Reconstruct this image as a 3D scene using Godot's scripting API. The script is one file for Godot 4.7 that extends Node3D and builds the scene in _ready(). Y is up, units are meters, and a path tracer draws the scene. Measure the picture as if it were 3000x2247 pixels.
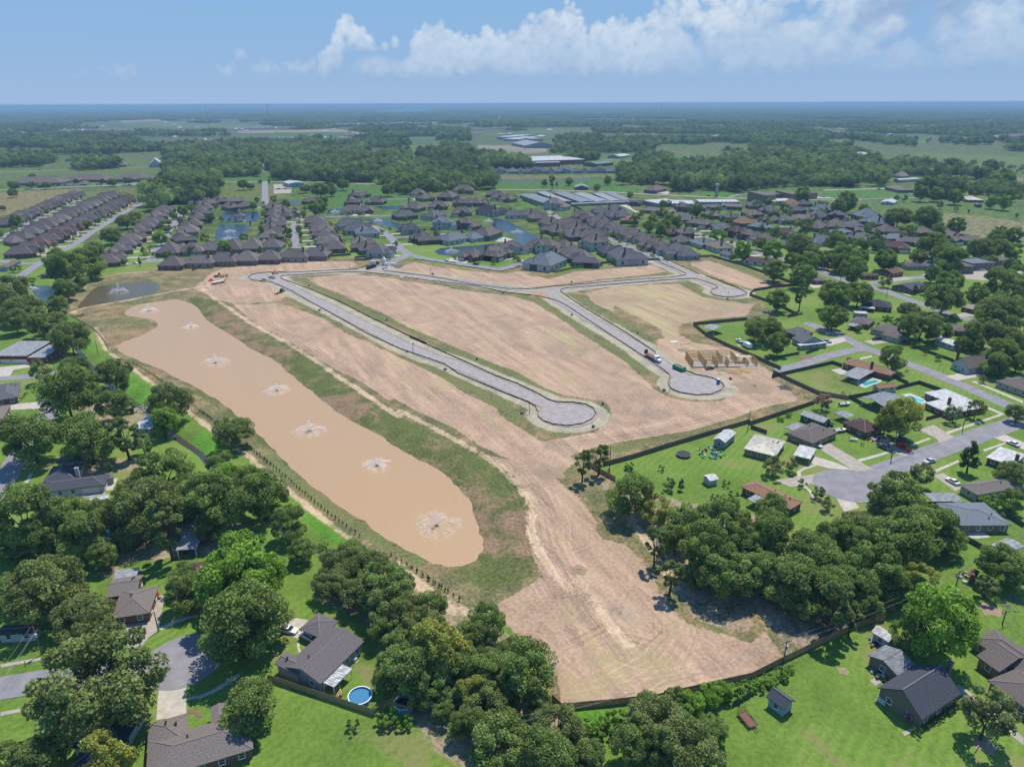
extends Node3D
# A bird's-eye view over a new housing development: graded lots,two dead-end roads,a muddy pond with fountains,older houses and trees around it.
const SUN_TO := Vector3(0.219,0.899,-0.381)
var used := {}
var mats := {}
var tex := {}
var protos := {}
var rg := RandomNumberGenerator.new()
# ---------------------------------------------------------------- mesh builder (counter-clockwise seen from outside)
class MB:
	var v := PackedVector3Array()
	var n := PackedVector3Array()
	var uv := PackedVector2Array()
	var col := PackedColorArray()
	var cc := Color(1,1,1)
	var xf := Transform3D()
	func t(a: Vector3,b: Vector3,c: Vector3,ua := Vector2.ZERO,ub := Vector2.ZERO,uc := Vector2.ZERO) -> void:
		a = xf * a
		b = xf * b
		c = xf * c
		var m := (b - a).cross(c - a).normalized()
		v.append(a); v.append(c); v.append(b)
		n.append(m); n.append(m); n.append(m)
		uv.append(ua); uv.append(uc); uv.append(ub)
		col.append(cc); col.append(cc); col.append(cc)
	func q(a: Vector3,b: Vector3,c: Vector3,d: Vector3) -> void:
		var u := (b - a).normalized()
		var w := (d - a) - u * (d - a).dot(u)
		w = w.normalized()
		var f := func(p): return Vector2((p - a).dot(u),(p - a).dot(w))
		t(a,b,c,f.call(a),f.call(b),f.call(c))
		t(a,c,d,f.call(a),f.call(c),f.call(d))
	func box(c: Vector3,s: Vector3) -> void:
		var h := s * 0.5
		var p := []
		for k in 8:
			p.append(c + Vector3(h.x * (1 if k & 1 else -1),h.y * (1 if k & 2 else -1),h.z * (1 if k & 4 else -1)))
		q(p[4],p[5],p[7],p[6])
		q(p[1],p[0],p[2],p[3])
		q(p[5],p[1],p[3],p[7])
		q(p[0],p[4],p[6],p[2])
		q(p[6],p[7],p[3],p[2])
		q(p[0],p[1],p[5],p[4])
	func bar(a: Vector3,b: Vector3,w: float,h: float) -> void:
		var d := (b - a).normalized()
		var s := d.cross(Vector3.UP)
		if s.length() < 0.01:
			s = Vector3.RIGHT
		s = s.normalized() * w * 0.5
		var u := s.cross(d).normalized() * h * 0.5
		var p := [a - s - u,a + s - u,a + s + u,a - s + u]
		var r := [b - s - u,b + s - u,b + s + u,b - s + u]
		for k in 4:
			var j := (k + 1) % 4
			q(p[k],p[j],r[j],r[k])
		q(p[3],p[2],p[1],p[0])
		q(r[0],r[1],r[2],r[3])
	func tube(a: Vector3,b: Vector3,r0: float,r1: float,k := 7,caps := true) -> void:
		var d := (b - a).normalized()
		var s := d.cross(Vector3.UP)
		if s.length() < 0.01:
			s = Vector3.RIGHT
		s = s.normalized()
		var u := s.cross(d).normalized()
		var pa := []
		var pb := []
		for i in k:
			var an := TAU * i / k
			var o := s * cos(an) + u * sin(an)
			pa.append(a + o * r0)
			pb.append(b + o * r1)
		for i in k:
			var j := (i + 1) % k
			q(pa[i],pa[j],pb[j],pb[i])
			if caps:
				t(b,pb[i],pb[j])
				t(a,pa[j],pa[i])
	func prism(poly: PackedVector2Array,z0: float,z1: float,bevel := 0.0,inset := 0.0) -> void: # polygon in x,y,counter-clockwise,swept along z
		var k := poly.size()
		var c := Vector2.ZERO
		for p in poly:
			c += p / k
		for i in k:
			var a := poly[i]
			var b := poly[(i + 1) % k]
			q(Vector3(a.x,a.y,z1 - bevel),Vector3(a.x,a.y,z0 + bevel),Vector3(b.x,b.y,z0 + bevel),Vector3(b.x,b.y,z1 - bevel))
			var ai := a.lerp(c,inset)
			var bi := b.lerp(c,inset)
			if bevel > 0.0:
				q(Vector3(a.x,a.y,z1 - bevel),Vector3(b.x,b.y,z1 - bevel),Vector3(bi.x,bi.y,z1),Vector3(ai.x,ai.y,z1))
				q(Vector3(b.x,b.y,z0 + bevel),Vector3(a.x,a.y,z0 + bevel),Vector3(ai.x,ai.y,z0),Vector3(bi.x,bi.y,z0))
		var tri := Geometry2D.triangulate_polygon(poly)
		for i in range(0,tri.size(),3):
			var a := poly[tri[i]]
			var b := poly[tri[i + 1]]
			var d := poly[tri[i + 2]]
			if (b - a).cross(d - a) < 0.0:
				var e := b
				b = d
				d = e
			a = a.lerp(c,inset)
			b = b.lerp(c,inset)
			d = d.lerp(c,inset)
			t(Vector3(a.x,a.y,z1),Vector3(b.x,b.y,z1),Vector3(d.x,d.y,z1))
			t(Vector3(a.x,a.y,z0),Vector3(d.x,d.y,z0),Vector3(b.x,b.y,z0))
	func flat(poly: PackedVector2Array,y: float) -> void: # horizontal sheet,polygon given in x,z
		var tri := Geometry2D.triangulate_polygon(poly)
		for i in range(0,tri.size(),3):
			var a := poly[tri[i]]
			var b := poly[tri[i + 1]]
			var d := poly[tri[i + 2]]
			if (b - a).cross(d - a) > 0.0:
				var e := b
				b = d
				d = e
			t(Vector3(a.x,y,a.y),Vector3(b.x,y,b.y),Vector3(d.x,y,d.y),a,b,d)
	func mesh(m: Material,onto: ArrayMesh = null) -> ArrayMesh:
		var am := onto if onto else ArrayMesh.new()
		if v.is_empty():
			return am
		var a := []
		a.resize(Mesh.ARRAY_MAX)
		a[Mesh.ARRAY_VERTEX] = v
		a[Mesh.ARRAY_NORMAL] = n
		a[Mesh.ARRAY_TEX_UV] = uv
		a[Mesh.ARRAY_COLOR] = col
		am.add_surface_from_arrays(Mesh.PRIMITIVE_TRIANGLES,a)
		am.surface_set_material(am.get_surface_count() - 1,m)
		return am
# ---------------------------------------------------------------- nodes
func numbered(called: String) -> String:
	var k: int = used.get(called,0)
	used[called] = k + 1
	return called if k == 0 else "%s_%03d" % [called,k]
func thing(called: String,label: String,category: String,at := Vector3.ZERO,turn := 0.0,group := "") -> Node3D:
	var o := Node3D.new()
	o.name = numbered(called)
	add_child(o)
	o.position = at
	o.rotation.y = turn
	tag(o,label,category,group)
	return o
func tag(o: Node3D,label: String,category := "",group := "",kind := "") -> void:
	if label:
		o.set_meta("label",label)
	if category:
		o.set_meta("category",category)
	if group:
		o.set_meta("group",group)
	if kind:
		o.set_meta("kind",kind)
func part(called: String,me: Mesh,parent: Node3D,at := Vector3.ZERO,turn := 0.0) -> MeshInstance3D:
	var o := MeshInstance3D.new()
	o.mesh = me
	o.position = at
	o.rotation.y = turn
	if parent == self:
		o.name = numbered(called)
		add_child(o)
	else:
		var taken := 0
		if parent.has_meta("n_" + called):
			taken = parent.get_meta("n_" + called)
		parent.set_meta("n_" + called,taken + 1)
		o.name = called if taken == 0 else "%s_%03d" % [called,taken]
		parent.add_child(o)
	return o
func stuff(o: Node3D) -> void:
	o.set_meta("kind","stuff")
func struct(called: String,me: Mesh,label: String,at := Vector3.ZERO) -> MeshInstance3D:
	var o := part(called,me,self,at)
	tag(o,label,"","","structure")
	return o
func copy_of(o: Node3D,called: String,label: String,category: String,at: Vector3,turn := 0.0,sc := Vector3.ONE,group := "") -> Node3D:
	var c: Node3D = o.duplicate()
	c.name = numbered(called)
	add_child(c)
	c.position = at
	c.rotation.y = turn
	c.scale = sc
	if c.has_meta("group"):
		c.remove_meta("group")
	tag(c,label,category,group)
	return c
# ---------------------------------------------------------------- materials
func V(x: float,y: float,z: float) -> Vector3:
	return Vector3(x,y,z)
func L(r: float,g: float,b: float) -> Color:
	return Color(r,g,b).linear_to_srgb()
func noise_tex(key: String,freq: float,lo: float,hi: float,sx := 1,sy := 1,oct := 4) -> void:
	var f := FastNoiseLite.new()
	f.seed = key.hash() % 1000
	f.noise_type = FastNoiseLite.TYPE_SIMPLEX
	f.fractal_octaves = oct
	f.frequency = freq
	var im := f.get_seamless_image(512 / sx,512 / sy)
	im.resize(512,512,Image.INTERPOLATE_CUBIC)
	im.convert(Image.FORMAT_RGB8)
	var d := im.get_data()
	for i in d.size():
		d[i] = int(255.0 * (lo + (hi - lo) * clampf((d[i] / 255.0 - 0.5) * 1.5 + 0.5,0.0,1.0)))
	tex[key] = ImageTexture.create_from_image(Image.create_from_data(512,512,false,Image.FORMAT_RGB8,d))
func mt(key: String,c: Color,rough := 0.85,tx := "",scale := 0.25,world := true) -> StandardMaterial3D:
	if mats.has(key):
		return mats[key]
	var m := StandardMaterial3D.new()
	m.resource_name = key
	m.albedo_color = c
	m.roughness = rough
	m.metallic_specular = 0.4
	if tx:
		m.albedo_texture = tex[tx]
		m.uv1_triplanar = true
		m.uv1_world_triplanar = world
		m.uv1_scale = Vector3.ONE * scale
	mats[key] = m
	return m
func make_materials() -> void:
	noise_tex("mottle",0.02,0.66,1.0)
	noise_tex("soft",0.01,0.9,1.0,1,1,6)
	noise_tex("fine",0.09,0.6,1.0,1,1,3)
	noise_tex("streak",0.05,0.55,1.0,8,1,4)
	noise_tex("wave",0.025,0.0,1.0,1,1,3)
	# roofs
	for r in [["brown",0.185,0.158,0.152],["taupe",0.24,0.208,0.195],["slate",0.15,0.16,0.185],["grey",0.2,0.19,0.19],["charcoal",0.055,0.06,0.075],["blue",0.2,0.245,0.29],["red",0.2,0.105,0.08],["maroon",0.11,0.065,0.06],["orange",0.36,0.2,0.125],["tan",0.4,0.33,0.26],["navy",0.085,0.095,0.125],["purple",0.185,0.165,0.178]]:
		mt("roof_" + r[0],L(r[1] * 1.75,r[2] * 1.75,r[3] * 1.75),0.9,"fine",0.3)
		var m: StandardMaterial3D = mats["roof_" + r[0]]
		m.detail_enabled = true
		m.detail_albedo = tex["mottle"]
		m.detail_blend_mode = BaseMaterial3D.BLEND_MODE_MUL
		m.detail_uv_layer = BaseMaterial3D.DETAIL_UV_1
	for r in [["white",0.78,0.79,0.8],["cream",0.72,0.68,0.58],["tin",0.45,0.47,0.5],["zinc",0.32,0.34,0.38],["palegreen",0.4,0.46,0.42],["green",0.2,0.27,0.27],["rust",0.3,0.12,0.08]]:
		mt("metal_" + r[0],L(r[1],r[2],r[3]),0.45,"streak",0.1)
	# walls
	for r in [["brick",0.26,0.15,0.11],["redbrick",0.3,0.1,0.07],["tanbrick",0.4,0.3,0.2],["greybrick",0.27,0.23,0.2],["white",0.72,0.73,0.72],["cream",0.62,0.58,0.46],["sage",0.5,0.56,0.52],["greyside",0.45,0.47,0.48],["beige",0.52,0.46,0.38],["blueside",0.45,0.6,0.68],["darkside",0.12,0.15,0.15]]:
		mt("wall_" + r[0],L(r[1],r[2],r[3]),0.85,"fine",0.6)
	mt("ridge",L(0.33,0.3,0.3),0.9,"fine",0.5)
	mt("trim",L(0.75,0.75,0.73),0.6)
	mt("fascia",L(0.4,0.38,0.36),0.7)
	mt("darktrim",L(0.05,0.05,0.05),0.6)
	mt("glass",L(0.03,0.04,0.05),0.08)
	mt("door",L(0.16,0.1,0.07),0.6)
	mt("garage",L(0.62,0.6,0.56),0.6)
	mt("concrete",L(0.5,0.46,0.4),0.9,"soft",0.06)
	mt("concrete_old",L(0.4,0.36,0.31),0.9,"soft",0.06)
	mt("asphalt",L(0.265,0.258,0.285),0.95,"soft",0.03)
	mt("road_new",L(0.36,0.325,0.325),0.95,"soft",0.045)
	mt("brickpath",L(0.36,0.2,0.16),0.9,"fine",0.5)
	mt("kerb",L(0.44,0.37,0.29),0.9,"mottle",0.3)
	mt("bark",L(0.12,0.095,0.075),0.95,"streak",0.5,false)
	mt("deadwood",L(0.42,0.39,0.35),0.95)
	mt("wood_old",L(0.29,0.22,0.165),0.9,"streak",0.35)
	mt("wood_new",L(0.6,0.41,0.24),0.9,"streak",0.35)
	mt("wood_grey",L(0.16,0.145,0.125),0.9,"streak",0.35)
	mt("lumber",L(0.92,0.62,0.28),0.8,"streak",0.4)
	mt("lumber_pale",L(0.85,0.7,0.46),0.8,"streak",0.4)
	mt("silt",L(0.035,0.03,0.027),0.9,"mottle",0.5)
	mt("pole",L(0.14,0.11,0.09),0.9)
	mt("wire",L(0.3,0.3,0.32),0.5)
	mt("steel",L(0.35,0.36,0.38),0.4)
	mt("black",L(0.02,0.02,0.022),0.6)
	mt("rubber",L(0.025,0.025,0.025),0.8)
	mt("white",L(0.8,0.8,0.8),0.35)
	mt("silver",L(0.5,0.51,0.53),0.25)
	mt("greypaint",L(0.12,0.125,0.135),0.25)
	mt("blackpaint",L(0.02,0.02,0.025),0.2)
	mt("redpaint",L(0.5,0.03,0.03),0.3)
	mt("darkred",L(0.18,0.03,0.03),0.4)
	mt("bluepaint",L(0.03,0.14,0.42),0.35)
	mt("skyblue",L(0.05,0.3,0.6),0.4)
	mt("yellow",L(0.62,0.4,0.08),0.5)
	mt("catyellow",L(0.5,0.36,0.14),0.6)
	mt("orangepaint",L(0.6,0.2,0.04),0.5)
	mt("greenpaint",L(0.03,0.26,0.12),0.5)
	mt("tractor",L(0.03,0.2,0.1),0.5)
	mt("rustpaint",L(0.2,0.1,0.07),0.8)
	mt("lamp_red",L(0.4,0.01,0.01),0.3)
	mt("lamp_clear",L(0.75,0.75,0.75),0.15)
	mt("tarp",L(0.06,0.07,0.075),0.7)
	mt("stone",L(0.3,0.28,0.27),0.9,"fine",0.5)
	mt("soil",L(0.5,0.365,0.25),0.95,"fine",0.3)
	mt("sand",L(0.62,0.44,0.24),0.95,"fine",0.3)
	var pw := mt("poolwater",L(0.08,0.5,0.62),0.08)
	pw.metallic_specular = 0.5
	mt("poolteal",L(0.06,0.33,0.34),0.08)
	mt("poolblue",L(0.1,0.36,0.62),0.1,"fine",0.5)
	for w in [["muddy",0.5,0.33,0.185,0.22,0.3],["dark",0.1,0.078,0.048,0.05,0.22],["blue",0.025,0.05,0.075,0.05,0.18],["ditch",0.06,0.055,0.045,0.08,0.12]]:
		var m := mt("water_" + w[0],L(w[1],w[2],w[3]),w[4])
		m.heightmap_enabled = true
		m.heightmap_texture = tex["wave"]
		m.heightmap_scale = 2.5
		m.uv1_triplanar = true
		m.uv1_world_triplanar = true
		m.uv1_scale = Vector3.ONE * w[5]
	mats["water_muddy"].albedo_texture = tex["soft"]
	var sp := mt("spray",Color(0.96,0.97,0.98,0.5),0.9)
	sp.backlight_enabled = true
	sp.backlight = Color.WHITE
	sp.transparency = BaseMaterial3D.TRANSPARENCY_ALPHA
	var fo := mt("foam",Color(0.97,0.94,0.9,0.36),0.9)
	fo.transparency = BaseMaterial3D.TRANSPARENCY_ALPHA
	var lf := mt("leaf",Color.WHITE,0.75)
	lf.vertex_color_use_as_albedo = true
	lf.metallic_specular = 0.3
	lf.backlight_enabled = true
	lf.backlight = L(0.8,0.85,0.5)
	var lf2 := mt("farleaf",Color.WHITE,0.85)
	lf2.vertex_color_use_as_albedo = true
	lf2.metallic_specular = 0.2
	lf2.backlight_enabled = true
	lf2.backlight = L(0.7,0.75,0.45)
	var gv := mt("fieldsheet",Color.WHITE,0.95,"mottle",0.012)
	gv.vertex_color_use_as_albedo = true
	var g2 := mt("farground",Color.WHITE,0.95,"mottle",0.004)
	g2.vertex_color_use_as_albedo = true
# ---------------------------------------------------------------- camera,sky,sun,exposure
func make_view() -> void:
	var cam := Camera3D.new()
	cam.name = "camera"
	add_child(cam)
	var p := 0.375895
	var ro := -0.003316
	var f := V(0,-sin(p),-cos(p))
	var u := V(0,cos(p),-sin(p))
	var r := Vector3.RIGHT * cos(ro) + u * sin(ro)
	u = u * cos(ro) - Vector3.RIGHT * sin(ro)
	cam.transform = Transform3D(Basis(r,u,-f),V(0,118,0))
	cam.fov = 56.77
	cam.near = 1.0
	cam.far = 60000.0
	cam.current = true
	var e := Environment.new()
	e.background_mode = Environment.BG_SKY
	var sky := Sky.new()
	var sm := PanoramaSkyMaterial.new()
	sm.panorama = make_sky()
	sky.sky_material = sm
	e.sky = sky
	e.tonemap_mode = Environment.TONE_MAPPER_LINEAR
	e.tonemap_exposure = 1.0
	e.fog_enabled = true
	e.fog_density = 0.0001
	e.fog_light_color = L(0.4,0.66,0.95)
	e.sdfgi_enabled = true
	e.ssao_enabled = true
	e.ssil_enabled = true
	var we := WorldEnvironment.new()
	we.name = "world_environment"
	we.environment = e
	add_child(we)
	var s := DirectionalLight3D.new()
	s.name = "sun"
	s.light_energy = 1.6
	s.light_color = Color(1.0,0.96,0.89)
	s.light_angular_distance = 0.5
	s.shadow_enabled = true
	add_child(s)
	s.look_at_from_position(Vector3.ZERO,-SUN_TO,Vector3.UP)
func make_sky() -> ImageTexture:
	var w := 4096
	var h := 2048
	var im := Image.create(w,h,false,Image.FORMAT_RGB8)
	var row := PackedColorArray()
	for y in h:
		var el := 90.0 - 180.0 * (y + 0.5) / h
		var c: Color
		if el >= 0.0:
			var t := 1.0 - exp(-el / 7.0)
			c = Color(0.635,0.735,0.875).lerp(Color(0.50,0.705,0.885),t)
			c = c.lerp(Color(0.28,0.50,0.80),clampf((el - 8.0) / 60.0,0.0,1.0))
		else:
			c = Color(0.635,0.735,0.875).lerp(Color(0.4,0.42,0.36),clampf(-el / 8.0,0.0,1.0))
		row.append(c)
		im.fill_rect(Rect2i(0,y,w,1),c)
	# clouds: a bank of cumulus along the horizon that climbs on one side,and scattered ones all round
	var fb := FastNoiseLite.new()
	fb.seed = 11
	fb.noise_type = FastNoiseLite.TYPE_SIMPLEX_SMOOTH
	fb.fractal_octaves = 4
	fb.frequency = 0.03
	rg.seed = 19
	var puffs := []
	for n in 7000:
		var az := rg.randf_range(-180.0,180.0)
		if n > 1800:
			az = rg.randf_range(-16.0,46.0)
		var top := cloud_top(az) + fb.get_noise_2d(az * 9.0,7.0) * 3.0
		if top < 2.0:
			continue
		var k := pow(rg.randf(),0.75)
		var el := lerpf(2.0,top,k)
		if fb.get_noise_2d(az * 5.5,el * 9.0) < lerpf(-0.26,-0.42,k) + (0.14 if az > 13.0 and el > 3.4 else 0.0):
			continue
		puffs.append([el + rg.randf_range(-0.2,0.2),az,lerpf(0.85,0.24,k) * rg.randf_range(0.45,1.25),lerpf(0.32,1.0,k * k)])
	for c in [[-26.5,1.9,1.1,30],[-29.0,1.6,0.8,14],[-20.2,2.1,0.5,16],[-17.5,2.3,1.3,40],[-15.0,2.4,1.2,40],[-19.0,3.2,0.4,8]]:
		for n in c[3]:
			puffs.append([c[1] + rg.randfn() * 0.22,c[0] + rg.randfn() * c[2] * 0.6,rg.randf_range(0.15,0.36),0.55])
	puffs.sort_custom(func(a,b): return a[0] > b[0])
	var ppd := w / 360.0
	for p in puffs:
		var sq: float = 1.0 / maxf(0.2,cos(deg_to_rad(p[0])))
		var r: float = p[2] * ppd
		var cx: float = fposmod(p[1],360.0) * ppd
		var cy: float = (90.0 - p[0]) * ppd
		var haze := clampf((p[0] - 0.9) / 4.6,0.0,1.0)
		var shade_big := fb.get_noise_2d(p[1] * 5.0 + 60.0,p[0] * 8.0)
		var dark := smoothstep(19.0,27.0,p[1]) * smoothstep(3.6,5.2,p[0]) * smoothstep(0.1,-0.25,shade_big) if p[1] < 60.0 else 0.0
		for y in range(int(cy - r),int(cy + r) + 1):
			for x in range(int(cx - r * sq),int(cx + r * sq) + 1):
				var dx := (x - cx) / (r * sq)
				var dy := (y - cy) / r
				var n := fb.get_noise_2d(x * 3.1,y * 3.1)
				var d := dx * dx + dy * dy + n * 0.75
				if d > 1.0 or y < 0:
					continue
				var al: float = (1.0 - smoothstep(0.35,1.0,d)) * 0.5 * p[3] * smoothstep(1.2,2.6,90.0 - (y + 0.5) / ppd + n * 0.5)
				var lit := clampf(0.66 - dy * 0.42 + n * 0.5 + shade_big * 0.3 - dark * 0.75,0.0,1.0)
				var cl := Color(0.60,0.69,0.82).lerp(Color(0.91,0.935,0.97),lit)
				cl = row[y].lerp(cl,0.26 + 0.6 * haze)
				var xx := posmod(x,w)
				im.set_pixel(xx,y,im.get_pixel(xx,y).lerp(cl,al))
	return ImageTexture.create_from_image(im)
func cloud_top(az: float) -> float:
	var pts := V2([-180,7,-120,9,-60,3,-38,0,-14.5,0,-13.5,4.2,-12,4.7,-9,3.6,-6.5,4.2,-5,5.2,-3.5,4.3,0,5.6,2,6.3,4,6.2,6,5.2,8,5.7,10,5.2,12,8.0,14,8.2,16,7.6,20,9,28,10,38,11,60,14,120,9,180,7])
	for i in pts.size() - 1:
		if az <= pts[i + 1].x:
			return lerpf(pts[i].y,pts[i + 1].y,(az - pts[i].x) / (pts[i + 1].x - pts[i].x))
	return 6.0
# ---------------------------------------------------------------- the ground
var carve := []      # [polygon,water level,width of the bank,depth,box]
var site_roads := [] # merged outlines of the new roads
func seg_dist(p: Vector2,poly: PackedVector2Array) -> float:
	var best := 1e9
	var j := poly.size() - 1
	for i in poly.size():
		var a := poly[j]
		var ab := poly[i] - a
		var t := clampf((p - a).dot(ab) / maxf(ab.length_squared(),1e-6),0.0,1.0)
		best = minf(best,(a + ab * t).distance_squared_to(p))
		j = i
	best = sqrt(best)
	return -best if Geometry2D.is_point_in_polygon(p,poly) else best
func ground_height(x: float,z: float) -> float:
	var y := 0.0
	var p := Vector2(x,z)
	for c in carve:
		if c[4].has_point(p):
			var d := seg_dist(p,c[0])
			var w: float = c[2]
			if d < w:
				var lev: float = c[1]
				if d > 0.0:
					var t := d / w
					y = minf(y,lev * (1.0 - t * t * (3.0 - 2.0 * t) * 0.999))
				else:
					y = minf(y,maxf(lev + d * 0.35,lev - c[3]))
	return y
func soil_carve(poly: PackedVector2Array,level: float,bank: float,depth: float) -> void:
	var r := Rect2(poly[0],Vector2.ZERO)
	for p in poly:
		r = r.expand(p)
	carve.append([poly,level,bank,depth,r.grow(bank)])
func tile_mesh(x0: float,x1: float,z0: float,z1: float,nx: int,nz: int,m: Material) -> ArrayMesh:
	var v := PackedVector3Array()
	var n := PackedVector3Array()
	var uv := PackedVector2Array()
	var ix := PackedInt32Array()
	for j in nz + 1:
		for i in nx + 1:
			var x := lerpf(x0,x1,float(i) / nx)
			var z := lerpf(z0,z1,float(j) / nz)
			v.append(V(x,ground_height(x,z),z))
			uv.append(Vector2(float(i) / nx,float(j) / nz))
	for j in nz + 1:
		for i in nx + 1:
			var a := v[j * (nx + 1) + maxi(i - 1,0)]
			var b := v[j * (nx + 1) + mini(i + 1,nx)]
			var c := v[maxi(j - 1,0) * (nx + 1) + i]
			var d := v[mini(j + 1,nz) * (nx + 1) + i]
			n.append((d - c).cross(b - a).normalized())
	for j in nz:
		for i in nx:
			var a := j * (nx + 1) + i
			ix.append_array(PackedInt32Array([a,a + 1,a + nx + 2,a,a + nx + 2,a + nx + 1]))
	var arr := []
	arr.resize(Mesh.ARRAY_MAX)
	arr[Mesh.ARRAY_VERTEX] = v
	arr[Mesh.ARRAY_NORMAL] = n
	arr[Mesh.ARRAY_TEX_UV] = uv
	arr[Mesh.ARRAY_INDEX] = ix
	var am := ArrayMesh.new()
	am.add_surface_from_arrays(Mesh.PRIMITIVE_TRIANGLES,arr)
	am.surface_set_material(0,m)
	return am
func fill_poly(im: Image,poly: PackedVector2Array,val: float) -> void: # polygon in pixels
	var lo := 1e9
	var hi := -1e9
	for p in poly:
		lo = minf(lo,p.y)
		hi = maxf(hi,p.y)
	for y in range(maxi(0,int(floor(lo))),mini(im.get_height() - 1,int(ceil(hi))) + 1):
		var xs := []
		var j := poly.size() - 1
		for i in poly.size():
			var a := poly[j]
			var b := poly[i]
			if (a.y > y + 0.5) != (b.y > y + 0.5):
				xs.append(a.x + (y + 0.5 - a.y) / (b.y - a.y) * (b.x - a.x))
			j = i
		xs.sort()
		for k in range(0,xs.size() - 1,2):
			var xa := maxi(0,int(round(xs[k])))
			var xb := mini(im.get_width(),int(round(xs[k + 1])))
			if xb > xa:
				im.fill_rect(Rect2i(xa,y,xb - xa,1),Color(val,val,val))
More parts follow.
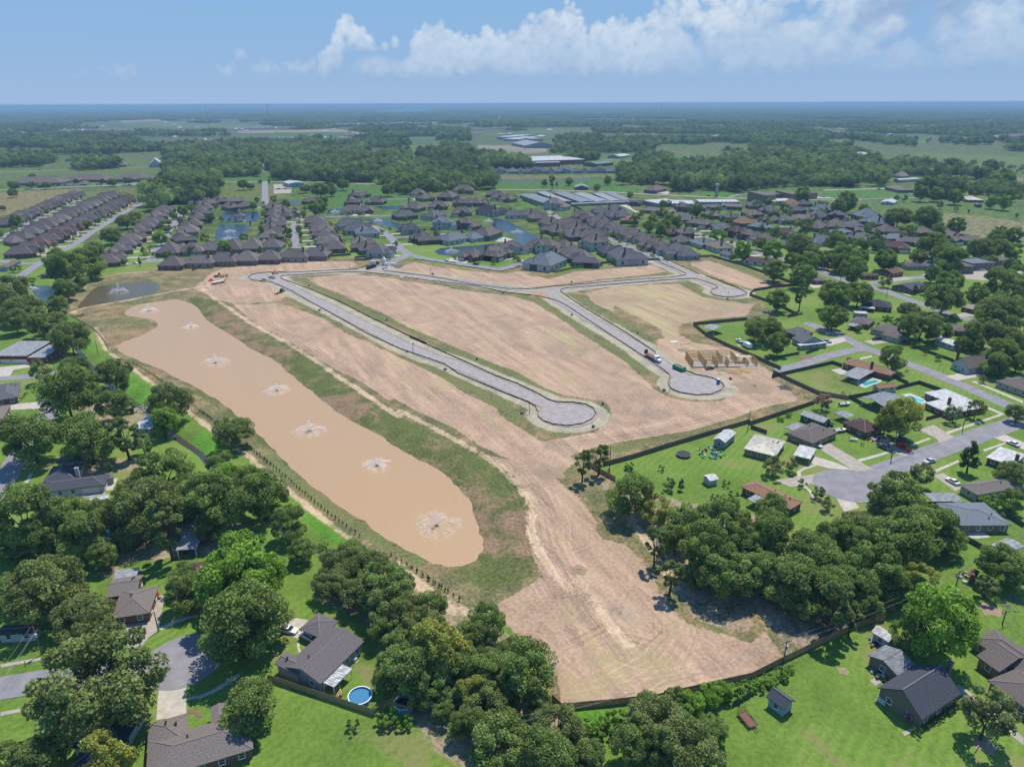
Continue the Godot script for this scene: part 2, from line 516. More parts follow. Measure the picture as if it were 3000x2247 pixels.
func paint_tile(x0: float,x1: float,z0: float,z1: float,w: int,h: int) -> ImageTexture:
	var hw := w / 2
	var hh := h / 2
	var sc := Vector2(hw / (x1 - x0),hh / (z1 - z0))
	var masks := []
	for k in 11:
		var im := Image.create(hw,hh,false,Image.FORMAT_L8)
		for e in paint:
			if e[0] == k:
				for poly in e[2]:
					var pp := PackedVector2Array()
					for p in poly:
						pp.append((p - Vector2(x0,z0)) * sc)
					fill_poly(im,pp,e[1])
		im.resize(hw / 4,hh / 4,Image.INTERPOLATE_BILINEAR) if k in [1,8,9,10] else im.resize(hw / 2,hh / 2,Image.INTERPOLATE_BILINEAR)
		im.resize(w,h,Image.INTERPOLATE_CUBIC)
		masks.append(im.get_data())
	var f := FastNoiseLite.new()
	f.noise_type = FastNoiseLite.TYPE_SIMPLEX
	f.fractal_octaves = 5
	f.seed = 3
	f.frequency = 0.006
	var big := f.get_seamless_image(512,512).get_data()
	f.seed = 9
	f.frequency = 0.02
	f.fractal_gain = 0.7
	var mid := f.get_seamless_image(512,512).get_data()
	f.seed = 21
	f.frequency = 0.16
	f.fractal_octaves = 3
	var fin := f.get_seamless_image(512,512).get_data()
	var out := PackedByteArray()
	out.resize(w * h * 3)
	var site: PackedByteArray = masks[0]
	var bank: PackedByteArray = masks[1]
	var dirt: PackedByteArray = masks[2]
	var verge: PackedByteArray = masks[3]
	var lush: PackedByteArray = masks[4]
	var floor_: PackedByteArray = masks[5]
	var pale: PackedByteArray = masks[6]
	var dry: PackedByteArray = masks[7]
	var strip: PackedByteArray = masks[8]
	var stain: PackedByteArray = masks[9]
	var olive: PackedByteArray = masks[10]
	var px := (x1 - x0) / w
	var pz := (z1 - z0) / h
	for y in h:
		var z := z0 + (y + 0.5) * pz
		for x in w:
			var i := y * w + x
			var wx := x0 + (x + 0.5) * px
			var nb := big[(int(z * 2.1) & 511) * 512 + (int(wx * 2.1) & 511)] * 0.0039 - 0.5
			var nm := mid[(int(z * 3.3 + nb * 30.0) & 511) * 512 + (int(wx * 3.3) & 511)] * 0.0039 - 0.5
			var nf := fin[(int(z * 4.1) & 511) * 512 + (int(wx * 4.1) & 511)] * 0.0039 - 0.5
			# lawn
			var k := 1.0 + nb * 0.5 + nm * 0.35 + nf * 0.5 + sin((wx * 0.8 + z * 0.6) * 2.6 + nb * 4.0) * 0.055 * clampf(1.0 + nb * 5.0,0.0,1.6)
			var r := 0.122 * k
			var g := 0.208 * k
			var b := 0.03 * k
			var t := clampf((nb + nm * 0.8 + nf * 0.4) * 2.6 - 0.45,0.0,0.7)
			if dry[i] > 8:
				t = maxf(t,dry[i] * 0.0039 * clampf(0.55 + nm * 1.8 + nf,0.0,0.9))
			r += (0.21 - r) * t
			g += (0.185 - g) * t
			b += (0.08 - b) * t
			var s := site[i] * 0.0039
			if s > 0.02:
				# rough olive grass with bare brown patches
				s = clampf(s * 2.0 - 0.5 + nf * 0.8,0.0,1.0)
				k = 1.0 + nm * 0.7 + nf * 1.0
				var q := clampf(0.5 + nb * 1.7 + nm * 1.6 + nf * 0.8,0.0,1.0)
				r += ((0.135 + 0.1 * q) * k - r) * s
				g += ((0.14 + 0.03 * q) * k - g) * s
				b += ((0.06 + 0.03 * q) * k - b) * s
			var v := bank[i] * 0.0039
			if v > 0.02:
				v = clampf(v * 1.6 - 0.3 + nm * 0.9 + nf * 0.5,0.0,1.0)
				k = 1.0 + nm * 0.5 + nf * 1.1
				var q2 := clampf(0.4 + nb * 2.6 + nm * 2.4,0.0,1.0)
				r += ((0.098 + 0.115 * q2) * k - r) * v
				g += ((0.118 + 0.03 * q2) * k - g) * v
				b += ((0.034 + 0.055 * q2) * k - b) * v
			v = strip[i] * 0.0039
			if v > 0.02:
				v = clampf(v * 1.5 - 0.75 + nm * 2.6 + nf * 1.0,0.0,1.0) * 0.9
				k = 1.0 + nf * 1.1
				r += (0.12 * k - r) * v
				g += (0.15 * k - g) * v
				b += (0.045 * k - b) * v
			v = dirt[i] * 0.0039
			if v > 0.02:
				v = clampf(v * 2.4 - 0.8 + nm * 1.3 + nf * 1.0,0.0,1.0)
				# rows left by the grader run along the lots
				var along := wx * 0.44 + z * 0.9
				var across := wx * 0.9 - z * 0.44
				var row := mid[(int(along * 0.55) & 511) * 512 + (int(across * 6.5 + nb * 5.0) & 511)] * 0.0039 - 0.5
				k = 0.97 + row * 0.6 * clampf(0.9 + nb * 3.0,0.2,1.3) + nf * 0.5 + nb * 0.5 + nm * 0.42
				var q3 := clampf(0.5 + nb * 1.9 + nm * 0.8,0.0,1.0)
				r += ((0.432 - 0.07 * q3) * k - r) * v
				g += ((0.302 - 0.05 * q3) * k - g) * v
				b += ((0.212 - 0.035 * q3) * k - b) * v
				var gr := clampf((nb + row * 0.5 + nm * 0.9) * 2.4 - 0.7,0.0,0.45) * v
				r += (0.25 - r) * gr
				g += (0.23 - g) * gr
				b += (0.1 - b) * gr
				if stain[i] > 8:
					var s2 := stain[i] * 0.0039 * clampf(0.55 + row * 1.6 + nm * 1.4,0.0,1.0)
					r += (0.29 * k - r) * s2
					g += (0.22 * k - g) * s2
					b += (0.165 * k - b) * s2
				if olive[i] > 8:
					var s3 := olive[i] * 0.0039 * clampf(0.4 + row * 2.2 + nm * 1.2,0.0,0.8)
					r += (0.3 * k - r) * s3
					g += (0.265 * k - g) * s3
					b += (0.135 * k - b) * s3
			v = floor_[i] * 0.0039
			if v > 0.02:
				v = clampf(v * 1.5 - 0.35 + nm * 1.5 + nf * 0.7,0.0,0.92)
				k = 1.0 + nf * 1.0 + nm * 0.7
				r += (0.27 * k - r) * v
				g += (0.21 * k - g) * v
				b += (0.145 * k - b) * v
			v = verge[i] * 0.0039
			if v > 0.02:
				v = clampf(v * 1.9 - 0.5 + nm * 0.8 + nf * 0.6,0.0,1.0)
				k = 1.0 + nf * 0.5 + nm * 0.5
				r += (0.345 * k - r) * v
				g += (0.315 * k - g) * v
				b += (0.235 * k - b) * v
			v = pale[i] * 0.0039
			if v > 0.02:
				v = clampf(v * 1.6 - 0.6 + nm * 1.8 + nf * 1.1,0.0,0.8)
				k = 1.0 + nf * 0.5 + nm * 0.5 + nb * 0.3
				r += (0.52 * k - r) * v
				g += (0.385 * k - g) * v
				b += (0.265 * k - b) * v
			v = lush[i] * 0.0039
			if v > 0.02:
				v = clampf(v * 1.6 - 0.3 + nf * 0.6,0.0,1.0)
				k = 1.0 + nf * 0.9 + nm * 0.6
				r += (0.085 * k - r) * v
				g += (0.215 * k - g) * v
				b += (0.018 * k - b) * v
			out[i * 3] = srgb8(r)
			out[i * 3 + 1] = srgb8(g)
			out[i * 3 + 2] = srgb8(b)
	var im2 := Image.create_from_data(w,h,false,Image.FORMAT_RGB8,out)
	# wheel tracks and grader arcs over the bare soil
	rg.seed = 77
	for e in tracks:
		for rep in e[1]:
			var pts: PackedVector2Array = e[0]
			var off := rg.randf_range(-e[2],e[2])
			var tone := rg.randf_range(-0.13,0.11)
			var ph := rg.randf() * 9.0
			var t0 := rg.randf_range(0.0,0.5) if e[1] > 4 else 0.0
			var t1 := minf(1.0,t0 + rg.randf_range(0.3,0.7)) if e[1] > 4 else 1.0
			var total := 0.0
			for i in pts.size() - 1:
				total += pts[i].distance_to(pts[i + 1])
			var run := 0.0
			for i in pts.size() - 1:
				var a := pts[i]
				var b := pts[i + 1]
				var len := a.distance_to(b)
				var nn := (b - a).orthogonal().normalized()
				var steps := int(len / 0.22)
				for sidx in steps:
					var d := run + len * sidx / steps
					if d / total < t0 or d / total > t1:
						continue
					var wob := sin(d * 0.05 + ph) * 1.2 + sin(d * 0.13 + ph * 2.0) * 0.4
					for side in [-0.95,0.95]:
						var p: Vector2 = a.lerp(b,float(sidx) / steps) + nn * (off + wob + side)
						var ixx := int((p.x - x0) / px)
						var iyy := int((p.y - z0) / pz)
						if ixx >= 0 and iyy >= 0 and ixx < w and iyy < h:
							var c := im2.get_pixel(ixx,iyy)
							im2.set_pixel(ixx,iyy,Color(c.r * (1.0 + tone),c.g * (1.0 + tone),c.b * (1.0 + tone)))
				run += len
	return ImageTexture.create_from_image(im2)
var gamma := PackedByteArray()
func srgb8(l: float) -> int:
	return gamma[clampi(int(l * 1023.0),0,1023)]
func ribbon(line: PackedVector2Array,w: float,round_end := false) -> Array:
	return Geometry2D.offset_polyline(line,w * 0.5,Geometry2D.JOIN_ROUND,Geometry2D.END_ROUND if round_end else Geometry2D.END_BUTT)
func circle(c: Vector2,r: float,k := 40) -> PackedVector2Array:
	var p := PackedVector2Array()
	for i in k:
		p.append(c + Vector2(cos(TAU * i / k),sin(TAU * i / k)) * r)
	return p
func join_all(list: Array) -> Array:
	var acc: Array = [list[0]]
	for i in range(1,list.size()):
		var cur: PackedVector2Array = list[i]
		var rest := []
		for a in acc:
			var m := Geometry2D.merge_polygons(a,cur)
			var outer := m.filter(func(p): return not Geometry2D.is_polygon_clockwise(p))
			if outer.size() == 1:
				cur = outer[0]
			else:
				rest.append(a)
		rest.append(cur)
		acc = rest
	return acc
func clean(poly: PackedVector2Array,tol: float) -> PackedVector2Array:
	var p := PackedVector2Array()
	for q in poly:
		if p.is_empty() or p[p.size() - 1].distance_to(q) > tol:
			p.append(q)
	return p
func sheet(called: String,polys: Array,y: float,m: Material,label: String,sides := true) -> MeshInstance3D:
	var b := MB.new()
	for p in polys:
		b.flat(p,y)
		if sides:
			for i in p.size():
				var a: Vector2 = p[i]
				var c: Vector2 = p[(i + 1) % p.size()]
				if not Geometry2D.is_polygon_clockwise(p):
					var e := a
					a = c
					c = e
				b.q(V(a.x,y - 0.3,a.y),V(c.x,y - 0.3,c.y),V(c.x,y,c.y),V(a.x,y,a.y))
	return struct(called,b.mesh(m),label)
func kerb_ring(called: String,polys: Array,w: float,h: float,m: Material,label: String) -> void:
	var b := MB.new()
	for p in polys:
		var outer := Geometry2D.offset_polygon(p,w)
		for o in outer:
			for i in o.size():
				var a: Vector2 = o[i]
				var c: Vector2 = o[(i + 1) % o.size()]
				if a.distance_to(c) < 0.02:
					continue
				b.bar(V(a.x,h * 0.5,a.y),V(c.x,h * 0.5,c.y),w,h)
	struct(called,b.mesh(m),label)
func outer_ground() -> void:
	var xs := []
	var zs := []
	for s in [-1,1]:
		for k in 33:
			xs.append(s * (480.0 + 40.0 * (pow(1.16,k) - 1.0) / 0.16))
	for k in 24:
		xs.append(-480.0 + 40.0 * k + 40.0)
	for x in [-255.0,255.0]:
		xs.append(x)
	for k in 33:
		zs.append(-650.0 - 40.0 * (pow(1.16,k) - 1.0) / 0.16)
	for z in [-345.0,-85.0,-20.0,100.0,400.0,1500.0,6000.0]:
		zs.append(z)
	for k in 14:
		zs.append(-630.0 + 40.0 * k)
	xs.sort()
	zs.sort()
	var f := FastNoiseLite.new()
	f.seed = 4
	f.frequency = 0.004
	f.fractal_octaves = 4
	var tone := func(x: float,z: float) -> Color:
		var d := Vector2(x,z).length()
		var k := f.get_noise_2d(x,z)
		var near := Color(0.1,0.185,0.03).lerp(Color(0.17,0.19,0.06),clampf(k * 1.6 + 0.15,0.0,1.0))
		return near.lerp(Color(0.11,0.15,0.06),smoothstep(1300.0,3000.0,d))
	var b := MB.new()
	for i in xs.size() - 1:
		for j in zs.size() - 1:
			var a: float = xs[i]
			var c: float = xs[i + 1]
			var e: float = zs[j]
			var g: float = zs[j + 1]
			if c - a < 0.01 or g - e < 0.01:
				continue
			var mx := (a + c) * 0.5
			var mz := (e + g) * 0.5
			if (mz > -650.0 and mz < -345.0 and absf(mx) < 480.0) or (mz >= -345.0 and mz < -85.0 and absf(mx) < 255.0):
				continue
			for tr in [[V(a,0,g),V(c,0,g),V(c,0,e)],[V(a,0,g),V(c,0,e),V(a,0,e)]]:
				for p in [tr[0],tr[2],tr[1]]:
					b.v.append(p)
					b.n.append(Vector3.UP)
					b.uv.append(Vector2.ZERO)
					b.col.append(tone.call(p.x,p.z))
	struct("ground",b.mesh(mats["farground"]),"flat green country that runs out to the horizon")
func water(called: String,polys: Array,y: float,m: Material,label: String) -> void:
	var b := MB.new()
	for p in polys:
		var g := Geometry2D.offset_polygon(p,0.6)
		b.flat(g[0],y)
	struct(called,b.mesh(m),label)
# ---------------------------------------------------------------- trees
func crown_mesh(sd: int,w: float,h: float,lobes: int,leaves: int,size: float,tone: Color,vary: float,shape: String) -> ArrayMesh:
	rg.seed = sd
	var c := []
	for i in lobes:
		var p := Vector3.ZERO
		var r := 0.0
		for tries in 30:
			p = V(rg.randf_range(-1,1),rg.randf_range(-1,1),rg.randf_range(-1,1))
			var l := p.length()
			if l > 1.0 or l < 0.45:
				continue
			if shape == "dome" and p.y < -0.72:
				continue
			if shape == "cone":
				var wide := 1.0 - (p.y + 1.0) * 0.46
				p = V(p.x * wide,p.y,p.z * wide)
			break
		r = rg.randf_range(0.17,0.31)
		if shape == "cone":
			r *= 0.75
		if shape == "slim":
			r *= 0.85
		p = p.normalized() * minf(p.length(),1.0 - r * 0.75) if shape != "cone" else p * 0.9
		c.append([V(p.x * w * 0.5,p.y * h * 0.5,p.z * w * 0.5),r * minf(w,h * 1.25) * 0.5,rg.randf_range(-vary,vary)])
	var v := PackedVector3Array()
	var n := PackedVector3Array()
	var col := PackedColorArray()
	var tries := 0
	var made := 0
	while made < leaves and tries < leaves * 4:
		tries += 1
		var lb = c[rg.randi() % c.size()]
		var d := V(rg.randfn(),rg.randfn() + 0.25,rg.randfn()).normalized()
		var p: Vector3 = lb[0] + V(d.x,d.y * 0.85,d.z) * lb[1] * rg.randf_range(0.72,1.06)
		var hid := false
		for k in 3:
			var o = c[rg.randi() % c.size()]
			if o != lb and p.distance_to(o[0]) < o[1] * 0.7:
				hid = true
				break
		if hid:
			continue
		made += 1
		var nn := (d * 0.75 + V(rg.randfn(),rg.randfn() + 0.4,rg.randfn()) * 0.55).normalized()
		var s := nn.cross(V(rg.randfn(),rg.randfn(),rg.randfn())).normalized()
		var u := nn.cross(s)
		var sz := size * rg.randf_range(0.6,1.25)
		s *= sz * 0.5
		u *= sz * 0.38
		var k2: float = 1.0 + lb[2] + rg.randf_range(-0.4,0.4)
		var tint := Color(tone.r * k2 * rg.randf_range(0.85,1.2),tone.g * k2,tone.b * k2 * rg.randf_range(0.8,1.2))
		var tip := nn * sz * 0.12
		for q in [p - s - tip,p + u,p + s - tip,p - s - tip,p + s - tip,p - u]:
			v.append(q)
			n.append(nn)
			col.append(tint)
	var a := []
	a.resize(Mesh.ARRAY_MAX)
	a[Mesh.ARRAY_VERTEX] = v
	a[Mesh.ARRAY_NORMAL] = n
	a[Mesh.ARRAY_COLOR] = col
	var am := ArrayMesh.new()
	am.add_surface_from_arrays(Mesh.PRIMITIVE_TRIANGLES,a)
	am.surface_set_material(0,mats["leaf"])
	return am
func trunk_mesh(sd: int,h: float,r: float,cy: float,w: float,ch: float,limbs: int) -> ArrayMesh:
	rg.seed = sd + 900
	var b := MB.new()
	var fork := cy - ch * 0.3
	b.tube(V(0,-0.3,0),V(0,0.5,0),r * 1.5,r * 1.05,8)
	b.tube(V(0,0.5,0),V(rg.randf_range(-0.3,0.3),fork,0.1),r * 1.05,r * 0.75,8)
	for i in limbs:
		var an := TAU * i / limbs + rg.randf_range(-0.4,0.4)
		var rr := rg.randf_range(0.4,0.85) * w * 0.5
		var s := V(0,fork * rg.randf_range(0.75,1.0),0)
		var m := s + V(cos(an) * rr * 0.5,ch * rg.randf_range(0.18,0.3),sin(an) * rr * 0.5)
		var e := m + V(cos(an) * rr * 0.5,ch * rg.randf_range(0.1,0.35),sin(an) * rr * 0.5)
		b.tube(s,m,r * 0.5,r * 0.33,6)
		b.tube(m,e,r * 0.33,r * 0.1,5)
	return b.mesh(mats["bark"])
# kind: [category,name,w,h,crown height,lobes,leaves,leaf size,colour,vary,shape,variants,limbs]
var kinds := {
	"o": ["live oak","oak_tree",16.0,12.5,10.8,60,17000,0.47,Color(0.227,0.290,0.101),0.3,"dome",3,7],
	"h": ["tree","leafy_tree",11.0,11.5,10.4,48,12500,0.42,Color(0.222,0.310,0.092),0.32,"ball",4,6],
	"b": ["tree","bright_tree",11.0,11.5,10.4,46,12000,0.44,Color(0.254,0.426,0.070),0.22,"ball",2,6],
	"y": ["tree","yellow_green_tree",10.0,11.5,10.2,40,10000,0.42,Color(0.364,0.400,0.095),0.22,"ball",2,6],
	"s": ["small tree","small_tree",5.0,5.0,4.0,22,2600,0.3,Color(0.227,0.290,0.115),0.25,"ball",2,5],
	"t": ["tree","slender_tree",6.0,12.0,9.6,30,5500,0.4,Color(0.219,0.298,0.100),0.22,"slim",2,5],
	"c": ["evergreen","cone_shaped_evergreen",6.0,9.0,8.2,34,3400,0.42,Color(0.155,0.205,0.084),0.2,"cone",1,4],
	"m": ["magnolia","magnolia_tree",7.0,8.5,7.4,30,5000,0.4,Color(0.254,0.306,0.131),0.4,"ball",1,4],
	"p": ["shrubby tree","purple_leaf_tree",7.0,6.5,5.6,22,2400,0.42,Color(0.327,0.230,0.185),0.25,"ball",1,5],
	"u": ["shrub","garden_shrub",2.2,1.9,1.8,10,700,0.2,Color(0.182,0.263,0.077),0.2,"ball",1,3],
	"w": ["shrub","overgrown_shrub",5.0,3.2,3.2,22,3000,0.32,Color(0.236,0.400,0.077),0.25,"ball",2,3],
}
func tree_proto(k: String,i: int) -> Array:
	var key := k + str(i)
	if not protos.has(key):
		var d = kinds[k]
		var sd := k.unicode_at(0) * 10 + i
		var cy: float = d[3] - d[4] * 0.5
		protos[key] = [crown_mesh(sd,d[2],d[4],d[5],d[6],d[7],d[8],d[9],d[10]),trunk_mesh(sd,d[3],0.023 * d[3] if k != "u" else 0.06,cy,d[2],d[4],d[12]),cy]
	return protos[key]
func tree(k: String,x: float,z: float,w: float,i: int,turn: float,label: String,called := "",group := "",category := "") -> Node3D:
	var d = kinds[k]
	var p = tree_proto(k,i % int(d[11]))
	var s: float = w / d[2]
	var t := thing(called if called else d[1],label,category if category else d[0],V(x,ground_height(x,z),z),turn,group)
	t.scale = V(s,s * (1.0 + 0.12 * sin(turn * 7.0)),s)
	part("trunk",p[1],t)
	part("crown",p[0],t,V(0,p[2],0))
	return t
func far_crown(sd: int,w: float,h: float,leaves: int,size: float,trunk := true) -> ArrayMesh:
	rg.seed = sd
	var v := PackedVector3Array()
	var n := PackedVector3Array()
	var col := PackedColorArray()
	var c := []
	for i in 14:
		var an := rg.randf() * TAU
		var rr := sqrt(rg.randf()) * 0.72
		var yy := rg.randf_range(-0.55,0.78) * sqrt(1.0 - rr * rr)
		c.append([V(cos(an) * rr * w * 0.5,h * 0.56 + yy * h * 0.4,sin(an) * rr * w * 0.5),rg.randf_range(0.16,0.27) * w,rg.randf_range(-0.2,0.2)])
	for i in leaves:
		var lb = c[i % c.size()]
		var d := V(rg.randfn(),rg.randfn() + 0.35,rg.randfn()).normalized()
		var p: Vector3 = lb[0] + d * lb[1] * rg.randf_range(0.75,1.05)
		var nn := (d + V(rg.randfn(),rg.randfn() + 0.3,rg.randfn()) * 0.35).normalized()
		var s := nn.cross(V(rg.randfn(),rg.randfn(),rg.randfn())).normalized()
		var u := nn.cross(s)
		var sz := size * rg.randf_range(0.7,1.3)
		s *= sz * 0.5
		u *= sz * 0.45
		var k2: float = 1.0 + lb[2] + rg.randf_range(-0.25,0.25)
		var tint := Color(k2,k2,k2)
		for q in [p - s,p + u,p + s,p - s,p + s,p - u]:
			v.append(q)
			n.append(nn)
			col.append(tint)
	var a := []
	a.resize(Mesh.ARRAY_MAX)
	a[Mesh.ARRAY_VERTEX] = v
	a[Mesh.ARRAY_NORMAL] = n
	a[Mesh.ARRAY_COLOR] = col
	var am := ArrayMesh.new()
	am.add_surface_from_arrays(Mesh.PRIMITIVE_TRIANGLES,a)
	am.surface_set_material(0,mats["farleaf"])
	return am
func clump_mesh(sd: int,r: float,count: int,quads: int) -> ArrayMesh: # a piece of far-off wood: many small crowns
	rg.seed = sd
	var v := PackedVector3Array()
	var n := PackedVector3Array()
	var col := PackedColorArray()
	for i in count:
		var an := rg.randf() * TAU
		var rr := sqrt(rg.randf()) * r
		var w := rg.randf_range(4.2,7.4)
		var c := V(cos(an) * rr,rg.randf_range(6.0,9.5),sin(an) * rr)
		var tn := rg.randf_range(0.75,1.25)
		for k in quads:
			var d := V(rg.randfn(),absf(rg.randfn()) - 0.3,rg.randfn()).normalized()
			var p := c + V(d.x * w,d.y * w * 0.85,d.z * w)
			var s := d.cross(V(rg.randfn(),rg.randfn(),rg.randfn())).normalized() * w * 0.55
			var u := d.cross(s)
			var k2 := tn * rg.randf_range(0.8,1.2)
			for q in [p - s,p + u,p + s,p - s,p + s,p - u]:
				v.append(q)
				n.append(d)
				col.append(Color(k2,k2,k2))
	var a := []
	a.resize(Mesh.ARRAY_MAX)
	a[Mesh.ARRAY_VERTEX] = v
	a[Mesh.ARRAY_NORMAL] = n
	a[Mesh.ARRAY_COLOR] = col
	var am := ArrayMesh.new()
	am.add_surface_from_arrays(Mesh.PRIMITIVE_TRIANGLES,a)
	am.surface_set_material(0,mats["farleaf"])
	return am
func mass(called: String,me: Mesh,where: Array,tints: Array,label: String) -> void:
	if where.is_empty():
		return
	var mm := MultiMesh.new()
	mm.transform_format = MultiMesh.TRANSFORM_3D
	mm.use_colors = true
	mm.mesh = me
	mm.instance_count = where.size()
	for i in where.size():
		mm.set_instance_transform(i,where[i])
		mm.set_instance_color(i,tints[i])
	var o := MultiMeshInstance3D.new()
	o.multimesh = mm
	o.name = numbered(called)
	add_child(o)
	tag(o,label,"trees","","stuff")
func in_any(p: Vector2,polys: Array) -> bool:
	for q in polys:
		if q[1].has_point(p) and Geometry2D.is_point_in_polygon(p,q[0]):
			return true
	return false
func boxed(polys: Array) -> Array:
	var r := []
	for p in polys:
		var b := Rect2(p[0],Vector2.ZERO)
		for q in p:
			b = b.expand(q)
		r.append([p,b])
	return r
func forests(woods: Array,scatter: Array,clear: Array) -> void:
	rg.seed = 5
	var me := []
	for i in 4:
		me.append(far_crown(300 + i,11.0,12.5,420,1.15))
	var wh := [[],[],[],[]]
	var ti := [[],[],[],[]]
	var lf := FastNoiseLite.new()
	lf.frequency = 0.006
	lf.fractal_octaves = 3
	var add := func(p: Vector2,s: float,dark: float):
		var big := lf.get_noise_2d(p.x,p.y)
		dark *= 1.0 + big * 0.55
		s *= 1.0 + lf.get_noise_2d(p.x + 900.0,p.y) * 0.45
		var k := rg.randi() % 4
		var b := Basis(Vector3.UP,rg.randf() * TAU).scaled(V(s,s * rg.randf_range(0.85,1.25),s))
		wh[k].append(Transform3D(b,V(p.x,0,p.y)))
		var q := rg.randf()
		var c := Color(0.17,0.235,0.1).lerp(Color(0.34,0.43,0.13),q * q * q)
		ti[k].append(Color(c.r * dark,c.g * dark,c.b * dark))
	# woods with an outline of their own
	for wd in boxed(woods):
		var r: Rect2 = wd[1]
		var far := absf(r.get_center().y)
		var step := 7.6 if far < 2200.0 else 9.5
		var x := r.position.x
		while x < r.end.x:
			var z := r.position.y
			while z < r.end.y:
				var p := Vector2(x + rg.randf_range(-3,3),z + rg.randf_range(-3,3))
				if Geometry2D.is_point_in_polygon(p,wd[0]) and lf.get_noise_2d(p.x * 1.7,p.y * 1.7) > -0.34:
					add.call(p,0.7 + 1.0 * pow(rg.randf(),1.6),rg.randf_range(0.78,1.2))
				z += step
			x += step
	# single trees over the far neighbourhoods
	for sc in scatter:
		var r2 := Rect2(sc[0][0],Vector2.ZERO)
		for q in sc[0]:
			r2 = r2.expand(q)
		for k in int(r2.get_area() * sc[1] * 1.6):
			var p := Vector2(rg.randf_range(r2.position.x,r2.end.x),rg.randf_range(r2.position.y,r2.end.y))
			if Geometry2D.is_point_in_polygon(p,sc[0]) and not blocked(p,sc[3] if sc.size() > 3 else 5.0):
				add.call(p,rg.randf_range(0.35,0.95) * sc[2],rg.randf_range(0.85,1.2))
	# default cover beyond the fields: trees out to 4.6 km,clumps of crowns farther out
	var cl := boxed(clear)
	var f := FastNoiseLite.new()
	f.seed = 8
	f.frequency = 0.0022
	f.fractal_octaves = 4
	var z := -1900.0
	while z > -4600.0:
		var half := -z * 0.80 + 60.0
		var step := 8.2 + (-z - 1900.0) * 0.0024
		var x := -half
		while x < half:
			var p := Vector2(x + rg.randf_range(-4,4),z + rg.randf_range(-4,4))
			if f.get_noise_2d(p.x,p.y * 0.7) > 0.02 and not in_any(p,cl):
				add.call(p,0.7 + 0.9 * pow(rg.randf(),1.6),rg.randf_range(0.8,1.15))
			x += step
		z -= step
	for p in street_trees:
		add.call(p,rg.randf_range(0.3,0.6),1.1)
	for k in 4:
		mass("forest_trees",me[k],wh[k],ti[k],["dark rounded crowns of the woods and gardens beyond the new lots","crowns mixed through the far woods in a second shape","crowns mixed through the far woods in a third shape","crowns mixed through the far woods in a fourth shape"][k])
	var cm := []
	for i in 3:
		cm.append(clump_mesh(500 + i,20.0,15,14))
	var w2 := [[],[],[]]
	var t2 := [[],[],[]]
	z = -4600.0
	while z > -24500.0:
		var half := -z * 0.80 + 100.0
		var step := 29.0 * maxf(1.0,-z / 6500.0)
		var x := -half
		while x < half:
			var p := Vector2(x + rg.randf_range(-0.4,0.4) * step,z + rg.randf_range(-0.4,0.4) * step)
			if f.get_noise_2d(p.x * 0.6,p.y * 0.35) > -0.14 and not in_any(p,cl):
				var k := rg.randi() % 3
				var s := step / 29.0
				w2[k].append(Transform3D(Basis(Vector3.UP,rg.randf() * TAU).scaled(V(s,rg.randf_range(0.85,1.3),s)),V(p.x,0,p.y)))
				var q := rg.randf_range(0.85,1.2)
				t2[k].append(Color(0.2 * q,0.265 * q,0.12 * q))
			x += step
		z -= step
	for k in 3:
		mass("horizon_forest",cm[k],w2[k],t2[k],["far-off woods that run to the horizon","far-off woods mixed along the horizon in a second shape","far-off woods mixed along the horizon in a third shape"][k])
var street_trees := []
var taken := [] # places of houses and roads that scattered trees keep clear of: [x,z,radius]
var taken_grid := {}
func block(x: float,z: float,r: float) -> void:
	var key := Vector2i(int(floor(x / 40.0)),int(floor(z / 40.0)))
	if not taken_grid.has(key):
		taken_grid[key] = []
	taken_grid[key].append(V(x,z,r))
func blocked(p: Vector2,extra: float) -> bool:
	var k := Vector2i(int(floor(p.x / 40.0)),int(floor(p.y / 40.0)))
	for i in [-1,0,1]:
		for j in [-1,0,1]:
			for b in taken_grid.get(k + Vector2i(i,j),[]):
				if Vector2(b.x,b.y).distance_to(p) < b.z + extra:
					return true
	return false
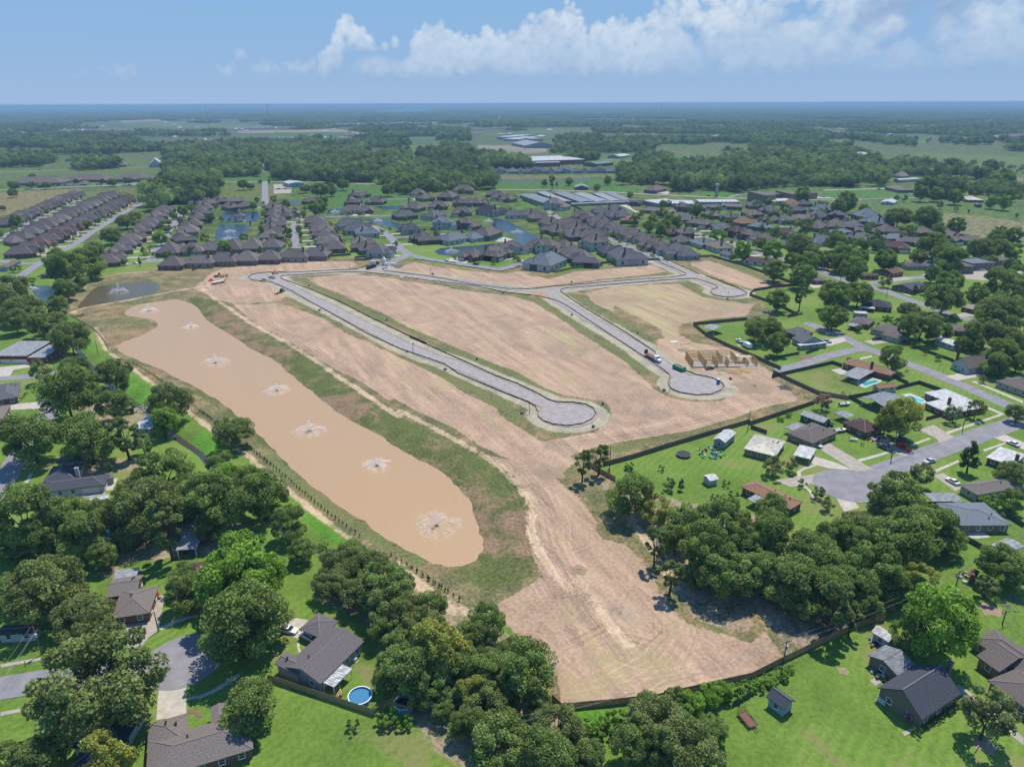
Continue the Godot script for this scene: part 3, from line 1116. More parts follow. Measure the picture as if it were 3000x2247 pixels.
# ---------------------------------------------------------------- houses
var ridges := []
func roof_wing(b: MB,w: Array) -> void: # [x0,x1,z0,z1,eave,pitch,kind,axis]
	var x0: float = w[0]
	var x1: float = w[1]
	var z0: float = w[2]
	var z1: float = w[3]
	var e: float = w[4]
	var along_x: bool = w[7] == "x"
	var th := 0.2
	if w[6] == "f":
		var rise: float = w[5]
		var y0 := e
		var y1 := e + rise
		b.q(V(x0,y0,z1),V(x1,y0,z1),V(x1,y1,z0),V(x0,y1,z0))
		b.q(V(x0,y1 - 0.15,z0),V(x1,y1 - 0.15,z0),V(x1,y0 - 0.15,z1),V(x0,y0 - 0.15,z1))
		b.q(V(x0,y0 - 0.15,z1),V(x1,y0 - 0.15,z1),V(x1,y0,z1),V(x0,y0,z1))
		b.q(V(x1,y1 - 0.15,z0),V(x0,y1 - 0.15,z0),V(x0,y1,z0),V(x1,y1,z0))
		b.q(V(x1,y0 - 0.15,z1),V(x1,y1 - 0.15,z0),V(x1,y1,z0),V(x1,y0,z1))
		b.q(V(x0,y1 - 0.15,z0),V(x0,y0 - 0.15,z1),V(x0,y0,z1),V(x0,y1,z0))
		return
	# work with the ridge along u
	var keep := b.xf
	if not along_x:
		b.xf = b.xf * Transform3D(Basis(Vector3.UP,PI / 2),Vector3.ZERO)
		var a0 := -z1
		var a1 := -z0
		z0 = x0
		z1 = x1
		x0 = a0
		x1 = a1
	var d := (z1 - z0) * 0.5
	var zm := (z0 + z1) * 0.5
	var top: float = e + w[5] * d
	if w[6] == "h":
		var i := minf(d,(x1 - x0) * 0.5)
		var r0 := V(x0 + i,top,zm)
		var r1 := V(x1 - i,top,zm)
		for s in [[r0,r1],[V(x0,e,z0),r0],[V(x0,e,z1),r0],[V(x1,e,z0),r1],[V(x1,e,z1),r1]]:
			if s[0].distance_to(s[1]) > 0.5:
				ridges.append([b.xf * s[0],b.xf * s[1]])
		b.q(V(x0,e,z1),V(x1,e,z1),r1,r0)
		b.q(V(x1,e,z0),V(x0,e,z0),r0,r1)
		b.t(V(x1,e,z1),V(x1,e,z0),r1,Vector2(0,0),Vector2(2 * d,0),Vector2(d,d))
		b.t(V(x0,e,z0),V(x0,e,z1),r0,Vector2(0,0),Vector2(2 * d,0),Vector2(d,d))
	else:
		ridges.append([b.xf * V(x0,top,zm),b.xf * V(x1,top,zm)])
		b.q(V(x0,e,z1),V(x1,e,z1),V(x1,top,zm),V(x0,top,zm))
		b.q(V(x1,e,z0),V(x0,e,z0),V(x0,top,zm),V(x1,top,zm))
		for s in [[x0,-1.0],[x1,1.0]]:
			for k in [z0,z1]:
				var p1 := V(s[0],e,k)
				var p2 := V(s[0],top,zm)
				var dn := V(0,-th,0)
				if (s[1] > 0.0) == (k == z0):
					b.q(p2 + dn,p1 + dn,p1,p2)
				else:
					b.q(p1 + dn,p2 + dn,p2,p1)
		b.q(V(x0,top - th,zm),V(x1,top - th,zm),V(x1,e - th,z1),V(x0,e - th,z1))
		b.q(V(x1,top - th,zm),V(x0,top - th,zm),V(x0,e - th,z0),V(x1,e - th,z0))
	b.q(V(x0,e - th,z1),V(x1,e - th,z1),V(x1,e,z1),V(x0,e,z1))
	b.q(V(x1,e - th,z0),V(x0,e - th,z0),V(x0,e,z0),V(x1,e,z0))
	if w[6] == "h":
		b.q(V(x1,e - th,z1),V(x1,e - th,z0),V(x1,e,z0),V(x1,e,z1))
		b.q(V(x0,e - th,z0),V(x0,e - th,z1),V(x0,e,z1),V(x0,e,z0))
		b.q(V(x0,e - th,z0),V(x1,e - th,z0),V(x1,e - th,z1),V(x0,e - th,z1))
	b.xf = keep
func wall_wing(b: MB,w: Array,ins: float) -> void:
	var x0: float = w[0] + ins
	var x1: float = w[1] - ins
	var z0: float = w[2] + ins
	var z1: float = w[3] - ins
	var e: float = w[4] - 0.12
	if w[6] == "o":
		return
	b.q(V(x0,-0.2,z1),V(x1,-0.2,z1),V(x1,e,z1),V(x0,e,z1))
	b.q(V(x1,-0.2,z0),V(x0,-0.2,z0),V(x0,e,z0),V(x1,e,z0))
	b.q(V(x1,-0.2,z1),V(x1,-0.2,z0),V(x1,e,z0),V(x1,e,z1))
	b.q(V(x0,-0.2,z0),V(x0,-0.2,z1),V(x0,e,z1),V(x0,e,z0))
	if w[6] == "g":
		if w[7] == "x":
			var top: float = e + w[5] * ((z1 - z0) * 0.5)
			var zm := (z0 + z1) * 0.5
			b.t(V(x1,e,z1),V(x1,e,z0),V(x1,top,zm))
			b.t(V(x0,e,z0),V(x0,e,z1),V(x0,top,zm))
		else:
			var top2: float = e + w[5] * ((x1 - x0) * 0.5)
			var xm := (x0 + x1) * 0.5
			b.t(V(x0,e,z1),V(x1,e,z1),V(xm,top2,z1))
			b.t(V(x1,e,z0),V(x0,e,z0),V(xm,top2,z0))
var unit := {}
func window_mesh(w: float,h: float,trim: String) -> Array: # [frame,pane]: faces +z
	var key := "win%.2f%.2f%s" % [w,h,trim]
	if not unit.has(key):
		var f := MB.new()
		for s in [-1,1]:
			f.box(V(s * w * 0.5,0,0.03),V(0.09,h + 0.09,0.1))
			f.box(V(0,s * h * 0.5,0.03),V(w - 0.09,0.09,0.1))
		f.box(V(0,0,0.028),V(w - 0.09,0.05,0.06))
		f.box(V(0,-h * 0.5 - 0.07,0.06),V(w + 0.2,0.06,0.16))
		var p := MB.new()
		p.box(V(0,0,0.012),V(w - 0.08,h - 0.08,0.02))
		unit[key] = [f.mesh(mats[trim]),p.mesh(mats["glass"])]
	return unit[key]
func far_window(w: float,h: float) -> ArrayMesh:
	var key := "fwin%.2f%.2f" % [w,h]
	if not unit.has(key):
		var p := MB.new()
		p.box(V(0,0,0.03),V(w,h,0.06))
		var f := MB.new()
		for s in [-1,1]:
			f.box(V(s * (w * 0.5 + 0.06),0,0.04),V(0.12,h + 0.24,0.09))
			f.box(V(0,s * (h * 0.5 + 0.06),0.04),V(w,0.12,0.09))
		unit[key] = f.mesh(mats["trim"],p.mesh(mats["glass"]))
	return unit[key]
func box_mesh(key: String,s: Vector3,m: String) -> ArrayMesh:
	var k := "box" + key + m + str(s)
	if not unit.has(k):
		var b := MB.new()
		b.box(Vector3.ZERO,s)
		unit[k] = b.mesh(mats[m])
	return unit[k]
func chimney_mesh(h: float,m: String) -> ArrayMesh:
	var k := "chim%.1f%s" % [h,m]
	if not unit.has(k):
		var b := MB.new()
		b.box(V(0,h * 0.5,0),V(1.1,h,0.75))
		b.box(V(0,h + 0.07,0),V(1.3,0.14,0.95))
		b.box(V(0,h + 0.28,0),V(0.4,0.28,0.35))
		unit[k] = b.mesh(mats[m])
	return unit[k]
func vent_mesh() -> ArrayMesh:
	if not unit.has("vent"):
		var b := MB.new()
		b.tube(V(0,-0.3,0),V(0,0.3,0),0.13,0.13,6)
		b.box(V(0,0.34,0),V(0.42,0.1,0.42))
		unit["vent"] = b.mesh(mats["black"])
	return unit["vent"]
func wing_has(ws: Array,x: float,z: float,skip: int,grow := 0.2) -> bool:
	for i in ws.size():
		if i != skip and ws[i][6] != "f" and x > ws[i][0] - grow and x < ws[i][1] + grow and z > ws[i][2] - grow and z < ws[i][3] + grow:
			return true
	return false
func roof_y(w: Array,x: float,z: float) -> float:
	if w[6] == "f":
		return w[4] + w[5] * (w[3] - z) / (w[3] - w[2])
	var dx := minf(x - w[0],w[1] - x)
	var dz := minf(z - w[2],w[3] - z)
	var d := minf(dx,dz) if w[6] == "h" else (dz if w[7] == "x" else dx)
	return w[4] + w[5] * maxf(d,0.0)
# ws: the wings; ex: extra parts ["chimney",x,z,h,mat] ["cover",x0,x1,z0,z1,y,mat] ["garage",x,z,side,w] ["door",x,z,side] ["vents",n] ["open",wing]
func house(called: String,label: String,category: String,at: Vector3,turn: float,roof: String,wall: String,ws: Array,ex: Array,near := true,group := "") -> Node3D:
	var t := thing(called,label,category,at,turn,group)
	if not near and called != "house":
		for w in ws:
			var c := V((w[0] + w[1]) * 0.5,0,(w[2] + w[3]) * 0.5).rotated(Vector3.UP,turn) + at
			block(c.x,c.z,maxf(5.0,Vector2(w[1] - w[0],w[3] - w[2]).length() * 0.42))
	var open := []
	for e in ex:
		if e[0] == "open":
			open.append(e[1])
	ridges.clear()
	var wb := MB.new()
	var groups := {}
	for i in ws.size():
		var w: Array = ws[i]
		if not i in open:
			wall_wing(wb,w,0.45 if w[6] != "f" else 0.3)
		var rm: String = w[8] if w.size() > 8 else roof
		if not groups.has(rm):
			groups[rm] = MB.new()
		roof_wing(groups[rm],[w[0] - 0.013 * i,w[1] + 0.013 * i,w[2] - 0.013 * i,w[3] + 0.013 * i,w[4] + 0.011 * i,w[5],w[6],w[7]])
	part("wall",wb.mesh(mats[wall]),t)
	if roof.begins_with("roof") and not ridges.is_empty():
		var rb := MB.new()
		for s in ridges:
			rb.bar(s[0] + V(0,0.03,0),s[1] + V(0,0.03,0),0.2 if near else 0.38,0.1)
		part("ridge_cap",rb.mesh(mats["ridge"]),t)
	var first_roof: Node3D = null
	for g in groups:
		var r := part("roof",groups[g].mesh(mats[g]),t)
		if g == roof:
			first_roof = r
	if first_roof == null:
		first_roof = t
	var doors := []
	for e in ex:
		match e[0]:
			"chimney":
				part("chimney",chimney_mesh(e[3],e[4]),t,V(e[1],0,e[2]))
			"garage","door":
				var a: float = {"+z": 0.0,"+x": PI / 2,"-z": PI,"-x": -PI / 2}[e[3]]
				var gw: float = e[4] if e[0] == "garage" else 1.0
				part("garage_door" if e[0] == "garage" else "door",box_mesh("d",V(gw,2.15,0.1),"garage" if e[0] == "garage" else "door"),t,V(e[1],1.07,e[2]),a)
				doors.append([e[1],e[2],gw * 0.5 + 0.9])
			"vents":
				rg.seed = hash(label)
				for k in e[1]:
					var w: Array = ws[rg.randi() % mini(ws.size(),2)]
					var x := lerpf(w[0] + 1.5,w[1] - 1.5,rg.randf())
					var z := lerpf(w[2] + 1.2,w[3] - 1.2,rg.randf_range(0.15,0.42))
					var yy := 0.0
					for w2 in ws:
						if x > w2[0] and x < w2[1] and z > w2[2] and z < w2[3]:
							yy = maxf(yy,roof_y(w2,x,z))
					part("roof_vent",vent_mesh(),first_roof,V(x,yy + 0.1,z))
			"cover":
				cover(t,e[1],e[2],e[3],e[4],e[5],e[6])
			"post":
				part("post",box_mesh("post",V(0.14,2.7,0.14),"trim"),t,V(e[1],1.35,e[2]))
			"ac":
				part("air_conditioner",ac_mesh(),t,V(e[1],0,e[2]))
	# openings along every outer wall
	var step := 3.4 if near else 4.6
	for i in ws.size():
		var w: Array = ws[i]
		if i in open or w[6] == "f" and w[4] < 2.2:
			continue
		var ins := 0.45 if w[6] != "f" else 0.3
		for side in 4:
			var len: float = (w[1] - w[0] if side % 2 == 0 else w[3] - w[2]) - 2.0 * ins
			var cnt := int(len / step)
			for k in cnt:
				var s := (k + 0.5) / cnt - 0.5
				var x: float = (w[0] + w[1]) * 0.5
				var z: float = (w[2] + w[3]) * 0.5
				match side:
					0:
						x += s * len
						z = w[3] - ins
					1:
						z += s * len
						x = w[1] - ins
					2:
						x += s * len
						z = w[2] + ins
					3:
						z += s * len
						x = w[0] + ins
				if wing_has(ws,x,z,i):
					continue
				var skip := false
				for d in doors:
					if Vector2(x - d[0],z - d[1]).length() < d[2] + 0.6:
						skip = true
				if skip:
					continue
				var a2: float = [0.0,PI / 2,PI,-PI / 2][side]
				var rows := 2 if w[4] > 4.6 else 1
				for rw in rows:
					var yy := 1.55 + rw * 2.8
					if near:
						var wm := window_mesh(1.15,1.35,"trim")
						var o := part("window",wm[0],t,V(x,yy,z),a2)
						part("pane",wm[1],o)
					else:
						part("window",far_window(1.4,1.7),t,V(x,yy,z),a2)
	return t
func ac_mesh() -> ArrayMesh:
	if not unit.has("ac"):
		var b := MB.new()
		b.box(V(0,0.05,0),V(1.1,0.1,1.1))
		b.box(V(0,0.5,0),V(0.85,0.8,0.85))
		b.tube(V(0,0.9,0),V(0,0.95,0),0.35,0.33,10)
		unit["ac"] = b.mesh(mats["silver"])
	return unit["ac"]
func cover(t: Node3D,x0: float,x1: float,z0: float,z1: float,y: float,m: String) -> void: # a flat ribbed roof on posts
	var b := MB.new()
	var ribs := maxi(2,int((x1 - x0) / 0.6))
	var dx := (x1 - x0) / ribs
	b.box(V((x0 + x1) * 0.5,y,(z0 + z1) * 0.5),V(x1 - x0,0.06,z1 - z0))
	for i in ribs + 1:
		b.box(V(x0 + dx * i,y + 0.06,(z0 + z1) * 0.5),V(0.09,0.07,z1 - z0 - 0.02))
	for s in [z0,z1]:
		b.box(V((x0 + x1) * 0.5,y - 0.12,s),V(x1 - x0 + 0.1,0.2,0.1))
	part("patio_cover",b.mesh(mats[m]),t)
	for x in [x0 + 0.15,x1 - 0.15]:
		for z in [z0 + 0.15,z1 - 0.15]:
			part("post",box_mesh("post",V(0.12,y,0.12),"trim"),t,V(x,y * 0.5,z))
# estates: a few house designs,copied with roofs of other colours
var designs := []
func make_designs() -> void:
	var D := [
		[[-8,8,-8,6,3.0,0.75,"h","x"],[-6.5,0.5,2,10,3.0,0.75,"h","z"],[2,7.5,3,8.5,3.0,0.9,"g","z"]],
		[[-7,7,-10,8,3.0,0.8,"h","z"],[-9.5,-3,-6,0,3.0,0.8,"h","x"],[1,6.5,5,11,3.0,0.9,"h","z"]],
		[[-9,9,-6,6,3.0,0.8,"h","x"],[-9,-2,0,10,3.0,0.8,"h","z"],[3,9,-10,0,3.0,0.8,"h","z"],[-1.5,3.5,3,7.5,3.4,1.0,"g","z"]],
		[[-7.5,7.5,-9,7,3.0,0.85,"h","z"],[-7.5,-1,3,9.5,3.0,1.0,"g","z"],[1,7.5,3,10.5,3.0,0.85,"h","z"]],
		[[-10,10,-7,5,3.2,0.75,"h","x"],[-10,-3,-2,10,3.2,0.75,"h","z"],[4,10,0,9,3.2,0.75,"h","z"],[-3,4,2,8,3.2,0.8,"h","x"]],
		[[-6,6,-11,9,3.0,0.9,"h","z"],[-4,4,5,11,3.0,1.1,"g","z"]],
		[[-10,6,-6,6,5.6,0.7,"h","x"],[3,11,-7,7,3.0,0.7,"h","z"],[-7,-1,3,8.5,5.6,0.9,"g","z"]],
		[[-9,9,-5.5,5.5,2.9,0.5,"h","x"],[2,9,1,9,2.9,0.5,"h","z"]],
		[[-9,9,-5,5,2.8,0.42,"g","x"],[-9,-3,1,7,2.8,0.42,"g","z"]],
	]
	for i in D.size():
		var ex := []
		var w: Array = D[i][1]
		ex.append(["garage",(w[0] + w[1]) * 0.5,w[3] - 0.41,"+z",4.8])
		var w0: Array = D[i][0]
		ex.append(["vents",3])
		if i in [2,4,6,7,8]:
			ex.append(["chimney",w0[0] + 3.5,(w0[2] + w0[3]) * 0.5 - 1.0,w0[4] + w0[5] * (w0[3] - w0[2]) * 0.5 + 0.9,"wall_brick"])
		designs.append([D[i],ex])
var proto_house := {}
func est(i: int,x: float,z: float,turn: float,roof: String,wall: String,label: String,group: String,sc := 1.0) -> void:
	sc *= 1.24
	block(x,z,9.0)
	var key := "%d%s%s" % [i,roof,wall]
	if proto_house.has(key):
		copy_of(proto_house[key],"house",label,"house",V(x,0,z),turn,Vector3.ONE * sc,group)
	else:
		var d = designs[i]
		var h := house("house",label,"house",V(x,0,z),turn,"roof_" + roof,"wall_" + wall,d[0],d[1],false,group)
		h.scale = Vector3.ONE * sc
		proto_house[key] = h
# ---------------------------------------------------------------- fences
func fence_panel(len: float,h: float,m: String) -> ArrayMesh:
	var key := "fp%.1f%.1f%s" % [len,h,m]
	if not unit.has(key):
		rg.seed = 3
		var b := MB.new()
		var k := int(len / 0.16)
		for i in k:
			var hh := h + rg.randf_range(-0.03,0.03)
			b.box(V((i + 0.5) * len / k,hh * 0.5,rg.randf_range(-0.008,0.008)),V(len / k - 0.012,hh,0.022))
		for y in [0.3,h - 0.3]:
			b.box(V(len * 0.5,y,-0.04),V(len,0.09,0.05))
		b.box(V(0,h * 0.5,-0.07),V(0.1,h,0.1))
		unit[key] = b.mesh(mats[m])
	return unit[key]
func fence(line: PackedVector2Array,h: float,m: String,label: String) -> void:
	var t := thing("wooden_fence",label,"fence",V(line[0].x,0,line[0].y))
	for i in line.size() - 1:
		var a := line[i]
		var b := line[i + 1]
		var len := a.distance_to(b)
		var k := maxi(1,int(round(len / 2.44)))
		var pl := len / k
		var key := snappedf(pl,0.1)
		var me := fence_panel(key,h,m)
		var ang := atan2(-(b.y - a.y),b.x - a.x)
		for j in k:
			var p := a.lerp(b,float(j) / k) - line[0]
			var y := ground_height(p.x + line[0].x,p.y + line[0].y)
			var o := part("panel",me,t,V(p.x,y - 0.05,p.y),ang)
			o.scale.x = pl / key
func silt_fence(line: PackedVector2Array,label: String) -> void:
	var t := thing("silt_fence",label,"silt fence")
	var b := MB.new()
	var s := MB.new()
	rg.seed = 12
	var run := 0.0
	for i in line.size() - 1:
		var a := line[i]
		var c := line[i + 1]
		var len := a.distance_to(c)
		var k := maxi(1,int(len / 1.3))
		for j in k:
			var p := a.lerp(c,float(j) / k)
			var q := a.lerp(c,float(j + 1) / k)
			var o := (c - a).orthogonal().normalized()
			p += o * sin(run * 1.1) * 0.09
			run += len / k
			q += o * sin(run * 1.1) * 0.09
			var y := 0.56 + 0.06 * sin(run * 2.3)
			b.bar(V(p.x,y * 0.5 - 0.05,p.y),V(q.x,y * 0.5 - 0.05,q.y),0.05,y)
			if j % 2 == 0:
				s.box(V(p.x,0.45,p.y),V(0.05,0.95,0.05))
	part("fabric",b.mesh(mats["silt"]),t)
	stuff(part("stakes",s.mesh(mats["wood_old"]),t))
# ---------------------------------------------------------------- vehicles
func wheel_mesh(r: float,w: float) -> Array:
	var key := "wheel%.2f%.2f" % [r,w]
	if not unit.has(key):
		var b := MB.new()
		b.tube(V(0,0,-w * 0.5),V(0,0,w * 0.5),r,r,12)
		var c := MB.new()
		c.tube(V(0,0,-w * 0.5 - 0.015),V(0,0,w * 0.5 + 0.015),r * 0.6,r * 0.6,8)
		unit[key] = [b.mesh(mats["rubber"]),c.mesh(mats["silver"])]
	return unit[key]
func add_wheel(t: Node3D,at: Vector3,r := 0.34,w := 0.23) -> void:
	var m := wheel_mesh(r,w)
	var o := part("wheel",m[0],t,at)
	part("rim",m[1],o)
func car_proto(kind: String,paint: String) -> Node3D:
	var key := "car" + kind + paint
	if protos.has(key):
		return protos[key]
	var t := Node3D.new()
	t.name = "car"
	var low := PackedVector2Array()
	var cab := PackedVector2Array()
	var top := PackedVector2Array()
	match kind:
		"sedan":
			low = V2([-2.35,0.3,2.3,0.28,2.4,0.5,2.3,0.72,1.15,0.93,-1.7,0.98,-2.3,0.93,-2.42,0.6])
			cab = V2([1.15,0.93,0.35,1.36,-0.85,1.4,-1.75,0.98])
			top = V2([0.38,1.34,0.3,1.43,-0.8,1.46,-0.95,1.36])
		"suv":
			low = V2([-2.3,0.35,2.3,0.33,2.42,0.6,2.35,0.95,1.3,1.1,-2.25,1.12,-2.4,0.7])
			cab = V2([1.25,1.1,0.55,1.66,-2.0,1.7,-2.25,1.12])
			top = V2([0.6,1.64,0.5,1.74,-1.95,1.78,-2.08,1.66])
		_:
			low = V2([-2.8,0.42,2.7,0.4,2.8,0.65,2.72,1.05,1.35,1.18,-2.78,1.16])
			cab = V2([1.35,1.17,0.75,1.78,-0.75,1.8,-0.95,1.16])
			top = V2([0.78,1.76,0.7,1.86,-0.7,1.88,-0.8,1.76])
	var hw := 0.92 if kind == "sedan" else 0.98
	var b := MB.new()
	b.prism(low,-hw,hw,0.1,0.05)
	b.prism(top,-hw + 0.2,hw - 0.2,0.05,0.05)
	if kind == "pickup":
		b.box(V(-1.85,1.25,hw - 0.06),V(1.85,0.3,0.1))
		b.box(V(-1.85,1.25,-hw + 0.06),V(1.85,0.3,0.1))
		b.box(V(-2.74,1.25,0),V(0.08,0.3,hw * 2 - 0.2))
	part("body",b.mesh(mats[paint]),t)
	var c := MB.new()
	c.prism(cab,-hw + 0.12,hw - 0.12,0.12,0.1)
	part("windows",c.mesh(mats["glass"]),t)
	var wb := 1.42 if kind == "sedan" else (1.4 if kind == "suv" else 1.8)
	var wr := 0.33 if kind == "sedan" else 0.39
	for sx in [-1,1]:
		for sz in [-1,1]:
			add_wheel(t,V(sx * wb,wr,sz * (hw - 0.1)),wr)
	for sz in [-1,1]:
		part("headlight",box_mesh("hl",V(0.12,0.14,0.34),"lamp_clear"),t,V(low[2].x - 0.07,low[3].y - 0.12,sz * (hw - 0.3)))
		part("tail_light",box_mesh("tl",V(0.1,0.16,0.3),"lamp_red"),t,V(low[0].x - 0.03,low[4].y - 0.2,sz * (hw - 0.28)))
	protos[key] = t
	return t
func car(kind: String,paint: String,x: float,z: float,turn: float,label: String,group := "",y := 0.06) -> void:
	block(x,z,3.0)
	var cat: String = {"sedan": "car","suv": "car","pickup": "pickup truck"}[kind]
	copy_of(car_proto(kind,paint),{"sedan": "parked_car","suv": "parked_suv","pickup": "pickup_truck"}[kind],label,cat,V(x,y,z),turn,Vector3.ONE,group)
func boat(x: float,z: float,turn: float,label: String,hull: String,sc := 1.0) -> void:
	var t := thing("motor_boat",label,"boat",V(x,0.45,z),turn)
	t.scale = Vector3.ONE * sc
	var b := MB.new()
	var out := [[-2.6,0.95],[0.6,1.05],[1.9,0.75],[2.8,0.05]]
	for s in [-1.0,1.0]:
		for i in 3:
			var a = out[i]
			var c = out[i + 1]
			var p := [V(a[0],0,a[1] * 0.45 * s),V(c[0],0.1 * i,c[1] * 0.45 * s),V(c[0],0.85,c[1] * s),V(a[0],0.8,a[1] * s)]
			if s > 0:
				b.q(p[0],p[1],p[2],p[3])
			else:
				b.q(p[1],p[0],p[3],p[2])
			var r := [p[3],p[2],V(c[0] - 0.1,0.87,c[1] * 0.8 * s),V(a[0],0.82,a[1] * 0.8 * s)]
			if s > 0:
				b.q(r[0],r[1],r[2],r[3])
			else:
				b.q(r[1],r[0],r[3],r[2])
	b.q(V(-2.6,0,-0.43),V(-2.6,0,0.43),V(-2.6,0.8,0.95),V(-2.6,0.8,-0.95))
	part("hull",b.mesh(mats[hull]),t)
	var d := MB.new()
	d.flat(V2([-2.55,-0.75,0.6,-0.82,1.8,-0.55,2.3,0,1.8,0.55,0.6,0.82,-2.55,0.75]),0.35)
	d.flat(V2([0.7,-0.83,1.8,-0.62,2.6,0,1.8,0.62,0.7,0.83]),0.84)
	part("deck",d.mesh(mats["garage"]),t)
	var w := MB.new()
	w.q(V(0.7,0.85,-0.6),V(0.7,0.85,0.6),V(0.45,1.25,0.5),V(0.45,1.25,-0.5))
	part("windscreen",w.mesh(mats["glass"]),t)
	for z2 in [-0.4,0.4]:
		part("seat",box_mesh("bs",V(0.5,0.5,0.5),"white"),t,V(-0.5,0.6,z2))
	part("outboard_motor",box_mesh("om",V(0.4,0.9,0.4),"black"),t,V(-2.85,0.7,0))
	var tr := MB.new()
	tr.bar(V(-2.2,-0.08,0.5),V(2.4,-0.08,0.4),0.1,0.1)
	tr.bar(V(-2.2,-0.08,-0.5),V(2.4,-0.08,-0.4),0.1,0.1)
	tr.bar(V(2.4,-0.08,0),V(4.0,-0.1,0),0.1,0.1)
	part("trailer_frame",tr.mesh(mats["steel"]),t)
	for s in [-1,1]:
		add_wheel(t,V(-0.9,-0.15,s * 1.05),0.3,0.18)
# ---------------------------------------------------------------- smaller things
func fountain(x: float,z: float,y: float,r: float,h: float,label: String,sd: int,group: String) -> void:
	var t := thing("pond_fountain",label,"fountain",V(x,y,z),0.0,group)
	rg.seed = sd
	var f := MB.new()
	f.tube(V(0,-0.1,0),V(0,0.25,0),0.75,0.62,12)
	f.tube(V(0,0.25,0),V(0,0.6,0),0.16,0.12,8)
	part("float",f.mesh(mats["darktrim"]),t)
	var drop := func(b: MB,p: Vector3,s: float,st: Vector3):
		var a := V(rg.randfn(),rg.randfn(),rg.randfn()).normalized()
		var c := st.cross(a).normalized() * s
		b.t(p - st,p + c,p + st)
		b.t(p - st,p + st,p - c)
	var pl := MB.new()
	for i in 1300:
		var k := pow(rg.randf(),0.9)
		var spread := 0.08 + 0.34 * r * sqrt(1.0 - k) * pow(rg.randf(),1.6)
		var an := rg.randf() * TAU
		drop.call(pl,V(cos(an) * spread,0.3 + k * h,sin(an) * spread),0.026,V(cos(an) * 0.05,rg.randf_range(0.12,0.34),sin(an) * 0.05))
	stuff(part("plume",pl.mesh(mats["spray"]),t))
	r *= 1.35
	var arms := 13
	var ar := MB.new()
	var fo := MB.new()
	for i in arms:
		var an := TAU * (i + rg.randf_range(-0.3,0.3)) / arms
		var reach := r * rg.randf_range(0.6,1.08)
		var hh := h * rg.randf_range(0.22,0.42)
		for k in 260:
			var s := pow(rg.randf(),0.6)
			var rad := 0.3 + reach * s
			var an2 := an + rg.randfn() * 0.1
			var yy := 0.4 * (1.0 - s) + hh * 4.0 * s * (1.0 - s) * rg.randf_range(0.55,1.1)
			var dir := V(cos(an2),(1.0 - 2.0 * s) * 0.8,sin(an2)).normalized()
			drop.call(ar,V(cos(an2) * rad,maxf(yy,0.03),sin(an2) * rad),0.022,dir * rg.randf_range(0.15,0.42))
		# foam where the jet lands,drawn out in its direction
		for k in 46:
			var rad2 := reach * (0.5 + 0.7 * pow(rg.randf(),0.8))
			var an3 := an + rg.randfn() * 0.12
			var c := V(cos(an3) * rad2,0.02 + 0.0005 * (k + i * 46),sin(an3) * rad2)
			var o := V(cos(an3),0,sin(an3)) * rg.randf_range(0.15,0.6)
			var s2 := V(-sin(an3),0,cos(an3)) * rg.randf_range(0.03,0.1)
			fo.q(c - o,c - o * 0.1 + s2,c + o,c - o * 0.1 - s2)
	stuff(part("water_jets",ar.mesh(mats["spray"]),t))
	stuff(part("foam",fo.mesh(mats["foam"]),t))
func street_lamp(x: float,z: float,label: String) -> void:
	if not protos.has("lamp"):
		var t := Node3D.new()
		t.name = "street_lamp"
		var b := MB.new()
		b.tube(V(0,0,0),V(0,0.8,0),0.14,0.09,8)
		b.tube(V(0,0.8,0),V(0,4.6,0),0.06,0.05,8)
		part("pole",b.mesh(mats["black"]),t)
		var a := MB.new()
		for k in 6:
			var p := V(0.35 - 0.35 * cos(PI * k / 6.0),4.6 + 0.35 * sin(PI * k / 6.0),0)
			var q := V(0.35 - 0.35 * cos(PI * (k + 1) / 6.0),4.6 + 0.35 * sin(PI * (k + 1) / 6.0),0)
			a.tube(p,q,0.04,0.04,6)
		part("arm",a.mesh(mats["black"]),t)
		var s := MB.new()
		s.tube(V(0.7,4.25,0),V(0.7,4.6,0),0.28,0.08,10)
		part("lamp_shade",s.mesh(mats["black"]),t)
		protos["lamp"] = t
	copy_of(protos["lamp"],"street_lamp",label,"street lamp",V(x,0,z),float(int(x * 7) % 6))
func utility_pole(x: float,z: float,h: float,turn: float,label: String,arms := 1,transformer := true) -> void:
	var t := thing("utility_pole",label,"utility pole",V(x,0,z),turn)
	var b := MB.new()
	b.tube(V(0,-0.3,0),V(0,h,0),0.17,0.11,8)
	part("pole",b.mesh(mats["pole"]),t)
	for k in arms:
		var a := MB.new()
		a.box(V(0,h - 0.5 - k * 0.9,0.12),V(2.6,0.13,0.1))
		for s in [-1.2,-0.5,0.5,1.2]:
			a.tube(V(s,h - 0.45 - k * 0.9,0.12),V(s,h - 0.2 - k * 0.9,0.12),0.05,0.04,6)
		part("crossarm",a.mesh(mats["pole"]),t)
	if transformer:
		var c := MB.new()
		c.tube(V(0.4,h - 2.6,0),V(0.4,h - 1.7,0),0.26,0.26,10)
		part("transformer",c.mesh(mats["silver"]),t)
func wires(list: Array,label: String) -> void: # pairs of 3D points
	var t := thing("power_lines",label,"power lines")
	for w in list:
		var b := MB.new()
		var a: Vector3 = w[0]
		var c: Vector3 = w[1]
		var sag := a.distance_to(c) * 0.02
		for k in 10:
			var p := a.lerp(c,k / 10.0) - V(0,sag * 4.0 * (k / 10.0) * (1.0 - k / 10.0),0)
			var q := a.lerp(c,(k + 1) / 10.0) - V(0,sag * 4.0 * ((k + 1) / 10.0) * (1.0 - (k + 1) / 10.0),0)
			b.tube(p,q,0.025,0.025,4,false)
		part("wire",b.mesh(mats["wire"]),t)
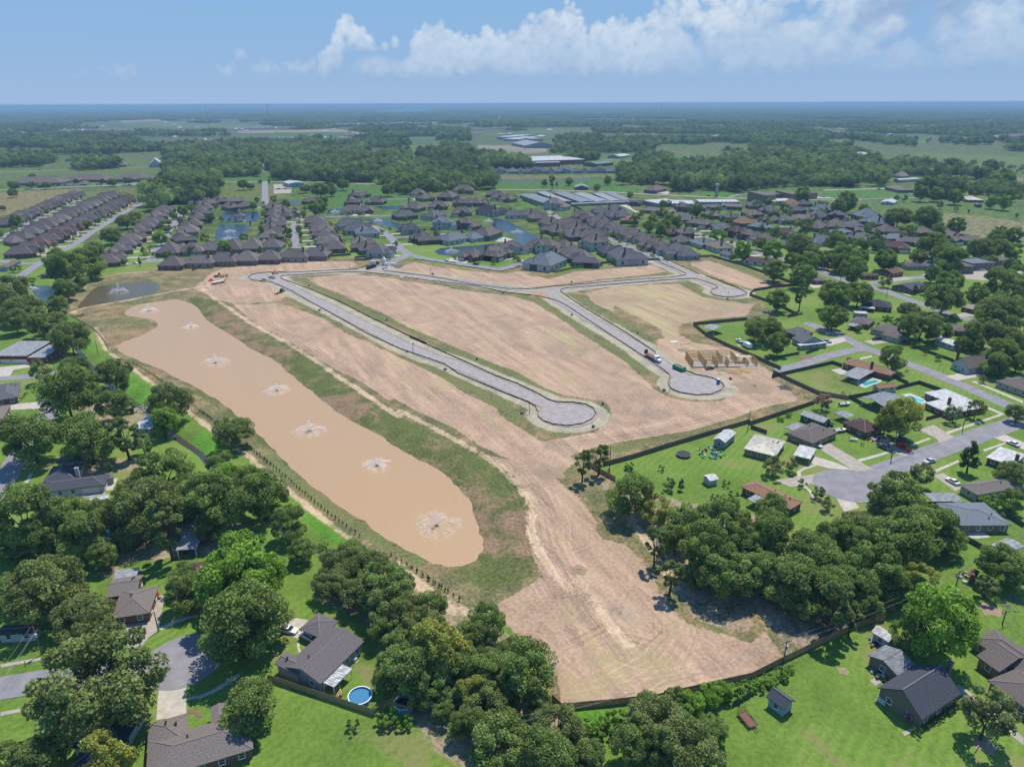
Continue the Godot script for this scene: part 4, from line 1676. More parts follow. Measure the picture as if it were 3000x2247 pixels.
func pedestal(x: float,z: float,turn: float,label: String,group: String) -> void:
	if not protos.has("ped"):
		var t := Node3D.new()
		t.name = "transformer_box"
		var b := MB.new()
		b.box(V(0,0.06,0),V(1.5,0.12,1.5))
		part("pad",b.mesh(mats["concrete"]),t)
		var c := MB.new()
		c.prism(V2([-0.55,0.12,0.55,0.12,0.55,0.75,-0.4,0.95,-0.55,0.8]),-0.5,0.5,0.05,0.05)
		part("cabinet",c.mesh(mats["wall_darkside"]),t)
		protos["ped"] = t
	copy_of(protos["ped"],"transformer_box",label,"transformer box",V(x,0,z),turn,Vector3.ONE,group)
func round_pool(x: float,z: float,r: float,label: String,dark: bool) -> void:
	var t := thing("above_ground_pool",label,"swimming pool",V(x,0,z))
	var b := MB.new()
	for i in 20:
		var a := TAU * i / 20
		var c := TAU * (i + 1) / 20
		var p := V(cos(a) * r,0,sin(a) * r)
		var q := V(cos(c) * r,0,sin(c) * r)
		var up := V(0,0.95,0)
		b.q(q,p,p + up,q + up)
		b.q(p * 0.93,q * 0.93,q * 0.93 + up,p * 0.93 + up)
	part("wall",b.mesh(mats["skyblue"]),t)
	var rim := MB.new()
	for i in 20:
		var a := TAU * i / 20
		var c := TAU * (i + 1) / 20
		rim.bar(V(cos(a) * r * 0.965,0.98,sin(a) * r * 0.965),V(cos(c) * r * 0.965,0.98,sin(c) * r * 0.965),0.2,0.1)
		if i % 2 == 0:
			rim.box(V(cos(a) * r * 1.02,0.5,sin(a) * r * 1.02),V(0.08,1.0,0.08))
	part("rim",rim.mesh(mats["white"]),t)
	var w := MB.new()
	w.flat(circle(Vector2.ZERO,r * 0.93,24),0.1 if dark else 0.6)
	part("water",w.mesh(mats["black"] if dark else mats["poolblue"]),t)
func trampoline(x: float,z: float,r: float,label: String) -> void:
	var t := thing("trampoline",label,"trampoline",V(x,0,z))
	var m := MB.new()
	m.flat(circle(Vector2.ZERO,r * 0.9,24),0.85)
	part("mat",m.mesh(mats["black"]),t)
	var b := MB.new()
	for i in 24:
		var a := TAU * i / 24
		var c := TAU * (i + 1) / 24
		b.bar(V(cos(a) * r * 0.95,0.88,sin(a) * r * 0.95),V(cos(c) * r * 0.95,0.88,sin(c) * r * 0.95),0.3,0.08)
	part("frame",b.mesh(mats["greypaint"]),t)
	for i in 6:
		part("leg",box_mesh("tl",V(0.06,0.85,0.06),"steel"),t,V(cos(TAU * i / 6) * r * 0.9,0.42,sin(TAU * i / 6) * r * 0.9))
func shed(called: String,label: String,at: Vector3,turn: float,w: float,d: float,h: float,roof: String,wall: String,kind := "g",pitch := 0.45) -> Node3D:
	return house(called,label,"shed",at,turn,roof,wall,[[-w / 2,w / 2,-d / 2,d / 2,h,pitch,kind,"x" if w > d else "z"]],[["door",w / 2 - 0.42,0.0,"+x"]],true)
func in_ground_pool(pts: PackedVector2Array,label: String,m: String,deck: PackedVector2Array) -> void:
	var t := thing("swimming_pool",label,"swimming pool")
	var d := MB.new()
	d.flat(deck,0.05)
	part("deck",d.mesh(mats["concrete"]),t)
	var b := MB.new()
	for i in pts.size():
		var a := pts[i]
		var c := pts[(i + 1) % pts.size()]
		b.bar(V(a.x,0.1,a.y),V(c.x,0.1,c.y),0.4,0.1)
	part("coping",b.mesh(mats["trim"]),t)
	var w := MB.new()
	w.flat(pts,0.09)
	part("water",w.mesh(mats[m]),t)
func flatbed_truck(x: float,z: float,turn: float) -> void:
	var t := thing("flatbed_truck","white-cabbed truck with long maroon flatbed and folded loader stopped on the new road","truck",V(x,0.05,z),turn)
	var c := MB.new()
	c.prism(V2([2.2,0.9,4.1,0.9,4.15,1.6,3.9,2.7,3.6,2.95,2.2,2.95]),-1.15,1.15,0.12,0.06)
	c.prism(V2([4.1,0.7,5.9,0.7,6.0,1.5,5.6,1.75,4.12,1.85]),-0.85,0.85,0.12,0.06)
	part("cab",c.mesh(mats["white"]),t)
	part("windscreen",box_mesh("ws",V(0.06,0.75,1.9),"glass"),t,V(4.06,2.2,0))
	var b := MB.new()
	b.box(V(-2.2,1.2,0),V(8.6,0.25,2.5))
	for k in 9:
		b.box(V(-6.2 + k * 1.0,1.34,0),V(0.08,0.06,2.5))
	b.box(V(-1.5,0.85,0),V(9.5,0.4,0.9))
	b.box(V(2.05,1.9,0),V(0.12,1.3,2.4))
	part("flatbed",b.mesh(mats["rustpaint"]),t)
	var f := MB.new()
	f.box(V(-6.7,2.0,0),V(0.6,2.2,1.8))
	f.bar(V(-6.6,3.0,0.4),V(-7.5,1.4,0.4),0.3,0.35)
	f.bar(V(-6.6,3.0,-0.4),V(-7.5,1.4,-0.4),0.3,0.35)
	part("loader",f.mesh(mats["darkred"]),t)
	for wx in [5.0,-2.8,-4.1]:
		for wz in [-1.05,1.05]:
			add_wheel(t,V(wx,0.5,wz),0.5,0.35)
	for wz in [-0.75,0.75]:
		part("headlight",box_mesh("thl",V(0.1,0.25,0.3),"lamp_clear"),t,V(5.98,1.15,wz))
	part("exhaust",box_mesh("ex",V(0.15,2.3,0.15),"silver"),t,V(2.05,2.3,1.1))
func dumpster(x: float,z: float,turn: float) -> void:
	var t := thing("waste_container","green roll-off waste container heaped with scraps beside the new dead end","skip",V(x,0.05,z),turn)
	var b := MB.new()
	b.box(V(0,0.25,0),V(6.6,0.15,2.4))
	for s in [-1,1]:
		b.box(V(0,1.0,s * 1.2),V(6.6,1.6,0.1))
		b.box(V(s * 3.3,1.0,0),V(0.1,1.6,2.5))
		for k in 8:
			b.box(V(-2.9 + k * 0.83,1.0,s * 1.3),V(0.14,1.55,0.12))
		b.box(V(0,1.82,s * 1.22),V(6.8,0.14,0.18))
	part("bin",b.mesh(mats["greenpaint"]),t)
	rg.seed = 4
	for k in 26:
		var s := box_mesh("scrap%d" % (k % 4),V(1.5 - 0.2 * (k % 4),0.1,0.2),["lumber_pale","lumber","tarp","white"][k % 4])
		var o := part("scrap",s,t,V(rg.randf_range(-2.6,2.6),1.45 + rg.randf_range(0,0.45),rg.randf_range(-0.9,0.9)),rg.randf() * TAU)
		o.rotation.z = rg.randf_range(-0.4,0.4)
func toilet(x: float,z: float,turn: float) -> void:
	var t := thing("portable_toilet","blue portable toilet standing at the edge of the new dead end","portable toilet",V(x,0.05,z),turn)
	var b := MB.new()
	b.box(V(0,1.1,0),V(1.2,2.2,1.2))
	for k in 4:
		for s in [-1,1]:
			b.box(V(-0.45 + 0.3 * k,1.1,s * 0.61),V(0.08,1.9,0.05))
	part("cabin",b.mesh(mats["bluepaint"]),t)
	var r := MB.new()
	r.prism(V2([-0.65,2.2,0.65,2.2,0.5,2.36,-0.5,2.36]),-0.64,0.64,0.1,0.1)
	part("roof",r.mesh(mats["white"]),t)
	part("door",box_mesh("pd",V(0.05,1.9,0.75),"skyblue"),t,V(0.62,1.05,0))
func scraper(x: float,z: float,turn: float,label: String) -> void:
	var t := thing("motor_grader",label,"grader",V(x,0,z),turn)
	var b := MB.new()
	b.prism(V2([-4.2,0.9,-1.2,0.9,-1.2,1.9,-4.0,1.8]),-0.9,0.9,0.1,0.05)
	b.bar(V(-1.2,1.6,0),V(4.4,1.5,0),0.35,0.4)
	b.box(V(4.3,1.1,0),V(0.5,0.9,0.7))
	b.prism(V2([-0.4,0.2,2.6,0.2,3.2,1.3,-0.4,1.5]),-1.5,1.5,0.1,0.05)
	part("body",b.mesh(mats["catyellow"]),t)
	var c := MB.new()
	c.prism(V2([-1.2,1.6,0.3,1.6,0.1,3.2,-1.1,3.2]),-0.75,0.75,0.1,0.05)
	part("cab_glass",c.mesh(mats["glass"]),t)
	part("cab_roof",box_mesh("cr",V(1.6,0.12,1.7),"catyellow"),t,V(-0.5,3.27,0))
	part("blade",box_mesh("bl",V(0.2,0.6,3.6),"steel"),t,V(1.4,0.4,0),0.4)
	for wx in [-3.6,-2.0,4.4]:
		for wz in [-1.15,1.15]:
			add_wheel(t,V(wx,0.7,wz),0.7,0.45)
func tractor(x: float,z: float,turn: float) -> void:
	var t := thing("tractor","green tractor pulling a rusty box blade on the first lot","tractor",V(x,0,z),turn)
	var b := MB.new()
	b.prism(V2([0.3,0.8,2.2,0.8,2.25,1.45,0.3,1.6]),-0.4,0.4,0.08,0.05)
	b.box(V(-0.4,0.9,0),V(1.6,0.5,0.9))
	part("body",b.mesh(mats["tractor"]),t)
	var c := MB.new()
	c.prism(V2([-1.1,1.2,0.4,1.2,0.25,2.6,-1.0,2.6]),-0.7,0.7,0.08,0.05)
	part("cab_glass",c.mesh(mats["glass"]),t)
	part("cab_roof",box_mesh("tr",V(1.6,0.14,1.6),"tractor"),t,V(-0.4,2.68,0))
	for wz in [-0.85,0.85]:
		add_wheel(t,V(-0.7,0.85,wz),0.85,0.5)
		add_wheel(t,V(1.7,0.55,wz * 0.85),0.55,0.35)
	var g := MB.new()
	g.bar(V(-1.2,0.6,0),V(-6.0,0.5,0),0.18,0.2)
	g.box(V(-3.2,0.45,0),V(0.7,0.7,2.6))
	g.box(V(-5.9,0.5,0),V(1.3,0.5,2.2))
	part("box_blade",g.mesh(mats["rustpaint"]),t)
	for wz in [-0.9,0.9]:
		add_wheel(t,V(-5.9,0.4,wz),0.4,0.25)
func roller(x: float,z: float,turn: float) -> void:
	var t := thing("road_roller","orange compactor machine standing at the new road bend","roller",V(x,0.05,z),turn)
	var b := MB.new()
	b.prism(V2([-2.0,0.7,1.2,0.7,1.2,1.3,-0.3,1.5,-2.0,1.7]),-0.85,0.85,0.1,0.05)
	b.box(V(1.7,0.85,0),V(1.8,0.2,1.9))
	part("body",b.mesh(mats["orangepaint"]),t)
	var d := MB.new()
	d.tube(V(1.9,0.7,-0.85),V(1.9,0.7,0.85),0.7,0.7,16)
	part("drum",d.mesh(mats["steel"]),t)
	for s in [-0.7,0.7]:
		add_wheel(t,V(-1.2,0.65,s),0.65,0.4)
	part("canopy",box_mesh("cn",V(1.7,0.1,1.7),"orangepaint"),t,V(0,2.7,0))
	for sx in [-0.75,0.75]:
		for sz in [-0.75,0.75]:
			part("post",box_mesh("cp",V(0.08,1.3,0.08),"black"),t,V(sx,2.05,sz))
func tank_trailer(x: float,z: float,turn: float) -> void:
	var t := thing("pump_trailer","long white covered trailer with a dark boom end standing on the bare soil","trailer",V(x,0,z),turn)
	var b := MB.new()
	b.box(V(0,0.9,0),V(9.5,0.25,2.3))
	part("chassis",b.mesh(mats["black"]),t)
	for k in 4:
		var c := MB.new()
		c.prism(V2([-1.1,1.0,1.1,1.0,1.0,1.8,-1.0,1.8]),-1.05,1.05,0.1,0.06)
		part("bin",c.mesh(mats["white"]),t,V(-3.5 + 2.3 * k,0,0))
	var a := MB.new()
	a.bar(V(4.7,1.0,0),V(6.0,2.2,0),0.4,0.3)
	a.bar(V(6.0,2.2,0),V(7.3,2.1,0),0.35,0.25)
	part("boom",a.mesh(mats["rustpaint"]),t)
	for wx in [-3.4,-2.2,3.6]:
		for wz in [-1.0,1.0]:
			add_wheel(t,V(wx,0.45,wz),0.45,0.3)
func stack(x: float,z: float,turn: float,w: float,d: float,n: int,m: String,label: String,sd: int) -> void:
	var t := thing("lumber_stack",label,"lumber",V(x,ground_height(x,z),z),turn)
	rg.seed = sd
	for k in n:
		var len := w * rg.randf_range(0.75,1.05)
		var key := "plank%.1f%s" % [snappedf(len,0.3),m]
		if not unit.has(key):
			var b := MB.new()
			b.box(Vector3.ZERO,V(snappedf(len,0.3),0.1,0.26))
			unit[key] = b.mesh(mats[m])
		part("plank",unit[key],t,V(rg.randf_range(-0.25,0.25),0.07 + 0.11 * (k / 8),-d * 0.5 + d * ((k % 8) + 0.5) / 8.0),rg.randf_range(-0.08,0.08))
func boards(x: float,z: float,turn: float,w: float,d: float,n: int,m: String,label: String) -> void:
	var t := thing("board_pile",label,"boards",V(x,0,z),turn)
	for k in n:
		part("board",box_mesh("bd",V(w,0.12,d),m),t,V(0.05 * sin(k * 2.3),0.07 + 0.125 * k,0.06 * cos(k * 1.7)),0.03 * sin(k * 5.0))
func framed_house(o: Vector3,turn: float,w: float,d: float) -> void:
	var t := thing("timber_house","bare timber frame of a new house on its slab beside the dead end","house frame",o,turn)
	var s := MB.new()
	s.box(V(0,0.1,0),V(w,0.3,d * 0.86))
	s.box(V(w * 0.36,0.09,d * 0.47),V(w * 0.28,0.28,d * 0.2))
	part("slab",s.mesh(mats["concrete"]),t)
	var studs := {}
	for h in [2.75,3.3]:
		var sb := MB.new()
		sb.box(V(0,h * 0.5,0),V(0.15,h,0.17))
		studs[h] = sb.mesh(mats["lumber"])
	var wall := func(a: Vector2,b: Vector2,h: float):
		var len := a.distance_to(b)
		var ang := atan2(-(b.y - a.y),b.x - a.x)
		var f := part("wall_frame",bar_mesh(len,h),t,V(a.x,0.25,a.y),ang)
		var k := maxi(2,int(len / 0.62))
		for i in k + 1:
			part("stud",studs[h],f,V(len * i / k,0,0))
	var x0 := -w * 0.5
	var x1 := w * 0.5
	var z0 := -d * 0.43
	var z1 := d * 0.43
	var P := [[x0,z0,x0 + w * 0.72,z0,3.3],[x0,z1,x0 + w * 0.55,z1,3.3],[x0,z0,x0,z1,3.3],[x0 + w * 0.55,z1,x0 + w * 0.55,z1 - d * 0.3,3.3],[x0 + w * 0.72,z0,x0 + w * 0.72,z1 - d * 0.25,3.3],
		[x0 + w * 0.2,z0,x0 + w * 0.2,z1,3.3],[x0,z0 + d * 0.3,x0 + w * 0.5,z0 + d * 0.3,3.3],[x0 + w * 0.2,z0 + d * 0.55,x0 + w * 0.72,z0 + d * 0.55,3.3],[x0 + w * 0.38,z0 + d * 0.3,x0 + w * 0.38,z1,3.3],[x0 + w * 0.5,z0,x0 + w * 0.5,z0 + d * 0.55,3.3],
		[x0 + w * 0.72,z0 + d * 0.35,x1,z0 + d * 0.35,2.75],[x0 + w * 0.72,z1,x1,z1,2.75],[x1,z0 + d * 0.35,x1,z1,2.75],[x0 + w * 0.55,z1,x0 + w * 0.72,z1,2.75],[x0 + w * 0.86,z0 + d * 0.35,x0 + w * 0.86,z1,2.75],[x0 + w * 0.72,z0 + d * 0.6,x0 + w * 0.86,z0 + d * 0.6,2.75]]
	for p in P:
		wall.call(Vector2(p[0],p[1]),Vector2(p[2],p[3]),p[4])
	for k in 5:
		part("ceiling_joist",bar_mesh(w * 0.5,0.0),t,V(x0 + 0.2,3.6,z0 + d * 0.1 + k * d * 0.17))
	part("roof_deck",box_mesh("rdk",V(w * 0.2,0.1,d * 0.16),"lumber_pale"),t,V(x1 - w * 0.14,3.15,z0 + d * 0.5))
func bar_mesh(len: float,h: float) -> ArrayMesh:
	var b := MB.new()
	if h > 0.0:
		b.box(V(len * 0.5,0.03,0),V(len,0.08,0.15))
		b.box(V(len * 0.5,h - 0.02,0),V(len,0.12,0.15))
		b.box(V(len * 0.5,h * 0.5,0),V(len,0.07,0.12))
	else:
		b.box(V(len * 0.5,0,0),V(len,0.2,0.1))
	return b.mesh(mats["lumber"])
func gazebo(x: float,z: float,turn: float) -> void:
	var t := thing("gazebo","square gazebo with brown hip roof and white cupola between the two blue ponds","gazebo",V(x,0.1,z),turn)
	var b := MB.new()
	b.box(V(0,0.2,0),V(11,0.4,11))
	part("floor",b.mesh(mats["concrete"]),t)
	for i in 4:
		for s in [[-4.6 + i * 3.07,-4.6],[-4.6 + i * 3.07,4.6]]:
			part("column",box_mesh("gc",V(0.55,5.6,0.55),"wall_white"),t,V(s[0],3.1,s[1]))
	for s in [[-4.6,-1.5],[-4.6,1.5],[4.6,-1.5],[4.6,1.5]]:
		part("column",box_mesh("gc",V(0.55,5.6,0.55),"wall_white"),t,V(s[0],3.1,s[1]))
	var r := MB.new()
	roof_wing(r,[-5.6,5.6,-5.6,5.6,6.1,0.75,"h","x"])
	part("roof",r.mesh(mats["roof_brown"]),t)
	var c := MB.new()
	c.box(V(0,10.6,0),V(2.2,2.2,2.2))
	part("cupola",c.mesh(mats["wall_white"]),t)
	var k := MB.new()
	roof_wing(k,[-1.4,1.4,-1.4,1.4,11.8,1.6,"h","x"])
	part("cupola_roof",k.mesh(mats["metal_zinc"]),t)
func gate_works(x: float,z: float,turn: float) -> void:
	var t := thing("gatehouse_shell","half-built white gatehouse with sheathed walls at the new street entrance","gatehouse",V(x,0,z),turn)
	for s in [[-9.5,0.0,5.0,2.6],[-5.0,-1.0,1.5,3.2],[1.2,-0.5,3.2,4.6],[4.0,0.6,4.2,2.2],[10.5,-0.5,5.0,2.5]]:
		var b := MB.new()
		b.box(V(0,s[3] * 0.5,0),V(s[2],s[3],1.1))
		part("wall",b.mesh(mats["white"]),t,V(s[0],0,s[1]))
	var g := MB.new()
	g.prism(V2([-1.7,4.6,1.7,4.6,0,6.4]),-0.6,0.6)
	part("gable",g.mesh(mats["white"]),t,V(1.2,0,-0.5))
	var w := MB.new()
	for k in 6:
		w.box(V(-4.0 + k * 1.3,1.5,0.9),V(0.12,3.0,0.12))
	w.box(V(-0.7,3.0,0.9),V(7.0,0.12,0.5))
	part("scaffold",w.mesh(mats["lumber"]),t)
	part("boarding",box_mesh("brd",V(3.0,2.4,0.2),"wall_redbrick"),t,V(-4.4,1.2,0.3))
func open_skip(x: float,z: float,turn: float) -> void:
	var t := thing("debris_container","dark grey debris container beside the half-built gatehouse","skip",V(x,0.05,z),turn)
	var b := MB.new()
	b.box(V(0,0.3,0),V(7.5,0.2,2.5))
	for s in [-1,1]:
		b.box(V(0,1.2,s * 1.22),V(7.5,2.0,0.1))
		b.box(V(s * 3.75,1.2,0),V(0.1,2.0,2.5))
		for k in 8:
			b.box(V(-3.3 + k * 0.94,1.2,s * 1.32),V(0.14,1.9,0.1))
	part("bin",b.mesh(mats["tarp"]),t)
	part("cab",box_mesh("oscab",V(2.0,2.3,2.2),"greypaint"),t,V(5.4,1.5,0))
func water_tank(x: float,z: float) -> void:
	var t := thing("water_tank","broad pale water tank rising above the far trees","water tank",V(x,0,z))
	var b := MB.new()
	b.tube(V(0,0,0),V(0,15,0),21,21,40)
	part("shell",b.mesh(mats["wall_cream"]),t)
	var r := MB.new()
	r.tube(V(0,15,0),V(0,18.5,0),21.4,2.0,40)
	part("roof",r.mesh(mats["metal_white"]),t)
func tall_mast(x: float,z: float,h: float,label: String) -> void:
	var t := thing("radio_mast",label,"radio mast",V(x,0,z))
	var b := MB.new()
	for k in 3:
		var a := V(cos(TAU * k / 3),0,sin(TAU * k / 3)) * 1.2
		b.tube(a,a * 0.5 + V(0,h,0),0.5,0.4,4)
	part("lattice",b.mesh(mats["steel"]),t)
func tower_sign(x: float,z: float) -> void:
	var t := thing("concrete_tower","slim white tower standing on the green slope by the far road","tower",V(x,0,z))
	var b := MB.new()
	b.tube(V(0,0,0),V(0,15,0),2.2,2.0,14)
	part("shaft",b.mesh(mats["wall_cream"]),t)
	var c := MB.new()
	c.tube(V(0,15,0),V(0,17,0),2.8,2.4,14)
	part("cap",c.mesh(mats["wall_white"]),t)
func box_trailer(x: float,z: float,turn: float) -> void:
	var t := thing("box_trailer","white enclosed box trailer behind the white pickup on the oak lawn","trailer",V(x,0,z),turn)
	var b := MB.new()
	b.prism(V2([-2.8,0.6,2.6,0.6,2.9,1.2,2.7,2.7,-2.8,2.7]),-1.15,1.15,0.08,0.03)
	part("body",b.mesh(mats["white"]),t)
	for s in [-1.15,1.15]:
		add_wheel(t,V(-0.4,0.4,s),0.38,0.2)
	part("drawbar",box_mesh("db",V(1.4,0.12,0.12),"steel"),t,V(3.3,0.55,0))
func utility_trailer(x: float,z: float,turn: float) -> void:
	var t := thing("utility_trailer","rusty open utility trailer with mesh gate on the lower lawn","trailer",V(x,0,z),turn)
	for k in 8:
		part("plank",box_mesh("utp",V(4.0,0.05,0.2),"rustpaint"),t,V(0,0.6,-0.84 + k * 0.24))
	var f := MB.new()
	for s in [-1,1]:
		f.box(V(0,0.95,s * 1.0),V(4.1,0.06,0.06))
		f.box(V(0,0.55,s * 1.0),V(4.1,0.12,0.08))
		for k in 4:
			f.box(V(-2.0 + k * 1.33,0.75,s * 1.0),V(0.06,0.5,0.06))
	f.bar(V(2.0,0.5,0),V(3.4,0.5,0),0.12,0.12)
	part("frame",f.mesh(mats["black"]),t)
	var g := MB.new()
	for k in 8:
		g.box(V(-2.05,1.15,-0.95 + k * 0.27),V(0.04,1.2,0.04))
	g.box(V(-2.05,1.75,0),V(0.05,0.05,2.0))
	part("gate",g.mesh(mats["black"]),t)
	for s in [-1.15,1.15]:
		add_wheel(t,V(-0.3,0.35,s),0.35,0.2)
func steps(x: float,z: float,turn: float) -> void:
	var t := thing("deck_steps","wooden steps with rails leading from the covered deck to the lawn","steps",V(x,0,z),turn)
	for k in 4:
		part("tread",box_mesh("trd",V(1.4,0.08,0.32),"lumber"),t,V(0,0.8 - k * 0.22,k * 0.32))
	for s in [-0.75,0.75]:
		var b := MB.new()
		b.bar(V(s,1.7,-0.1),V(s,0.95,1.1),0.08,0.12)
		b.box(V(s,0.85,-0.1),V(0.1,1.7,0.1))
		b.box(V(s,0.5,1.1),V(0.1,1.0,0.1))
		part("handrail",b.mesh(mats["lumber"]),t)
func playset(x: float,z: float,label: String,a: String,c: String) -> void:
	var t := thing("play_set",label,"play set",V(x,0,z))
	for sx in [-1.2,1.2]:
		for sz in [-1.2,1.2]:
			part("post",box_mesh("psp",V(0.15,3.2,0.15),"lumber"),t,V(sx,1.6,sz))
	var r := MB.new()
	roof_wing(r,[-1.6,1.6,-1.6,1.6,3.2,0.7,"g","x"])
	part("roof",r.mesh(mats[a]),t)
	var s := MB.new()
	s.bar(V(1.2,1.6,0),V(4.4,0.3,0.6),0.8,0.12)
	part("slide",s.mesh(mats[c]),t)
	part("floor",box_mesh("psf",V(2.5,0.12,2.5),"lumber"),t,V(0,1.6,0))
func stones(pts: PackedVector2Array,label: String,sd: int) -> void:
	var t := thing("stone_bed",label,"stone border",V(pts[0].x,0,pts[0].y))
	rg.seed = sd
	for i in pts.size():
		for k in 5:
			var s := rg.randf_range(0.3,0.7)
			var key := "stone%d" % (k % 3)
			if not unit.has(key):
				var b := MB.new()
				b.tube(V(0,-0.1,0),V(0,0.25,0),0.5,0.45,7)
				b.tube(V(0,0.25,0),V(0.05,0.45,0.04 * k),0.45,0.2,7)
				unit[key] = b.mesh(mats["stone"])
			var o := part("stone",unit[key],t,V(pts[i].x - pts[0].x + rg.randf_range(-0.8,0.8),0,pts[i].y - pts[0].y + rg.randf_range(-0.8,0.8)),rg.randf() * TAU)
			o.scale = V(s,s * 0.8,s * 1.2)
func heap(called: String,x: float,z: float,r: float,h: float,m: String,label: String,sd: int) -> void:
	rg.seed = sd
	var b := MB.new()
	var rings := 5
	var k := 18
	var pts := []
	for i in rings + 1:
		var row := []
		for j in k:
			var f := float(i) / rings
			var rr := r * f * (1.0 + 0.18 * sin(j * 1.7 + sd) + 0.08 * sin(j * 4.1))
			row.append(V(cos(TAU * j / k) * rr,h * (1.0 - f * f * (3.0 - 2.0 * f)) * (1.0 + 0.15 * rg.randfn()) - 0.03 * f,-sin(TAU * j / k) * rr))
		pts.append(row)
	for i in rings:
		for j in k:
			var n := (j + 1) % k
			b.q(pts[i][j],pts[i + 1][j],pts[i + 1][n],pts[i][n])
	var o := part(called,b.mesh(mats[m]),self,V(x,0.01,z))
	tag(o,label,"heap")
func hedge(a: Vector2,c: Vector2,label: String) -> void:
	rg.seed = int(a.x * 10)
	var t := thing("clipped_hedge",label,"hedge",V(a.x,0,a.y))
	var d := a.distance_to(c)
	var p = tree_proto("u",0)
	var k := maxi(2,int(d / 0.9))
	for i in k + 1:
		var o := part("foliage",p[0],t,V((c.x - a.x) * i / k,0.55,(c.y - a.y) * i / k),rg.randf() * TAU)
		o.scale = Vector3.ONE * rg.randf_range(0.75,0.95)
func clutter(x: float,z: float,r: float,n: int,label: String,called: String,sd: int,cols: Array) -> void:
	var t := thing(called,label,"clutter",V(x,0,z))
	rg.seed = sd
	for i in n:
		var m: String = cols[rg.randi() % cols.size()]
		var an := rg.randf() * TAU
		var rr := sqrt(rg.randf()) * r
		var kind := rg.randi() % 3
		var o := part(["crate","tub","planter"][kind],box_mesh("cl%d" % kind,[V(0.8,0.5,0.6),V(0.5,0.7,0.5),V(1.2,0.35,0.5)][kind],m),t,V(cos(an) * rr,[0.25,0.35,0.17][kind],sin(an) * rr),rg.randf() * TAU)
		o.scale = Vector3.ONE * rg.randf_range(0.7,1.3)
func suburbs(rows: Array) -> void: # distant streets of houses,past the number that can be told apart
	rg.seed = 31
	var me := []
	for d in [[9.0,7.0,0.7],[8.0,10.0,0.8]]:
		var b := MB.new()
		roof_wing(b,[-d[0],d[0],-d[1],d[1],3.2,d[2],"h","x"])
		roof_wing(b,[d[0] - 7.0,d[0] - 1.0,0.0,d[1] + 3.0,3.2,d[2],"h","z"])
		var m := b.mesh(mats["farroof"])
		var w := MB.new()
		wall_wing(w,[-d[0],d[0],-d[1],d[1],3.2,d[2],"h","x"],0.45)
		wall_wing(w,[d[0] - 7.0,d[0] - 1.0,0.0,d[1] + 3.0,3.2,d[2],"h","z"],0.45)
		me.append(w.mesh(mats["farwall"],m))
	var wh := [[],[]]
	var ti := [[],[]]
	for r in rows:
		for j in r[3]:
			for i in r[2]:
				var p: Vector2 = r[0].lerp(r[1],(i + 0.5) / r[2]) + Vector2(rg.randf_range(-5,5),j * 32.0 + rg.randf_range(-7,7))
				var k := rg.randi() % 2
				wh[k].append(Transform3D(Basis(Vector3.UP,(rg.randi() % 4) * PI / 2 + rg.randf_range(-0.2,0.2)),V(p.x,0,p.y)))
				var c: Color = [Color(0.2,0.16,0.145),Color(0.19,0.19,0.2),Color(0.24,0.2,0.18),Color(0.16,0.17,0.2),Color(0.6,0.6,0.6)][mini(4,int(rg.randf() * 4.25))]
				ti[k].append(c)
	for i in 260:
		var z := -2700.0 * pow(4.0,rg.randf())
		var k := rg.randi() % 2
		var g := rg.randf_range(0.15,0.5)
		wh[k].append(Transform3D(Basis(Vector3.UP,rg.randf() * 3.0).scaled(V(rg.randf_range(0.8,2.2),rg.randf_range(0.6,1.0),rg.randf_range(0.8,2.2))),V(rg.randf_range(-0.75,0.75) * z,0,z)))
		ti[k].append(Color(g,g,g))
	for k in 2:
		mass("distant_houses",me[k],wh[k],ti[k],["distant streets of hip-roofed houses among the woods","distant deeper hip-roofed houses among the woods"][k])
var shrub0: Node3D
var shrub_n := 0
func shrub_row(line: PackedVector2Array) -> void:
	var lab := "small dark conical shrub in the row planted along the pond track"
	for i in line.size() - 1:
		var n := maxi(1,int(line[i].distance_to(line[i + 1]) / 2.1))
		for k in n:
			var p := line[i].lerp(line[i + 1],float(k) / n)
			shrub_n += 1
			if shrub0 == null:
				shrub0 = tree("c",p.x,p.y,0.95,0,0.0,lab,"conical_shrub","conical shrubs along the pond track","shrub")
				continue
			var c := copy_of(shrub0,"conical_shrub",lab,"shrub",V(p.x,ground_height(p.x,p.y),p.y),shrub_n * 1.3,Vector3.ONE * (0.14 + 0.025 * sin(shrub_n * 2.7)),"conical shrubs along the pond track")
			c.scale.y *= 1.15
var paint := []
var tracks := []
var est_roads := []
const ORD := ["first","second","third","fourth","fifth","sixth","seventh","eighth","ninth","tenth","eleventh","twelfth","thirteenth","fourteenth","fifteenth","sixteenth","seventeenth","eighteenth","nineteenth","twentieth","twenty-first","twenty-second","twenty-third"]
func P(a: Array) -> PackedVector2Array: # ground points in decimetres,each after the first as a step from the one before
	var r := PackedVector2Array()
	var p := Vector2.ZERO
	for i in range(0,a.size(),2):
		p += Vector2(a[i],a[i + 1])
		r.append(p * 0.1)
	return r
func V2(a: Array) -> PackedVector2Array:
	var r := PackedVector2Array()
	for i in range(0,a.size(),2):
		r.append(Vector2(a[i],a[i + 1]))
	return r
func block_line(l: PackedVector2Array,step: float,r: float) -> void:
	for i in l.size() - 1:
		var n := maxi(1,int(l[i].distance_to(l[i + 1]) / step))
		for k in n:
			var p := l[i].lerp(l[i + 1],float(k) / n)
			block(p.x,p.y,r)
func nearest_on(line: PackedVector2Array,p: Vector2) -> Vector2:
	var best := Vector2(1e6,1e6)
	for i in line.size() - 1:
		var c := Geometry2D.get_closest_point_to_segment(p,line[i],line[i + 1])
		if c.distance_to(p) < best.distance_to(p):
			best = c
	return best
